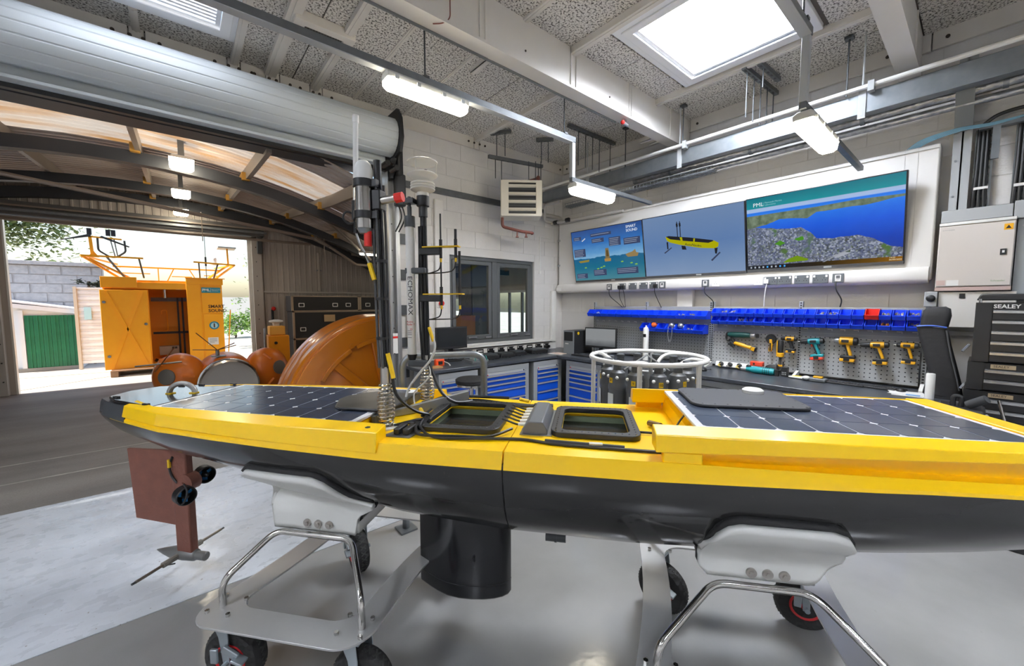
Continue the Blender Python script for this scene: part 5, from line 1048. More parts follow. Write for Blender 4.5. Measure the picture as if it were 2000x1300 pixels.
flat(T2, 'picture_hull', [(.25, .355), (.285, .345), (.52, .42), (.73, .50), (.775, .545), (.77, .60), (.74, .625), (.60, .595), (.40, .51), (.30, .455), (.265, .42)], YB)
flat(T2, 'picture_deck', [(.255, .35), (.285, .343), (.50, .41), (.72, .495), (.73, .51), (.68, .53), (.45, .455), (.30, .40)], DB, .0052); flat(T2, 'picture_deck_gap', [(.40, .385), (.425, .39), (.43, .448), (.41, .442)], YB, .006); flat(T2, 'picture_deck_gap', [(.54, .432), (.555, .437), (.55, .49), (.535, .485)], YB, .006)
for u in (.378, .408): flat(T2, 'picture_mast', [(u - .004, .13), (u + .004, .13), (u + .006, .39), (u - .002, .39)], DB, .0052); flat(T2, 'picture_aerial', [(u - .010, .16), (u + .008, .155), (u + .010, .21), (u - .008, .215)], DB, .0054)
flat(T2, 'picture_strut', [(.258, .44), (.275, .44), (.275, .56), (.262, .56)], DB, .0052); flat(T2, 'picture_foil', [(.225, .615), (.305, .535), (.315, .545), (.235, .63)], E('#3a4158'), .0054)
flat(T2, 'picture_keel', [(.415, .525), (.455, .54), (.465, .60), (.42, .59)], DB, .0052); flat(T2, 'picture_strut', [(.735, .62), (.765, .62), (.755, .71), (.74, .705)], DB, .0052); flat(T2, 'picture_foil', [(.70, .80), (.78, .685), (.79, .70), (.71, .82)], E('#3a4158'), .0054)
text('picture_name', 'AutoNaut', .042, (P2(.45, .51)[0], -.0062, P2(.45, .51)[1]), (PI / 2, R(11), 0), DB, T2); text('picture_name', 'PML', .026, (P2(.58, .56)[0], -.0062, P2(.58, .56)[1]), (PI / 2, R(11), 0), DB, T2)
T3 = tv('wall screen farthest from the corner showing an aerial coast view', 1.073, 2.322, 4.715, screen_mat('screen_coast', s3))
flat(T3, 'sports_pitch', [(.27, .93), (.31, .88), (.37, .845), (.41, .87), (.45, .90), (.44, .92)], E('#6f8f1c')); flat(T3, 'park_lawn', [(.21, .66), (.25, .62), (.29, .66), (.25, .69)], E('#4a8a2a')); flat(T3, 'park_lawn', [(.35, .62), (.41, .59), (.42, .64), (.38, .65)], E('#4a8a2a'))
flat(T3, 'road', [(.54, .955), (.64, .86), (.72, .80), (.725, .81), (.65, .87), (.555, .955)], E('#8f949c')); flat(T3, 'quay', [(.60, .88), (.68, .845), (.72, .86), (.64, .91)], E('#a3a7b2'))
for i in range(9): flat(T3, 'taskbar_icon', [(.02 + i * .032, .96), (.032 + i * .032, .96), (.032 + i * .032, .985), (.02 + i * .032, .985)], E('#4aa3ea') if i in (4, 7, 8) else E('#a9b0bb'))
wl_ = E('#dfeaf0')
text('screen_logo', 'PML', .055, (P2(.05, .095)[0], -.0055, P2(.05, .095)[1]), (PI / 2, 0, 0), wl_, T3); text('screen_logo_words', 'Plymouth Marine\nLaboratory', .022, (P2(.14, .095)[0], -.0055, P2(.14, .095)[1]), (PI / 2, 0, 0), E('#8fc3cc'), T3); flat(T3, 'logo_rule', [(.127, .07), (.129, .07), (.129, .12), (.127, .12)], E('#8fc3cc'))
text('screen_clock', '14:23\n06/05/2022', .018, (P2(.93, .968)[0], -.0055, P2(.93, .968)[1]), (PI / 2, 0, 0), E('#e7d9b0'), T3)
# ---- sockets
sg = mat('socket_grey', '#5d6164', .4)
def socket(label, loc, rz, kind, grp, plug=None, dark=False):
    t = thing('wall_socket', label, 'socket', loc, rz, grp)
    w = {'d': .062, 's': .043, 'w': .043, 'g': .06}[kind]; pm = plasw if kind == 'w' else black if dark or kind == 'g' else sg
    MB().box(-w, w, -.010, 0, -.043, .043).o('plate', pm, t, bev=.003)
    if kind == 'd':
        for s in (-1, 1): MB().box(s * .048 - .008, s * .048 + .008, -.014, -.010, .015, .035).o('rocker_switch', plasw, t)
        for s in (-1, 1):
            for dx, dz in ((0, .008), (-.011, -.012), (.011, -.012)): MB().box(s * .03 + dx - .003, s * .03 + dx + .003, -.0112, -.0098, dz - .004, dz + .004).o('pin_slot', black, t)
    elif kind == 's': MB().ring(rrect(-.022, .022, -.030, .030, .004, 2), rrect(-.015, .015, -.004, .024, .003, 2), .010, .014, XZ).o('insert', plasw, t); MB().box(-.008, .008, -.014, -.010, -.02, -.008).o('rocker_switch', plasw, t)
    elif kind == 'g':
        MB().box(-.042, .042, -.013, -.010, .008, .024).box(-.042, .042, -.013, -.010, -.024, -.008).o('data_port', plasw, t)
    else:
        for dx, dz in ((0, .01), (-.011, -.012), (.011, -.012)): MB().box(dx - .002, dx + .002, -.0112, -.0098, dz - .004, dz + .004).o('pin_slot', mgrey, t)
    if plug:
        for s, c_ in plug: MB().box(s * .03 - .022, s * .03 + .022, -.045, -.010, -.032, .014).o('plug', c_, t, bev=.006)
    return t
lays = [(3.49, 's', None), (3.385, 'w', None), (3.275, 'd', ((-1, black), (1, black))), (3.105, 'd', None), (2.94, 'd', None), (2.79, 'd', ((1, black),)), (2.67, 's', None), (2.125, 's', None), (2.005, 'w', None), (1.565, 'w', None), (1.452, 'd', ((-1, plasw),)), (1.325, 'd', None), (1.18, 'd', None), (1.03, 'd', None), (.895, 's', None)]
lays = [(y, k, p) for y, k, p in lays]
nmz = {'s': 'small grey switched spur', 'w': 'white single socket', 'd': 'grey double socket'}; 
for i, (y, k, p) in enumerate(lays):
    under = 'corner screen' if y > 2.92 else 'middle screen' if y > 1.69 else 'coast-view screen'
    socket('%s below the %s, %s along from the corner' % (nmz[k], under, ORD[i]), (4.765, y, 1.832), RZ, k, 'sockets below the screens', p)
for i, (x, k) in enumerate(((2.83, 'd'), (2.99, 'd'), (3.18, 'g'), (3.37, 'd'), (3.56, 'd'), (3.74, 'd'), (3.93, 'd'), (4.12, 'g'), (4.31, 'd'), (4.49, 'd'))):
    socket('%s on the window trunking, %s from the left' % ('black data outlet' if k == 'g' else 'grey double socket', ORD[i]), (x, 4.50, .915), 0, k, 'sockets below the window', ((-1, black), (1, black)) if i in (0, 1, 5, 8, 9) else None, True)
# flex leads hanging from the fascia sockets
def lead(label, pts, r, m_, grp='leads hanging below the screens'): return tag(MB().tube(spline(pts), r, 6).o('hanging_lead', m_), label, 'cable', grp)
lead('black lead hanging from the first spur near the corner', [(4.755, 3.49, 1.80), (4.74, 3.46, 1.70), (4.76, 3.34, 1.60), (4.79, 3.28, 1.54)], .005, black); lead('black lead hanging from the left plug of the double socket', [(4.735, 3.30, 1.80), (4.73, 3.29, 1.68), (4.77, 3.24, 1.54)], .004, black); lead('black lead hanging from the right plug of the double socket', [(4.735, 3.245, 1.80), (4.74, 3.22, 1.70), (4.77, 3.22, 1.54)], .004, black)
lead('black lead with a yellow tag hanging left of the white pilaster', [(4.735, 2.76, 1.80), (4.73, 2.75, 1.72), (4.77, 2.68, 1.54)], .005, black); lead('black lead looping down to the pegboard gap', [(4.755, 2.125, 1.80), (4.74, 2.12, 1.72), (4.76, 2.03, 1.62), (4.79, 2.04, 1.54)], .005, black)
lead('white lead hanging straight from the white plug', [(4.735, 1.478, 1.80), (4.73, 1.49, 1.70), (4.75, 1.50, 1.56)], .005, plasw); lead('black lead curling down from the last spur', [(4.755, .91, 1.80), (4.74, .90, 1.72), (4.75, .86, 1.63), (4.77, .87, 1.56)], .0055, black)
# ---- worktops and drawer units
wtop = mat('worktop_black', '#3b3f45', .30, var=(8, '#43474d', .3)); frm = mat('bench_grey', '#8b8e90', .45)
tag(MB().box(2.02, 4.055, 3.85, 4.555, .82, .86).o('worktop', wtop, bev=.006), 'black worktop along the window wall above blue drawer units', 'worktop'); tag(MB().box(4.06, 4.86, .10, 4.555, .82, .86).o('worktop', wtop, bev=.006), 'black worktop along the screen wall under the pegboards', 'worktop')
def drawers(label, loc, rz, w, fw, hs, grp='blue drawer units under the benches'):
    t = thing('drawer_unit', label, 'drawer unit', loc, rz, grp); H = .805
    MB().box(0, w, .012, .62, .04, H).o('carcass', frm, t); MB().box(0, w, -.005, .012, H - .065, H).box(0, fw, -.005, .012, 0, H - .065).box(w - fw, w, -.005, .012, 0, H - .065).box(0, w, -.005, .012, 0, .04).o('face_frame', frm, t, bev=.003)
    MB().box(fw, w - fw, .0, .012, H - .10, H - .065).o('lock_strip', lgrey, t); MB().cyl((w - fw - .03, 0, H - .083), (w - fw - .03, -.008, H - .083), .008, n=8).o('lock', black, t); MB().cyl((fw + .02, 0, H - .09), (fw + .02, -.006, H - .09), .007, n=8).o('red_dot', red, t)
    z = H - .10
    for h in hs:
        if z - h < .045: h = z - .045
        if h < .03: break
        d = MB().box(fw + .004, w - fw - .004, -.004, .012, z - h + .003, z - .003).o('drawer', bluedr, t, bev=.002)
        MB().loft([[(x, -.004, z - .004), (x, -.018, z - .006), (x, -.020, z - .019), (x, -.015, z - .022), (x, -.004, z - .021)] for x in (fw + .004, w - fw - .004)]).o('handle', mat('handle_satin', '#b9b8b3', .35, .6), d); z -= h
    return t
HS = [.055, .06, .078, .125, .13, .2, .2]
drawers('blue drawer unit behind the chrome stool under the window bench', (2.17, 3.87, 0), 0, .53, .035, HS); drawers('blue drawer unit just right of the stool under the window bench', (2.77, 3.87, 0), 0, .76, .06, HS); drawers('blue drawer unit nearest the corner under the window bench', (3.62, 3.87, 0), 0, .55, .07, HS); drawers('blue drawer unit nearest the corner under the screen-wall bench', (4.09, 3.70, 0), RZ, .60, .06, [.055, .062, .062, .075, .12, .13, .15])
drawers('blue drawer unit under the screen-wall bench beside the white ring frame', (4.09, 2.55, 0), RZ, .60, .06, HS); drawers('blue drawer unit at the far right under the screen-wall bench', (4.09, .80, 0), RZ, .60, .06, HS)
t = thing('bench_infill', 'plain grey under-bench panel with a lower rail beside the white ring frame', 'panel', (4.09, 1.92, 0), RZ); MB().box(0, .9, 0, .02, .08, .81).o('sheet', frm, t); MB().box(.02, .35, -.02, 0, .70, .712).o('rail', dgrey, t); MB().box(0, .9, -.006, 0, .745, .75).o('shadow_joint', black, t)
# ---- pegboards
def pegmat(name, c0):
    g = NG(name, .5); o = g.xyz(); m_ = None
    for ax, off in ((0, .019), (2, .019)):
        k = g.math('ABSOLUTE', g.math('SUBTRACT', g.math('FRACT', g.math('DIVIDE', g.math('ADD', o[ax], 5 + off), .038)), .5)); k = g.math('LESS_THAN', k, .125); m_ = k if m_ is None else g.math('MULTIPLY', m_, k)
    g.col(g.mix(m_, c0, '#1a1b1c')); return g.m
pg1, pg2 = pegmat('pegboard_mid', '#8a8d90'), pegmat('pegboard_light', '#a9acae'); pf = mat('pegboard_plain', '#94979a', .5)
def peg(label, y1, y0, pm, hooks):
    w = y1 - y0; t = thing('pegboard', label, 'pegboard', (4.79, y1, .865), RZ, 'pegboards behind the bench'); MB().box(.012, w - .012, 0, .014, .02, .40).o('peg_panel', pm, t, bev=.002); MB().box(.012, w - .012, -.002, .014, .405, .69).o('louvre_panel', pf, t, bev=.003); MB().box(.012, w - .012, -.008, 0, .435, .44).o('louvre_fold', lgrey, t)
    for i in range(hooks): x = .05 + i * (w - .1) / (hooks - 1); MB().box(x - .018, x + .018, -.010, -.002, .478, .484).box(x + .014, x + .018, -.010, -.002, .466, .484).o('hook', plasw, t)
    return t
pk = peg('dark pegboard behind the small monitor near the corner', 3.755, 2.91, pg1, 8); MB().box(-.06, .84, -.012, .0, .545, .60).o('bin_rail', pf, pk); peg('dark pegboard holding the short row of bins', 2.905, 2.065, pg1, 8); peg('light pegboard carrying grinders and the small yellow drill', 2.035, 1.185, pg2, 9); peg('light pegboard carrying four pistol drills', 1.18, .31, pg2, 9)
g = NG('slotted_post', .5); o_ = g.xyz(); k_ = g.math('MULTIPLY', g.math('LESS_THAN', g.math('ABSOLUTE', g.math('SUBTRACT', g.math('FRACT', g.math('DIVIDE', o_[2], .025)), .5)), .28), g.math('LESS_THAN', g.math('ABSOLUTE', o_[0]), .007)); g.col(g.mix(k_, '#9a9d9f', '#222324')); slotm = g.m
for y, lb in ((3.77, 'slotted grey upright at the left end of the dark pegboards'), (2.905, 'slotted grey upright between the two dark pegboards'), (2.062, 'slotted grey upright ending the dark pegboards'), (2.038, 'slotted grey upright starting the light pegboards'), (1.18, 'slotted grey upright between the two light pegboards'), (.295, 'slotted grey upright at the right end of the light pegboards')):
    t = thing('slotted_upright', lb, 'upright', (4.80, y, .86), RZ, 'pegboard uprights'); MB().box(-.016, .016, -.012, .028, 0, .755).o('post', slotm, t, bev=.002)
    if y < 2.05: MB().prism([(0, 0), (-.16, 0), (-.16, .012), (-.02, .05), (0, .05)], -.012, .012, M(((0, 0, 1, 0), (1, 0, 0, -.012), (0, 1, 0, 0), (0, 0, 0, 1)))).o('foot', plasw, t)
# ---- storage bins
def binmesh(w, d, h, m_, name):
    a, b_ = .004, w - .004; th = .004
    prof = [(0, 0), (-d * .86, 0), (-d, h * .35), (-d * .98, h * .42), (-d * .55, h), (0, h)]     # y, z outline of the side
    b = MB(); X = M(((0, 0, 1, 0), (1, 0, 0, 0), (0, 1, 0, 0), (0, 0, 0, 1)))
    b.prism(prof, a, a + th, X).prism(prof, b_ - th, b_, X).box(a, b_, -d * .86, 0, 0, th).box(a, b_, -th, 0, 0, h)
    b.add([(x, y, z) for x in (a, b_) for y, z in ((-d * .86, 0), (-d * .86 + th, 0), (-d + th, h * .42), (-d, h * .42))], [(0, 1, 2, 3), (4, 5, 6, 7), (0, 1, 5, 4), (1, 2, 6, 5), (2, 3, 7, 6), (3, 0, 4, 7)])
    b.box(a, b_, -d - .004, -d + .004, h * .38, h * .46)
    return b.mesh(name, m_, 0)
smallm = mat('fixings_mix', '#b9b4a8', .4, .3, var=(40, '#6b6a66', .2))
def filler(t, w, seed, m_=smallm):
    rd = random.Random(seed); b = MB()
    for i in range(14): x, y = rd.uniform(.014, w - .014), rd.uniform(-.085, -.02); b.cyl((x, y, .025 + .035 * rd.random()), (x + rd.uniform(-.012, .012), y + rd.uniform(-.012, .012), .03 + .035 * rd.random()), .005, n=6)
    if m_.name in ('reel_orange', 'aluminium'):
        b = MB().ball((w * .45, -.08, .085), .036, (1, .8, .9)).ball((w * .7, -.06, .07), .026)
    o = b.o('contents', m_, t); o['kind'] = 'stuff'; return o
def bins(y1, n, pitch, z, d, h, rowname, special):
    me = binmesh(pitch, d, h, blue, 'storage_bin'); mr = None
    for i in range(n):
        sp = special.get(i); mm = me; colr = 'blue'; extra = ''
        if sp and sp[0] == 'red': mm = binmesh(pitch + .012, d + .015, h + .008, red, 'storage_bin'); colr = 'red'
        ob = link('storage_bin', mm); ob.location = (4.772, y1 - i * pitch, z); ob.rotation_euler = (0, 0, RZ)
        if sp and sp[0] != 'red': extra = ' holding ' + sp[1]; filler(ob, pitch, i * 7 + n, sp[2] if len(sp) > 2 else smallm)
        tag(ob, '%s bin%s, %s from left, %s' % (colr, extra, ORD[i], rowname), 'bin', 'storage bins on the pegboards')
bins(2.005, 19, .0885, 1.452, .12, .085, 'top row of the light pegboards', {1: ('c', 'fixings'), 2: ('c', 'fixings'), 11: ('c', 'fixings'), 12: ('c', 'fixings'), 15: ('red',), 16: ('c', 'fixings'), 17: ('c', 'fixings'), 18: ('c', 'fixings')})
bins(2.005, 19, .0885, 1.362, .12, .085, 'second row of light pegboards', {3: ('c', 'fixings'), 4: ('c', 'fixings'), 16: ('c', 'orange plugs', mat('plug_orange', '#d98a2a', .4)), 18: ('c', 'fixings')})
bins(3.80, 14, .125, 1.408, .13, .098, 'long row of dark pegboards', {1: ('c', 'white card', plasw), 11: ('c', 'fixings'), 12: ('c', 'fixings')})
bins(2.905, 7, .119, 1.235, .15, .105, 'short row of dark pegboards', {1: ('c', 'an orange reel', mat('reel_orange', '#e2661c', .4)), 3: ('c', 'silver clips', alum), 4: ('c', 'silver clips', alum), 5: ('c', 'fixings')})
t = thing('clear_tube', 'white sealant tube standing on the bench below the short bin row', 'tube', (4.62, 2.80, .86)); MB().lathe([(.035, 0), (.035, .40), (.030, .42), (.012, .43), (.01, .45)], 18).o('body', plasw, t); MB().box(-.036, -.034, -.02, .02, .3, .34).o('print', black, t)
t = thing('hanging_strap', 'thin silver strap hanging from the short row of bins', 'strap', (4.63, 2.48, 1.12)); MB().tube(spline([(0, .02, .19), (-.012, .02, .1), (-.01, .005, .0), (-.005, 0, .03)]), .005, 6).tube(spline([(0, -.03, .19), (-.012, -.03, .08), (-.01, -.015, .0)]), .005, 6).o('loop', alum, t)
# ================================================================ HAND TOOLS ON THE LIGHT PEGBOARDS (local frame as the wall)
ty = mat('tool_yellow', '#e0a61c', .4); tk = mat('tool_black', '#1f2022', .5); tt = mat('tool_teal', '#1b8f98', .4); tg = mat('tool_green', '#0f4a47', .45); tr2 = mat('tool_red', '#e0452c', .4)
def pistol(label, y, z, s, body, cap, chuck, hand, batt, batt2, tilt=0, cl=.05, fat=1.0):
    """pistol drill seen from the side, nose to the left"""
    t = thing('pistol_drill', label, 'power drill', (4.735, y, z), RZ, 'pistol drills on the pegboard'); t.rotation_euler = (0, R(tilt), RZ); t.scale = (s, s, s)
    MB().lathe([(.022, -.05), (.028 * fat, -.045), (.030 * fat, .03), (.026 * fat, .045)], 16, M.Rotation(PI / 2, 4, 'Y')).o('motor_body', body, t); MB().lathe([(.026 * fat, .045), (.028 * fat, .05), (.025 * fat, .072), (.015, .078)], 16, M.Rotation(PI / 2, 4, 'Y')).o('motor_cap', cap, t)
    MB().lathe([(.016, -.05 - cl), (.021, -.05 - cl * .8), (.024, -.06), (.024, -.05)], 14, M.Rotation(PI / 2, 4, 'Y')).o('chuck', chuck, t); MB().cyl((-.05 - cl - .02, 0, 0), (-.05 - cl, 0, 0), .006, n=8).o('bit', alum, t)
    MB().loft([[(x - .016, -.016, z_), (x + .018, -.016, z_), (x + .018, .016, z_), (x - .016, .016, z_)] for x, z_ in ((.0, -.02), (.008, -.06), (.02, -.10), (.026, -.128))]).o('handle', hand, t, bev=.006); MB().loft([[(x - .017, -.0175, z_), (x - .004, -.0175, z_), (x - .004, .0175, z_), (x - .017, .0175, z_)] for x, z_ in ((.002, -.03), (.009, -.06), (.021, -.10), (.027, -.125))]).o('grip_strip', tk, t); MB().box(-.03, .02, -.0325 * fat, -.025, -.012, .012).o('side_label', cap, t, bev=.003); MB().cb((-.02, 0, -.04), (.014, .014, .026)).o('trigger', tr2 if batt is tr2 else tk, t)
    MB().cb((-.022, 0, -.03), (.016, .012, .012)).o('guard', cap, t)
    MB().box(-.035, .065, -.03, .03, -.150, -.125).o('battery_foot', batt2, t, bev=.006); MB().box(-.038, .062, -.032, .032, -.178, -.150).o('battery', batt, t, bev=.006); MB().box(-.01, .03, -.034, -.03, -.17, -.14).o('battery_clip', tk, t)
    return t
pistol('small black and yellow drill beside the dark board joint', 1.245, 1.235, .80, ty, tk, tk, tk, ty, tk)
pistol('teal drill with a red battery on the light pegboard', 1.045, 1.225, 1.02, tg if False else tt, tk, tk, tt, tr2, tt, -6, .06)
pistol('bulky yellow impact wrench with a silver nose', .80, 1.245, 1.08, ty, tk, mat('nose_silver', '#b8bfc6', .3, .7), ty, ty, tk, 0, .035, 1.25)
pistol('yellow drill with a long black chuck', .585, 1.225, .98, ty, tk, tk, ty, ty, tk, -4, .07)
pistol('compact yellow driver at the right end of the pegboard', .395, 1.235, .88, ty, tk, tk, ty, ty, tk, 0, .03)
t = thing('reciprocating_saw', 'dark green reciprocating saw hung sideways on the pegboard', 'power saw', (4.74, 1.70, 1.245), RZ); MB().lathe([(.02, -.14), (.03, -.12), (.033, .02), (.028, .08), (.022, .09)], 14, M.Rotation(PI / 2, 4, 'Y')).o('body', tg, t); MB().tube(bend([(-.12, 0, .01), (-.15, 0, .02), (-.16, 0, -.03), (-.15, 0, -.07), (-.12, 0, -.06)], .02), .013, 8).o('grip', tk, t); MB().lathe([(.026, .09), (.032, .10), (.032, .135), (.02, .14)], 12, M.Rotation(PI / 2, 4, 'Y')).o('nose', alum, t); MB().box(.14, .17, -.004, .004, -.02, .02).o('blade_clamp', tk, t)
t = thing('multi_tool', 'yellow and black cordless multi-tool hung slanting below the green saw', 'multi tool', (4.74, 1.66, 1.125), RZ); t.rotation_euler = (0, R(14), RZ); MB().lathe([(.012, -.12), (.02, -.11), (.024, -.03), (.018, .02), (.022, .06)], 12, M.Rotation(PI / 2, 4, 'Y')).o('body', ty, t); MB().lathe([(.02, .06), (.03, .065), (.03, .11), (.024, .115)], 10, M.Rotation(PI / 2, 4, 'Y')).o('battery', tk, t); MB().box(.07, .105, -.034, -.02, -.02, .02).o('battery_label', ty, t); MB().tube(spline([(-.11, 0, 0), (-.15, 0, .03), (-.16, 0, .07)]), .014, 8).o('neck', tk, t); MB().cb((-.14, 0, -.03), (.07, .02, .02)).o('tool_head', tk, t); MB().tube([(-.16, 0, -.03), (-.10, 0, -.06)], .006, 6).o('lever', tk, t)
t = thing('angle_grinder', 'black round-guarded grinder with a yellow handle hung on the pegboard', 'grinder', (4.74, 1.415, 1.22), RZ); MB().lathe([(.045, -.012), (.052, 0), (.045, .012)], 20, M.Rotation(PI / 2, 4, 'X')).o('guard', tk, t); MB().loft([[(x - .014, -.014, z), (x + .014, -.014, z), (x + .014, .014, z), (x - .014, .014, z)] for x, z in ((0, -.0), (.004, -.06), (-.004, -.13))]).o('handle', ty, t, bev=.005); MB().box(-.006, .006, -.02, -.014, -.12, -.04).o('switch_paddle', tk, t)
t = thing('detail_sander', 'upright yellow and black oscillating tool with a yellow disc', 'sander', (4.735, 1.325, 1.13), RZ); MB().lathe([(.024, -.05), (.026, .0), (.026, .07), (.018, .085)], 14).o('body', tk, t); MB().box(-.03, -.022, -.02, .02, -.07, .08).o('side_strip', ty, t); MB().lathe([(.02, -.09), (.034, -.085), (.034, -.05), (.024, -.045)], 16).o('disc', ty, t); MB().cyl((.002, 0, -.17), (.002, 0, -.09), .012, n=10).o('shaft', galvd, t); MB().cb((.01, 0, -.178), (.05, .03, .016)).o('blade', ty, t)
for o_ in range(1): pass
# ---- things on the screen-wall bench
def bt(n, lb, cat, x, y, rz=RZ, grp=None, z=.86): return thing(n, lb, cat, (x, y, z), rz, grp)
t = bt('power_strip', 'white power strip with four black plugs at the left end of light pegboards', 'power strip', 4.70, 1.72); t.rotation_euler = (R(-18), 0, RZ); MB().box(-.23, .22, -.02, .02, .015, .075).o('body', plasw, t, bev=.006)
for i in range(4): MB().lathe([(.022, 0), (.022, .03), (.012, .035)], 12, T(-.16 + i * .095, -.02, .045) @ M.Rotation(PI / 2, 4, 'X')).o('plug', tk, t); MB().tube(spline([(-.16 + i * .095, -.05, .04), (-.18 + i * .095, -.07, .02), (-.15 + i * .095, -.06, -.01 + .016)]), .004, 6).o('plug_lead', tk if i % 2 else yellowp, t)
t = bt('teal_grinder', 'teal straight grinder lying on the bench with a black cord end', 'grinder', 4.60, 1.42); MB().lathe([(.02, -.17), (.024, -.14), (.034, -.10), (.036, .06), (.03, .09)], 16, T(0, 0, .037) @ M.Rotation(PI / 2, 4, 'Y')).o('body', tt, t); MB().lathe([(.012, -.23), (.02, -.22), (.02, -.17)], 12, T(0, 0, .037) @ M.Rotation(PI / 2, 4, 'Y')).o('collar', alum, t)
for i in range(4): MB().lathe([(.0372, -.01 + i * .018), (.0372, -.004 + i * .018)], 16, T(0, 0, .037) @ M.Rotation(PI / 2, 4, 'Y')).o('grip_ring', tg, t)
MB().box(.10, .13, -.02, .02, .0, .06).o('cord_end', tk, t)
t = bt('red_battery', 'red battery block resting on the teal grinder', 'battery', 4.63, 1.50, RZ, None, .935); MB().box(-.06, .06, -.03, .03, 0, .05).o('case', tr2, t, bev=.008); MB().cyl((-.02, -.03, .025), (-.02, -.034, .025), .010, n=10).o('port', tk, t)
t = bt('charger', 'black charger pod behind the teal grinder', 'charger', 4.70, 1.385); MB().loft([[(-.06, -.05, 0), (.06, -.05, 0), (.06, .05, 0), (-.06, .05, 0)], [(-.06, -.05, .05), (.06, -.05, .05), (.06, .05, .05), (-.06, .05, .05)], [(-.04, -.03, .09), (.05, -.03, .10), (.05, .04, .10), (-.04, .04, .09)]]).o('case', tk, t, bev=.008); MB().box(-.03, .03, -.052, -.049, .02, .04).o('label', mgrey, t)
t = bt('walkie_talkie', 'black handheld radio standing on the bench beside the teal grinder', 'radio', 4.62, 1.245); MB().box(-.03, .03, -.02, .02, 0, .10).o('case', tk, t, bev=.006); MB().cyl((-.018, 0, .10), (-.018, 0, .15), .007, n=8).o('aerial', tk, t)
for i in range(6): MB().box(-.02 + .014 * (i % 3), -.012 + .014 * (i % 3), -.022, -.02, .02 + .018 * (i // 3), .03 + .018 * (i // 3)).o('key', lgrey, t)
t = bt('parts_bag', 'clear plastic bag of yellow fixings on the bench', 'bag', 4.60, 1.12); MB().ball((0, 0, .012), .07, (1.3, .6, .22)).o('bag', mat('clear_bag', '#d6d6d2', .2), t); MB().ball((-.01, -.005, .02), .04, (1.3, .6, .22)).o('contents', yellowp, t)
t = bt('multimeter', 'grey and yellow charging cradle between bag and keyboard', 'charger', 4.56, .985); MB().box(-.09, .09, -.045, .045, 0, .035).o('base', mat('cradle_grey', '#5b5f62', .4), t, bev=.01); MB().box(-.01, .06, -.03, .03, .035, .05).o('insert', ty, t, bev=.004); MB().ball((-.06, -.03, .03), .03, (1, 1, .6)).o('clear_end', plasw, t)
def keyboard(lb, x, y, rz, w=.40):
    t = bt('keyboard', lb, 'keyboard', x, y, rz, 'keyboards'); MB().box(-w / 2, w / 2, -.06, .06, 0, .016).o('tray', tk, t, bev=.004)
    for r in range(4): 
        b = MB()
        for i in range(14): b.box(-w / 2 + .012 + i * (w - .024) / 14, -w / 2 + .009 + (i + .86) * (w - .024) / 14, -.05 + r * .026, -.029 + r * .026, .016, .021)
        b.o('key_row', mat('key_grey', '#3a3b3e', .5), t)
    return t
keyboard('black keyboard on the bench right of the yellow cradle', 4.60, .80, RZ + R(-4), .34); keyboard('smaller black keyboard at the right end beside a mouse', 4.60, .545, RZ + R(-4), .22)
def mouse(lb, x, y):
    t = bt('mouse', lb, 'mouse', x, y, RZ, 'computer mice'); MB().ball((0, 0, .012), .03, (1, 1.5, .8)).o('shell', tk, t); MB().tube(spline([(0, .04, .012), (.03, .10, .006), (.0, .15, .006)]), .003, 5).o('lead', tk, t)
mouse('black mouse beside the smaller keyboard', 4.55, .40); mouse('black mouse alone on the bench left of the power strip', 4.34, 1.92)
t = bt('paper_sheets', 'loose sheets of white paper at the right end of the bench', 'papers', 4.45, .34)
for i, a in enumerate((4, -10, 14)): MB().cb((-.01 * i, .02 * i, .002 + .002 * i), (.21, .16, .0014), M.Rotation(R(a), 3, 'Z')).o('sheet', plasw, t)
MB().cb((.02, -.03, .0075), (.08, .05, .001)).o('print', mat('print_blue', '#6f9fd0', .5), t)
# computer tower and small monitor near the corner
t = bt('computer_tower', 'black computer tower with a grey front and yellow sticker in the corner', 'computer', 4.33, 3.98); MB().box(0, .20, .012, .42, 0, .34).o('case', tk, t, bev=.005); MB().box(0, .20, 0, .012, 0, .34).o('front_panel', mat('pc_grey', '#7d8286', .4), t, bev=.004); MB().box(.02, .18, -.004, 0, .19, .32).o('drive_door', tk, t); MB().cyl((.20, .1, .30), (.203, .1, .30), .022, n=14).o('sticker', yellowp, t); MB().box(.04, .10, -.004, 0, .14, .155).o('badge', plasw, t)
def monitor(lb, loc, rz, w, h, zb, smat_):
    t = thing('monitor', lb, 'monitor', loc, rz, 'desk monitors'); MB().box(-w / 2, w / 2, 0, .03, zb, zb + h).o('case', tk, t, bev=.006); MB().box(-w / 2 + .015, w / 2 - .015, -.002, 0, zb + .03, zb + h - .015).o('display', smat_, t); MB().box(-.03, .03, .03, .06, .02, zb + h * .5).o('stand', tk, t); MB().prism(rrect(-.12, .12, -.06, .12, .03), 0, .015).o('foot', tk, t); return t
g = NG('screen_off', .12); g.b.inputs['Base Color'].default_value = lin('#2a2d30'); offm = g.m
onm = screen_mat('screen_grey', lambda g: g.ramp(g.math('ADD', g.math('MULTIPLY', g.xyz()[2], 3), g.math('MULTIPLY', g.noise(4, 3), .25)), [(.2, '#7f8284'), (.45, '#626568'), (.55, '#55585b'), (.8, '#85888a')]))
monitor('black monitor in front of the window with its screen off', (2.63, 4.33, .86), 0, .46, .28, .16, offm); monitor('monitor with a grey picture on screen next to the computer tower', (4.55, 3.48, .86), RZ + R(8), .50, .29, .10, onm)
keyboard('black keyboard in front of the corner monitor', 4.28, 3.52, RZ, .42)
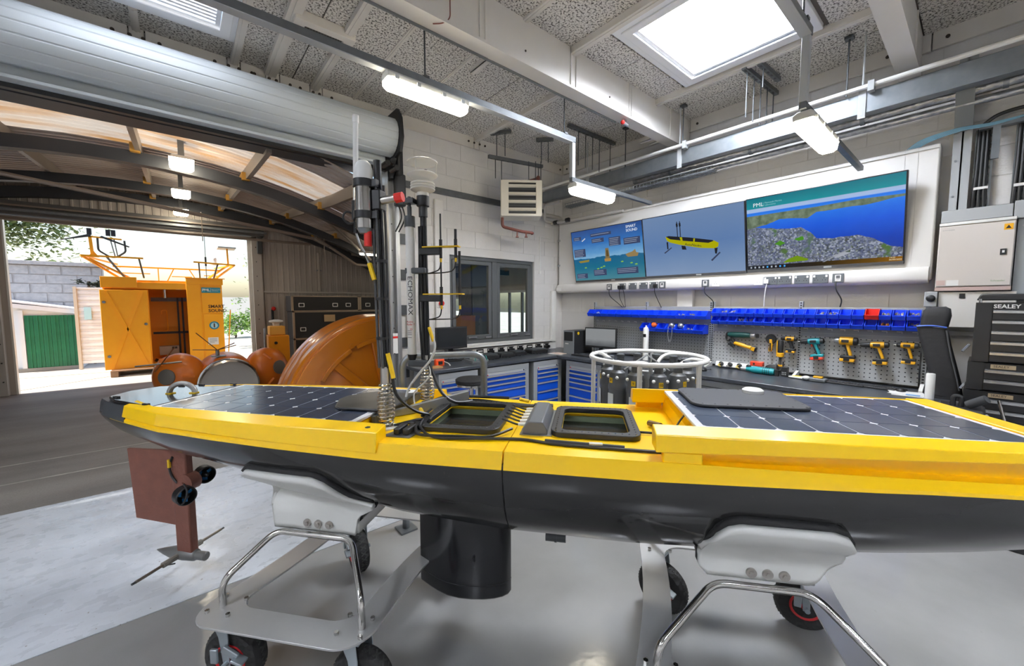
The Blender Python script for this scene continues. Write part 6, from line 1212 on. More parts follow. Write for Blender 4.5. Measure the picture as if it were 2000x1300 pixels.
t = bt('paper_pile', 'small pile of papers lying on the bench corner', 'papers', 4.20, 3.98); MB().cb((0, 0, .003), (.22, .17, .006), M.Rotation(R(12), 3, 'Z')).o('sheet', plasw, t); MB().cb((.02, .01, .008), (.2, .14, .004), M.Rotation(R(-9), 3, 'Z')).o('sheet', mat('pink_paper', '#d9c2b6', .6), t)
# things on the window bench
def kit(lb, x, y, w, d, h, n): 
    t = thing('instrument_box', lb, 'instrument', (x, y, .86), R(random.uniform(-8, 8)), 'instrument boxes on the window bench'); MB().box(-w / 2, w / 2, -d / 2, d / 2, 0, h).o('case', tk, t, bev=.006); MB().box(-w / 2 + .02, w / 2 - .02, -d / 2 + .01, d / 2 - .01, h, h + .018).o('lid', dgrey, t, bev=.004)
    for i in range(n): MB().tube(spline([(-w / 2 + .03 + i * .05, -d / 2, .02), (-w / 2 + .02 + i * .06, -d / 2 - .04, .012), (-w / 2 + .07 + i * .06, -d / 2 - .05, .006)]), .005, 6).o('lead', tk, t)
kit('black instrument box behind the grey junction box on the window bench', 3.12, 4.24, .26, .2, .05, 2); kit('black instrument box left of centre on the window bench', 3.42, 4.26, .24, .2, .04, 2); kit('black instrument box right of centre on the window bench', 3.68, 4.28, .22, .18, .045, 1); kit('black instrument box nearest the corner on the window bench', 4.05, 4.28, .30, .2, .05, 2)
t = thing('junction_box', 'pale grey-green junction box with teal leads on the window bench', 'junction box', (2.84, 4.10, .86)); MB().box(-.07, .07, -.05, .05, .03, .11).o('case', mat('pale_green_grey', '#b9c2ba', .5), t, bev=.008); MB().box(-.12, .12, -.10, .08, 0, .03).o('board', mgrey, t)
for i in range(4): MB().tube(spline([(-.06 + i * .04, -.05, .06), (-.08 + i * .05, -.10, .08), (-.1 + i * .06, -.12, .03)]), .006, 6).o('lead', mat('lead_teal', '#2a7f7a', .5), t)
t = thing('orange_meter', 'orange handheld meter standing on the window bench behind the masts', 'meter', (2.31, 4.10, .86)); MB().box(-.06, .06, -.025, .025, .0, .085).o('case', mat('meter_orange', '#e8501c', .4), t, bev=.012); MB().box(-.025, .03, -.028, -.025, .02, .06).o('display', tk, t); MB().tube(spline([(.06, 0, .05), (.10, -.03, .03), (.10, -.08, -.02 + .03), (.08, -.1, .01)]), .005, 6).o('lead', plasw, t)
t = thing('tray', 'small tray with a blue cap beside the orange meter', 'tray', (2.16, 4.02, .86)); MB().box(-.09, .12, -.06, .06, 0, .015).o('base', mat('tray_wood', '#b58a58', .6), t); MB().ball((-.03, 0, .03), .03, (1.2, 1, .6)).o('blue_cap', mat('cap_blue', '#1f7fc4', .4), t)
for i in range(5): tag(MB().tube(spline([(2.8 + i * .36, 4.46, .90), (2.85 + i * .36, 4.40, .872), (2.78 + i * .36, 4.34, .866), (2.9 + i * .36, 4.32, .866)]), .005, 6).o('bench_lead', tk), 'black lead trailing from the window trunking, %s from the left' % ORD[i], 'cable', 'leads on the window bench')
# chrome stool
t = thing('lab_stool', 'chrome stool with a round black seat in front of the window bench', 'stool', (2.36, 3.50, 0)); MB().lathe([(.15, .74), (.17, .75), (.172, .785), (.15, .80), (.02, .803)], 28).o('seat', rubber, t); MB().lathe([(.155, .715), (.165, .72), (.165, .742)], 28).o('seat_ring', chrome, t); MB().cyl((0, 0, .12), (0, 0, .72), .022, n=14).o('column', chrome, t); MB().lathe([(.05, .42), (.055, .44), (.055, .50), (.03, .52)], 16).o('hub', chrome, t)
MB().tube([(.19 * math.cos(2 * PI * i / 28), .19 * math.sin(2 * PI * i / 28), .42) for i in range(28)], .011, 8, True).o('foot_ring', chrome, t)
for i in range(5):
    a = 2 * PI * i / 5; MB().tube(bend([(0, 0, .50), (.1 * math.cos(a), .1 * math.sin(a), .50), (.19 * math.cos(a), .19 * math.sin(a), .42)], .03), .008, 6).o('spoke', chrome, t); MB().bar((0, 0, .12), (.26 * math.cos(a), .26 * math.sin(a), .07), .03, .02).o('leg', chrome, t); MB().ball((.26 * math.cos(a), .26 * math.sin(a), .03), .03).o('castor', black, t)
# galvanised tube rail behind the masts
t = thing('tube_rail', 'galvanised bent tube rail standing behind the two masts', 'rail', (0, 0, 0))
pa, pb = V((1.15, 2.55, 0)), V((1.66, 2.30, 0))
MB().tube(bend([(pa.x, pa.y, 0), (pa.x, pa.y, 1.235), (pb.x, pb.y, 1.235), (pb.x, pb.y, 0)], .09, 6), .0245, 14).o('bent_tube', galv, t)
for p in (pa, pb): MB().box(p.x - .06, p.x + .06, p.y - .06, p.y + .06, 0, .012).o('foot_plate', galv, t)
# unit heater on the left wall
t = thing('unit_heater', 'cream louvred unit heater hung from the ceiling on rods', 'heater', (3.50, 3.98, 2.745), R(-37)); hm = mat('heater_cream', '#d8d3c6', .45)
MB().box(-.27, .27, .01, .30, 0, .46).o('case', hm, t, bev=.008); MB().ring(rrect(-.27, .27, 0, .46, .01, 2), rrect(-.17, .19, .03, .43, .005, 2), .0, .018, XZ).o('face_frame', hm, t, bev=.003); MB().box(-.17, .19, .004, .012, .03, .43).o('dark_inside', black, t)
for i in range(4): MB().cb((.01, -.012, .085 + i * .10), (.36, .03, .030), M.Rotation(R(-24), 3, 'X')).o('louvre', hm, t)
for i in range(9): MB().box(-.165, .185, -.002, .004, .05 + i * .042, .062 + i * .042).o('fin', dgrey, t)
pipe = mat('brown_pipe', '#6b3a30', .5); MB().tube(bend([(-.25, .1, .0), (-.25, .1, -.12), (.0, .1, -.18), (.16, .1, -.20), (.16, .2, -.19)], .04), .02, 10).o('pipe', pipe, t); MB().tube(bend([(.02, .2, .46), (.06, .2, .50), (.22, .2, .54), (.25, .2, .58), (.25, .2, .46)], .04), .018, 10).o('pipe', pipe, t)
for x in (-.05, .07): MB().cyl((x, .1, -.25), (x, .1, -.17), .010, n=8).cyl((x - .02, .1, -.255), (x + .02, .1, -.255), .008, n=8).o('valve', pipe, t)
for x in (-.26, .10, .19, .26): MB().cyl((x, .05 + (.15 if x in (.12, .21) else 0), .44), (x, .05 + (.15 if x in (.12, .21) else 0), .72), .006, n=6).o('drop_rod', dgrey, t)
# ================================================================ RIGHT END: SWITCHGEAR, TOOL CHEST, BAGS
t = thing('distribution_board', 'cream electrical distribution board with a yellow warning label', 'electrical board', (4.78, .268, 1.695), RZ); cr = mat('switchgear_cream', '#cfc8c2', .4)
MB().box(0, .392, .02, .16, 0, .545).o('case', cr, t, bev=.004); MB().box(.004, .388, 0, .02, .035, .515).o('door', cr, t, bev=.004); MB().box(0, .392, .002, .018, .522, .545).o('top_strip', plasw, t, bev=.003); MB().box(0, .392, .002, .018, 0, .028).o('bottom_strip', mat('strip_pink', '#bfa8a2', .4), t); MB().box(.335, .378, -.002, 0, .45, .495).o('warning_label', mat('label_amber', '#e8a912', .5), t)
MB().prism([(.356 - .014, .46), (.356 + .014, .46), (.356, .485)], .002, .003, XZ).o('warning_triangle', black, t); MB().box(.325, .355, -.006, 0, .265, .31).o('door_lock', black, t); MB().box(.335, .347, -.008, -.006, .28, .298).o('lock_key', plasw, t)
text('maker_print', 'Schneider', .018, (.29, -.001, .072), (PI / 2, 0, 0), mat('print_green', '#7f9a72', .5), t); MB().box(.006, .055, -.002, 0, .045, .085).o('rating_label', mat('label_pink', '#c9b1aa', .5), t); MB().box(.062, .128, -.002, 0, .04, .085).o('circuit_chart', plasw, t); text('model_print', 'ACTI 9 ISOBAR', .010, (.02, -.001, .485), (PI / 2, 0, 0), mgrey, t)
t = thing('lower_board', 'plain white switchgear box below the distribution board', 'electrical board', (4.80, .245, 1.40), RZ); MB().box(0, .40, 0, .14, 0, .285).o('case', mat('switch_white', '#dad8d4', .4), t, bev=.004); MB().box(.115, .145, -.006, 0, .235, .272).o('door_lock', black, t)
t = thing('isolator_switch', 'grey rotary isolator between the fascia and the switchgear boxes', 'switch', (4.77, .293, 1.585), RZ); MB().box(-.03, .045, 0, .12, -.02, .105).o('case', lgrey, t, bev=.005); MB().lathe([(.028, 0), (.028, .012), (.016, .02)], 14, T(.008, 0, .05) @ M.Rotation(PI / 2, 4, 'X')).o('knob', black, t)
t = thing('top_trunking', 'grey cable trunking box above the distribution board', 'trunking', (4.80, .262, 2.245), RZ); MB().box(0, .365, 0, .13, 0, .095).o('body', lgrey, t, bev=.004); MB().box(.37, .95, 0, .13, -.02, .11).o('extension', lgrey, t, bev=.004); pass
t = thing('wall_panel', 'blue-grey metal wall panel right of the distribution board', 'panel', (4.82, -.13, 1.62), RZ); MB().box(.0, .55, 0, .11, 0, .60).o('sheet', mat('panel_blue_grey', '#9aa0a3', .45), t, bev=.003); MB().cyl((.03, 0, .55), (.03, -.004, .55), .008, n=6).o('screw', alum, t)
t = thing('wall_rail', 'pale horizontal rail on the wall behind the black bag', 'rail', (4.90, .20, 1.33), RZ); MB().box(0, .30, 0, .03, 0, .035).o('rail', mat('rail_pale', '#bdbab5', .5), t); MB().box(.0, .03, .0, .045, -.04, .0).o('bracket', lgrey, t)
t = thing('steel_column', 'grey painted steel stanchion running up the wall to the roof', 'column', (4.86, .232, 2.34), RZ); MB().box(0, .10, 0, .012, 0, 1.2).box(.045, .055, .0, .08, 0, 1.2).o('stanchion', lgrey, t); MB().bar((.05, -.02, .62), (.05, -.20, .95), .10, .02, (0, 1, 0)).o('knee_plate', mgrey, t)
for z in (.12, .4): MB().cyl((.02, 0, z), (.02, -.008, z), .008, n=6).o('bolt', galv, t)
def ladder_run(lb, y, z0, z1, n):
    t = thing('cable_ladder', lb, 'cable run', (4.90, y, z0), RZ, 'vertical cable runs'); h = z1 - z0; MB().box(0, .012, .01, .03, 0, h).box(.085, .097, .01, .03, 0, h).o('side_rail', galv, t)
    for i in range(int(h / .06)): MB().box(.012, .085, .012, .022, .02 + i * .06, .035 + i * .06).o('rung', galv, t)
    for i in range(n): MB().tube(spline([(.02 + i * .022, 0, h), (.02 + i * .022, -.004, h * .5), (.014 + i * .026, -.006, h * .2), (.012 + i * .03, 0, 0)]), .012, 8).o('cable', black, t)
    MB().box(.01, .085, -.022, -.016, h * .25, h * .28).o('cable_tie', plasw, t)
ladder_run('black cable run dropping to the distribution board', .115, 2.335, 2.96, 3); ladder_run('black cable run at the far right edge of the wall', -.085, 2.30, 3.0, 3)
t = thing('cable_bracket', 'galvanised bracket and tray carrying the blue data cables', 'bracket', (4.86, .03, 2.80), RZ); MB().box(-.07, .3, -.02, .05, .14, .165).o('tray', galv, t); MB().box(.0, .04, -.03, -.01, -.10, .16).o('arm', galv, t); MB().tube(spline([(-.05, -.02, .17), (.02, -.03, .22), (.14, -.02, .24), (.28, -.01, .22)]), .014, 8).o('black_hose', black, t)
t = thing('data_cables', 'bundle of thin pale-blue data cables from the fascia corner to the bracket', 'cables', (0, 0, 0))
for i in range(7): MB().tube(spline([(4.80, .42 + .012 * i, 2.895), (4.79, .34 + .01 * i, 2.925 + .004 * i), (4.80, .18 + .006 * i, 2.955 + .004 * i), (4.83, .02, 2.955 + .003 * i), (4.84, -.25, 2.99)]), .0035, 5).o('cable', mat('data_blue', '#7aa4b8', .5), t)
# tool chest
t = thing('tool_chest', 'tall black stacked tool chest with silver drawer pulls', 'tool chest', (4.30, .035, 0), RZ); tb2 = mat('chest_black', '#1d1e20', .35); pull = mat('pull_silver', '#b9bbbd', .25, .85)
def tier(z0, z1, dz, n, w, x0):
    b = MB().box(x0, x0 + w, .012, .42, z0, z1).o('cabinet', tb2, t, bev=.006); MB().box(x0, x0 + .075, 0, .012, z0, z1).o('face_stile', tb2, t); MB().box(x0 + w - .075, x0 + w, 0, .012, z0, z1).o('face_stile', tb2, t)
    for i in range(n):
        zt = z1 - dz - i * .0725; d = MB().box(x0 + .08, x0 + w - .08, -.004, .012, zt - .068, zt).o('drawer', mat('chest_drawer', '#232426', .3), t, bev=.002); MB().loft([[(x, -.004, zt - .002), (x, -.018, zt - .006), (x, -.018, zt - .022), (x, -.004, zt - .024)] for x in (x0 + .08, x0 + w - .08)]).o('drawer_pull', pull, d)
tier(1.185, 1.60, .05, 5, .70, .0); tier(.985, 1.18, .045, 2, .73, -.015); tier(.12, .98, .055, 2, .75, -.025)
for i in range(5): zt = .78 - i * .13; d = MB().box(.06, .64, -.004, .012, zt - .12, zt).o('drawer', MATS['chest_drawer'], t, bev=.002); MB().box(.06, .64, -.018, -.004, zt - .024, zt - .002).o('drawer_pull', pull, d)
MB().prism([(.0, 1.615), (.70, 1.615), (.70, 1.655), (.02, 1.66)], -.42, -.0, XZ).o('lid', tb2, t, bev=.008); MB().cyl((.02, -.005, 1.60), (.02, -.005, 1.625), .008, n=8).o('lid_stay', pull, t)
ltw = mat('letter_silver', '#d7d7d5', .4)
text('brand_lettering', 'SEALEY', .036, (.08, -.005, 1.572), (PI / 2, 0, 0), ltw, t, bold=.001); 
for z in (1.158, .955): MB().box(.09, .20, -.003, -.0, z - .015, z + .013).o('brand_plate', mat('plate_tan', '#a9977a', .4, .3), t); text('brand_lettering', 'SEALEY', .022, (.102, -.004, z), (PI / 2, 0, 0), tb2, t)
MB().tube([(-.015, .03, 1.30), (-.045, .0, 1.25)], .008, 6).o('side_handle', pull, t); MB().tube([(-.02, .02, 1.02), (-.04, .0, .98)], .008, 6).o('side_handle', pull, t)
for x in (0, .68):
    for y in (.06, .36): MB().lathe([(.06, -.02), (.06, .02)], 16, T(x, y, .06) @ M.Rotation(PI / 2, 4, 'Y')).o('castor', black, t)
# padded bag leaning against the chest
t = thing('padded_bag', 'tall black padded bag with a blue seam leaning beside the tool chest', 'bag', (4.50, .27, .86), RZ); bg = mat('bag_black', '#232325', .7, bump=(30, .3))
def bsec(cx, cz, w, d, tilt): return [(cx + p[0] * math.cos(tilt), p[1], cz + p[0] * math.sin(tilt)) for p in rrect(-w / 2, w / 2, -d / 2, d / 2, d * .35, 4)]
MB().loft([bsec(.135, .02, .15, .10, -.1), bsec(.115, .14, .165, .12, -.15), bsec(.08, .28, .17, .12, -.15), bsec(.045, .43, .17, .11, -.15), bsec(.02, .545, .17, .10, -.08)]).o('body', bg, t, smooth=50); MB().loft([bsec(.03, .55, .155, .095, .05), bsec(.04, .63, .16, .095, .1), bsec(.04, .685, .145, .085, .1), bsec(.035, .705, .10, .06, .1)]).o('flap', bg, t, smooth=50)
MB().tube(spline([(-.06, -.052, .555), (.02, -.057, .562), (.10, -.052, .55)]), .006, 6).o('blue_seam', mat('seam_blue', '#4a6fd0', .5), t); MB().tube(spline([(.10, -.05, .53), (.13, -.058, .36), (.17, -.062, .18), (.19, -.055, .08)]), .006, 6).o('zip', mat('zip_grey', '#4b4c4e', .5), t); MB().box(.06, .21, -.05, .05, .0, .02).o('base_patch', bg, t)
t = thing('white_pipe', 'short white plastic pipe standing at the end of the bench', 'pipe', (4.30, .225, .86)); MB().lathe([(.026, 0), (.026, .20), (.024, .208), (.0, .21)], 18).o('body', plasw, t); MB().lathe([(.030, .0), (.030, .02)], 18).o('collar', lgrey, t)
t = thing('engine_case', 'black ribbed equipment case with a handle on a stand by the tool chest', 'equipment', (4.02, .05, 0), RZ); MB().box(-.13, .10, .0, .26, .70, .88).o('body', tk, t, bev=.02); MB().box(-.12, .09, .01, .25, .0, .70).o('stand', dgrey, t)
for i in range(4): MB().box(-.02, .05, -.008, .0, .73 + i * .03, .742 + i * .03).o('vent_slot', mgrey, t)
MB().tube(bend([(-.05, .1, .88), (-.05, .1, .95), (-.01, .1, .95), (-.01, .1, .88)], .02), .014, 8).o('handle', tk, t); MB().cyl((.02, .08, .90), (.10, .05, .96), .028, n=12).o('side_grip', mat('grip_grey', '#3a3c3e', .8), t); MB().tube([(.10, .02, .86), (.15, .0, .80)], .008, 6).o('lever', alum, t)
t = thing('pry_bar', 'steel breaker bar leaning in front of the tool chest', 'bar', (4.12, -.12, 0), RZ); MB().tube([(-.02, .02, .95), (.03, -.02, .74)], .009, 8).o('shaft', chrome, t); MB().cyl((.03, -.02, .74), (.035, -.025, .70), .016, n=10).o('socket_head', chrome, t)
MB().box(-.08, .5, -.1, .12, .0, .66).o('stand_box', tk, t, bev=.01); MB().tube([(-.05, -.05, .69), (.5, -.08, .69)], .03, 10).o('hose_roll', rubber, t)
# ================================================================ CEILING SERVICES
tubem = emat('tube_diffuser', '#fff4dc', TUBE_POWER)
def batten(label, loc, rz=0):
    t = thing('strip_light', label, 'light', loc, rz, 'fluorescent strip lights'); L = .64
    MB().loft([[(x, -.055, 0), (x, -.06, .03), (x, -.035, .05), (x, .035, .05), (x, .06, .03), (x, .055, 0)] for x in (.0, L)]).o('housing', mat('light_housing', '#c9c9c4', .4), t, bev=.004)
    MB().loft([[(x, -.058 * k, 0), (x, -.052 * k, -.045 * k), (x, -.03 * k, -.06 * k), (x, .03 * k, -.06 * k), (x, .052 * k, -.045 * k), (x, .058 * k, 0)] for x, k in ((.0, .75), (.03, 1), (L - .03, 1), (L, .75))]).o('diffuser', tubem, t, smooth=50)
    for x in (.06, .22, .42, .58):
        for y in (-.062, .062): MB().box(x - .014, x + .014, y - .004, y + .004, -.006, .022).o('clip', lgrey, t)
    return t
def rail(label, y, x0, xd, x1, zt, zl):
    t = thing('light_rail', label, 'rail', (0, y, 0), 0, 'light suspension rails'); w = .026
    MB().box(x0, xd + .02, -w, w, zt, zt + .05).o('upper_rail', galvd, t, bev=.003); MB().box(x0, xd - .02, -w - .002, w + .002, zt - .006, zt).o('rail_cover', lgrey, t); MB().box(xd - .022, xd + .022, -w * .8, w * .8, zl + .04, zt + .001).o('drop_leg', lgrey, t, bev=.003); MB().box(xd - .02, x1, -.02, .02, zl + .0, zl + .04).o('lower_rail', galvd, t, bev=.003)
    for x in (.2, 1.42, 2.88):
        if x0 < x < xd: MB().cyl((x, 0, zt + .05), (x, 0, ZC - .01), .006, n=6).o('drop_rod', dgrey, t); MB().box(x - .02, x + .02, -.03, .03, zt + .045, zt + .06).o('rod_clip', dgrey, t); MB().box(x - .03, x + .03, -.03, .03, ZC - .02, ZC - .005).o('rod_plate', dgrey, t)
    return t
rail('long grey rail carrying two strip lights near the window wall', 2.66, -3.0, 3.0, 4.42, 3.155, 2.785); rail('grey rail dropping beside the rooflight to one strip light', .775, -3.0, 2.97, 4.72, 3.20, 2.775)
batten('lit strip light fixed under the long high rail', (1.12, 2.66, 3.10)); batten('lit strip light at the dropped end of rail above screens', (3.0, 2.66, 2.732)); batten('lit strip light hanging below the rooflight at the right', (2.98, .775, 2.722))
# galvanised trunking along the screen wall
t = thing('cable_trunking', 'galvanised steel trunking hung along the screen wall on rods', 'trunking', (4.50, 4.57, 3.18), RZ); MB().box(0, 4.75, -.04, .06, 0, .165).o('body', galv, t, bev=.004); MB().box(4.75, 6.4, -.04, .06, -.0, .165).o('body', galv, t, bev=.004)
for x in (.9, 2.24, 3.82): MB().box(x - .025, x + .025, -.05, -.04, -.04, .22).box(x - .012, x + .012, -.052, -.049, -.02, .02).o('hanger_strap', lgrey, t); MB().cyl((x, -.045, .2), (x, -.045, ZC - 3.19), .007, n=6).o('drop_rod', lgrey, t)
for x in (1.5, 3.1): MB().box(x, x + .002, -.041, .061, .0, .166).o('joint', dgrey, t)
t = thing('white_conduit', 'white conduit pipe running above the galvanised trunking', 'pipe', (4.42, 4.55, 3.375), RZ); MB().tube([(0, 0, 0), (6.0, 0, 0)], .019, 10).o('run', plasw, t)
for x in (.7, 2.3, 3.86): MB().box(x - .02, x + .02, -.03, .03, -.05, .03).o('clamp', lgrey, t)
t = thing('foil_duct', 'silver foil-wrapped pipe running behind the trunking', 'pipe', (4.74, 3.2, 3.225), RZ); g = NG('foil', .28); g.b.inputs['Metallic'].default_value = .95; nf = g.noise(22, 4); g.col(g.ramp(nf, [(.3, '#8f9194'), (.7, '#c4c5c7')])); g.bump(nf, .5, .02); foil = g.m
MB().tube([(.1 + i * .25, 0, .004 * (i % 2)) for i in range(20)], .045, 12).o('run', foil, t, smooth=60); MB().tube([(.1 + i * .25, .02, -.085) for i in range(20)], .028, 10).o('lower_run', foil, t, smooth=60)
for x in (.6, 1.5, 2.4, 3.2, 4.2): MB().lathe([(.049, 0), (.049, .03)], 14, T(x, 0, 0) @ M.Rotation(PI / 2, 4, 'Y')).o('band', galv, t)
t = thing('wire_basket', 'wire mesh cable basket below the galvanised trunking', 'cable tray', (4.62, 4.2, 3.06), RZ); b = MB()
for y in (-.05, -.01, .03, .07): b.tube([(0, y, 0), (2.2, y, 0)], .004, 4)
for i in range(45): b.tube([(.02 + i * .049, -.05, .05), (.02 + i * .049, -.05, 0), (.02 + i * .049, .07, 0), (.02 + i * .049, .07, .05)], .003, 4)
b.tube([(0, -.05, .05), (2.2, -.05, .05)], .004, 4).tube([(0, .07, .05), (2.2, .07, .05)], .004, 4); b.o('basket', galv, t)
for y in (-.02, .02, .045): MB().tube(spline([(0, y, .02), (.7, y, .016), (1.4, y, .02), (2.2, y, .016)]), .010, 6).o('cable', mgrey, t)
t = thing('corner_pipework', 'grey pipes bending down the corner beside the screens', 'pipework', (4.62, 4.455, 3.0)); pg = mat('pipe_pale', '#b3b0ab', .45)
MB().tube(bend([(-.25, .05, -.02), (.2, .05, -.02), (.22, .05, -.3), (.22, .05, -1.15)], .06), .028, 10).o('riser', pg, t); MB().tube(bend([(-.2, -.3, .12), (-.2, .02, .12), (-.2, .02, -.12), (.0, .02, -.12)], .05), .02, 10).o('elbow', pg, t); MB().tube([(-.05, .02, -.14), (.1, -1.2, -.14)], .024, 10).o('branch', pg, t)
for z in (-.4, -.8): MB().box(.18, .26, .04, .1, z, z + .03).o('clip', lgrey, t)
MB().box(.14, .30, -.02, .09, -1.20, -1.15).o('floor_box', plasw, t)
for y in (-.1, -.35): MB().cyl((-.05, y, -.14), (-.05, y + .06, -.14), .033, n=10).o('coupling', black, t)
t = thing('slim_conduit', 'thin white conduit drop on the left wall below the pipes', 'pipe', (4.42, 4.585, 2.10)); MB().tube([(0, 0, 0), (0, 0, .55)], .010, 8).o('run', plasw, t); MB().tube([(0, 0, .55), (.22, 0, .54)], .006, 6).o('branch', plasw, t); MB().box(-.02, .02, -.015, .012, -.03, .01).o('end_box', plasw, t)
# unistrut channels under the ceiling with rods
def strut(label, a, c_, z, drops, zl):
    t = thing('ceiling_channel', label, 'channel', (0, 0, 0), 0, 'slotted ceiling channels'); MB().bar((*a, z), (*c_, z), .042, .042).o('channel', galvd, t, bev=.003)
    d = V((c_[0] - a[0], c_[1] - a[1], 0))
    for k in drops: p = V((*a, 0)) + d * k; MB().cyl((p.x, p.y, zl), (p.x, p.y, z), .006, n=6).o('drop_rod', dgrey, t)
    for i in range(int(d.length / .08)): p = V((*a, 0)) + d * ((i + .5) * .08 / d.length); MB().cb((p.x, p.y, z - .0215), (.035, .016, .002) if abs(d.x) > abs(d.y) else (.016, .035, .002)).o('slot', black, t)
strut('short slotted channel fixed to the ceiling left of the heater', (3.20, 4.25), (3.36, 4.02), 3.80, (.3, .7), 3.50); strut('short slotted channel fixed to the ceiling right of the heater', (3.80, 4.02), (3.96, 3.85), 3.80, (.3, .7), 3.50); strut('lower slotted channel carrying the heater rods', (3.12, 4.19), (3.92, 4.02), 3.48, (.12, .92), 3.22); strut('long slotted channel above the dropped strip light', (3.78, 3.42), (4.70, 3.40), 3.79, (.2, .35, .5, .65, .9), 3.35); strut('slotted channel on the ceiling beside the rooflight', (4.13, 1.56), (4.90, 1.52), 3.79, (.1, .3, .5, .7, .9), 3.36); strut('second shorter slotted channel beside the rooflight', (4.16, 1.44), (4.62, 1.42), 3.79, (.2,), 3.6)
for i, (x, y) in enumerate(((4.42, .85), (4.46, 2.30), (4.45, 3.05))): t = thing('ceiling_rod', 'thin threaded rod from ceiling to trunking, %s from the right' % ORD[i], 'rod', (x, y, 3.34), 0, 'threaded rods'); MB().cyl((0, 0, 0), (0, 0, .47), .007, n=6).o('rod', dgrey, t); MB().box(-.03, .03, -.03, .03, .465, .485).o('rod_plate', dgrey, t)
t = thing('ceiling_vent', 'white framed ceiling vent with a dark grille', 'vent', (1.0, 3.60, ZC - .005)); MB().ring(rrect(-.23, .22, -.14, .15, .005, 1), rrect(-.15, .14, -.07, .07, .005, 1), -.075, 0).o('frame', timber, t, bev=.004); MB().box(-.15, .14, -.07, .07, -.05, -.02).o('grille', mat('grille_dark', '#3b3936', .7), t)
for i in range(14): MB().box(-.15 + i * .021, -.145 + i * .021, -.07, .07, -.056, -.05).o('grille_bar', mat('grille_bar', '#5b5853', .6), t)
tag(MB().tube(bend([(1.50, 2.44, ZC - .02), (1.50, 2.44, 3.53), (1.45, 2.46, 3.487), (1.40, 2.5, 3.485)], .03), .004, 6).o('alarm_cable', mat('cable_red', '#7d4a3f', .5)), 'thin red alarm cable clipped down the white roof beam', 'cable'); tag(MB().tube([(.2, 2.442, 3.74), (1.50, 2.442, 3.74)], .003, 6).o('alarm_cable', MATS['cable_red']), 'thin red alarm cable running along the white roof beam', 'cable')
t = thing('gas_valve', 'small red-handled valve under the end of the roof beam', 'valve', (3.62, 2.50, 3.46)); MB().cyl((-.02, 0, 0), (.05, 0, -.01), .016, n=10).o('body', alum, t); MB().ball((-.03, 0, .0), .022).o('handle', red, t); MB().cyl((.03, 0, .0), (.03, 0, .04), .006, n=6).o('stem', alum, t)
tag(MB().tube([(-2.5, 2.60, 3.50), (3.6, 2.60, 3.50)], .011, 8).o('gas_pipe', mat('pipe_dull', '#777a7b', .5)), 'slim grey pipe running along the underside of the white beam', 'pipe')

# ================================================================ WATER SAMPLER ROSETTE BEHIND THE BOAT
t = thing('sampling_rosette', 'white tubular ring frame holding grey water-sampling bottles', 'water sampler', (2.96, 1.78, 0), R(-50)); wp = mat('powder_white', '#d9dad8', .35); RR = .455
def circ(r, z, n=48): return [(r * math.cos(2 * PI * i / n), r * math.sin(2 * PI * i / n), z) for i in range(n)]
for z in (1.15, .12): MB().tube(circ(RR, z), .019, 10, True).o('ring', wp, t)
MB().tube(circ(RR, .55), .014, 8, True).o('ring', wp, t)
for i in range(6): a = 2 * PI * (i + .25) / 6; MB().cyl((RR * math.cos(a), RR * math.sin(a), 0), (RR * math.cos(a), RR * math.sin(a), 1.15), .0185, n=10).o('post', wp, t)
for a in (.55, 2.6, 4.2, 5.8): MB().tube(spline([(RR * math.cos(a), RR * math.sin(a), 1.15), (RR * .72 * math.cos(a + .35), RR * .72 * math.sin(a + .35), 1.14), (RR * .5 * math.cos(a + .5), RR * .5 * math.sin(a + .5), 1.04), (RR * .42 * math.cos(a + .5), RR * .42 * math.sin(a + .5), .78)]), .016, 8).o('inner_stay', wp, t)
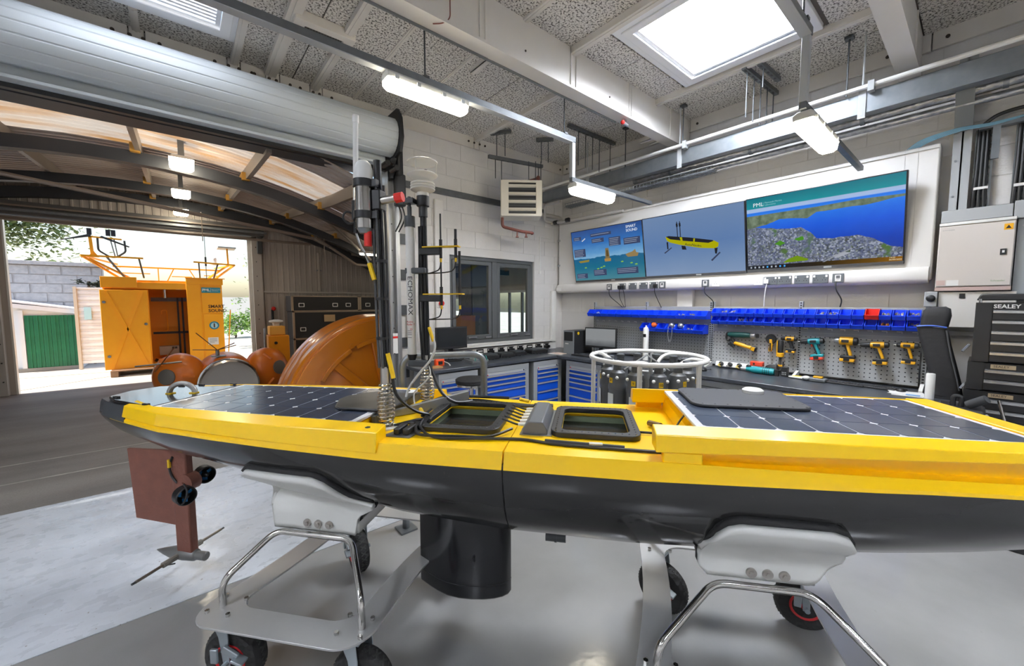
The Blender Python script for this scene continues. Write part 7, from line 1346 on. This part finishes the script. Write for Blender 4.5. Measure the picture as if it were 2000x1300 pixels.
MB().tube([(.14 * math.cos(2 * PI * i / 20), .14 * math.sin(2 * PI * i / 20), 1.05) for i in range(20)], .011, 8, True).o('trigger_ring', alum, t); MB().cyl((0, 0, .3), (0, 0, 1.08), .05, n=16).o('trigger_core', mat('core_grey', '#8c9092', .4), t)
for s in (-1, 1): MB().tube([(s * .18, 0, 1.04), (0, 0, 1.17)], .008, 6).o('lifting_bridle', alum, t)
gb2 = mat('bottle_grey', '#5b5e61', .45); gcap = mat('bottle_cap', '#4a4d50', .45); lbl = mat('bottle_label', '#dfe6ea', .5); lbb = mat('label_blue', '#1f7fb0', .5); lbk = mat('label_navy', '#1c2a3a', .5)
for i in range(12):
    a = 2 * PI * i / 12 + .12; m_ = T(.315 * math.cos(a), .315 * math.sin(a), .085) @ rotz(a)
    bo_ = MB().lathe([(.045, .22), (.066, .25), (.068, .30), (.068, .82), (.072, .83), (.072, .86), (.066, .88), (.066, .93)], 20, m_).o('bottle', gb2, t, smooth=30); MB().lathe([(.068, .93), (.06, .965), (.035, .985), (.032, 1.03), (.036, 1.035), (.036, 1.055), (.02, 1.06)], 18, m_).o('bottle_neck', gcap, bo_); MB().lathe([(.040, .16), (.05, .165), (.05, .21), (.045, .22)], 16, m_).o('bottle_foot', gcap, bo_)
    MB().box(.066, .0705, -.030, .030, .42, .80).tr(m_).o('bottle_label', lbl, bo_); MB().lathe([(.026, .0), (.026, .001)], 14, m_ @ T(.0706, 0, .66) @ M.Rotation(PI / 2, 4, 'Y')).o('label_logo', lbk, bo_); MB().box(.0702, .0716, -.026, .016, .585, .612).tr(m_).o('label_wave', lbb, bo_)
    MB().box(.064, .068, -.016, .016, .885, .925).tr(m_).o('number_tag', yellowp, bo_); 
    for s in (-1, 1): MB().ball((.0, 0, 0), .013).tr(m_ @ T(.05, s * .05, .93)).o('cap_ball', plasw, bo_)
    tx = text('number', str(i + 1), .03, (0, 0, 0), (0, 0, 0), black, bo_, 'CENTER'); tx.matrix_local = m_ @ T(.0685, 0, .905) @ M(((0, 0, 1, 0), (1, 0, 0, 0), (0, 1, 0, 0), (0, 0, 0, 1)))
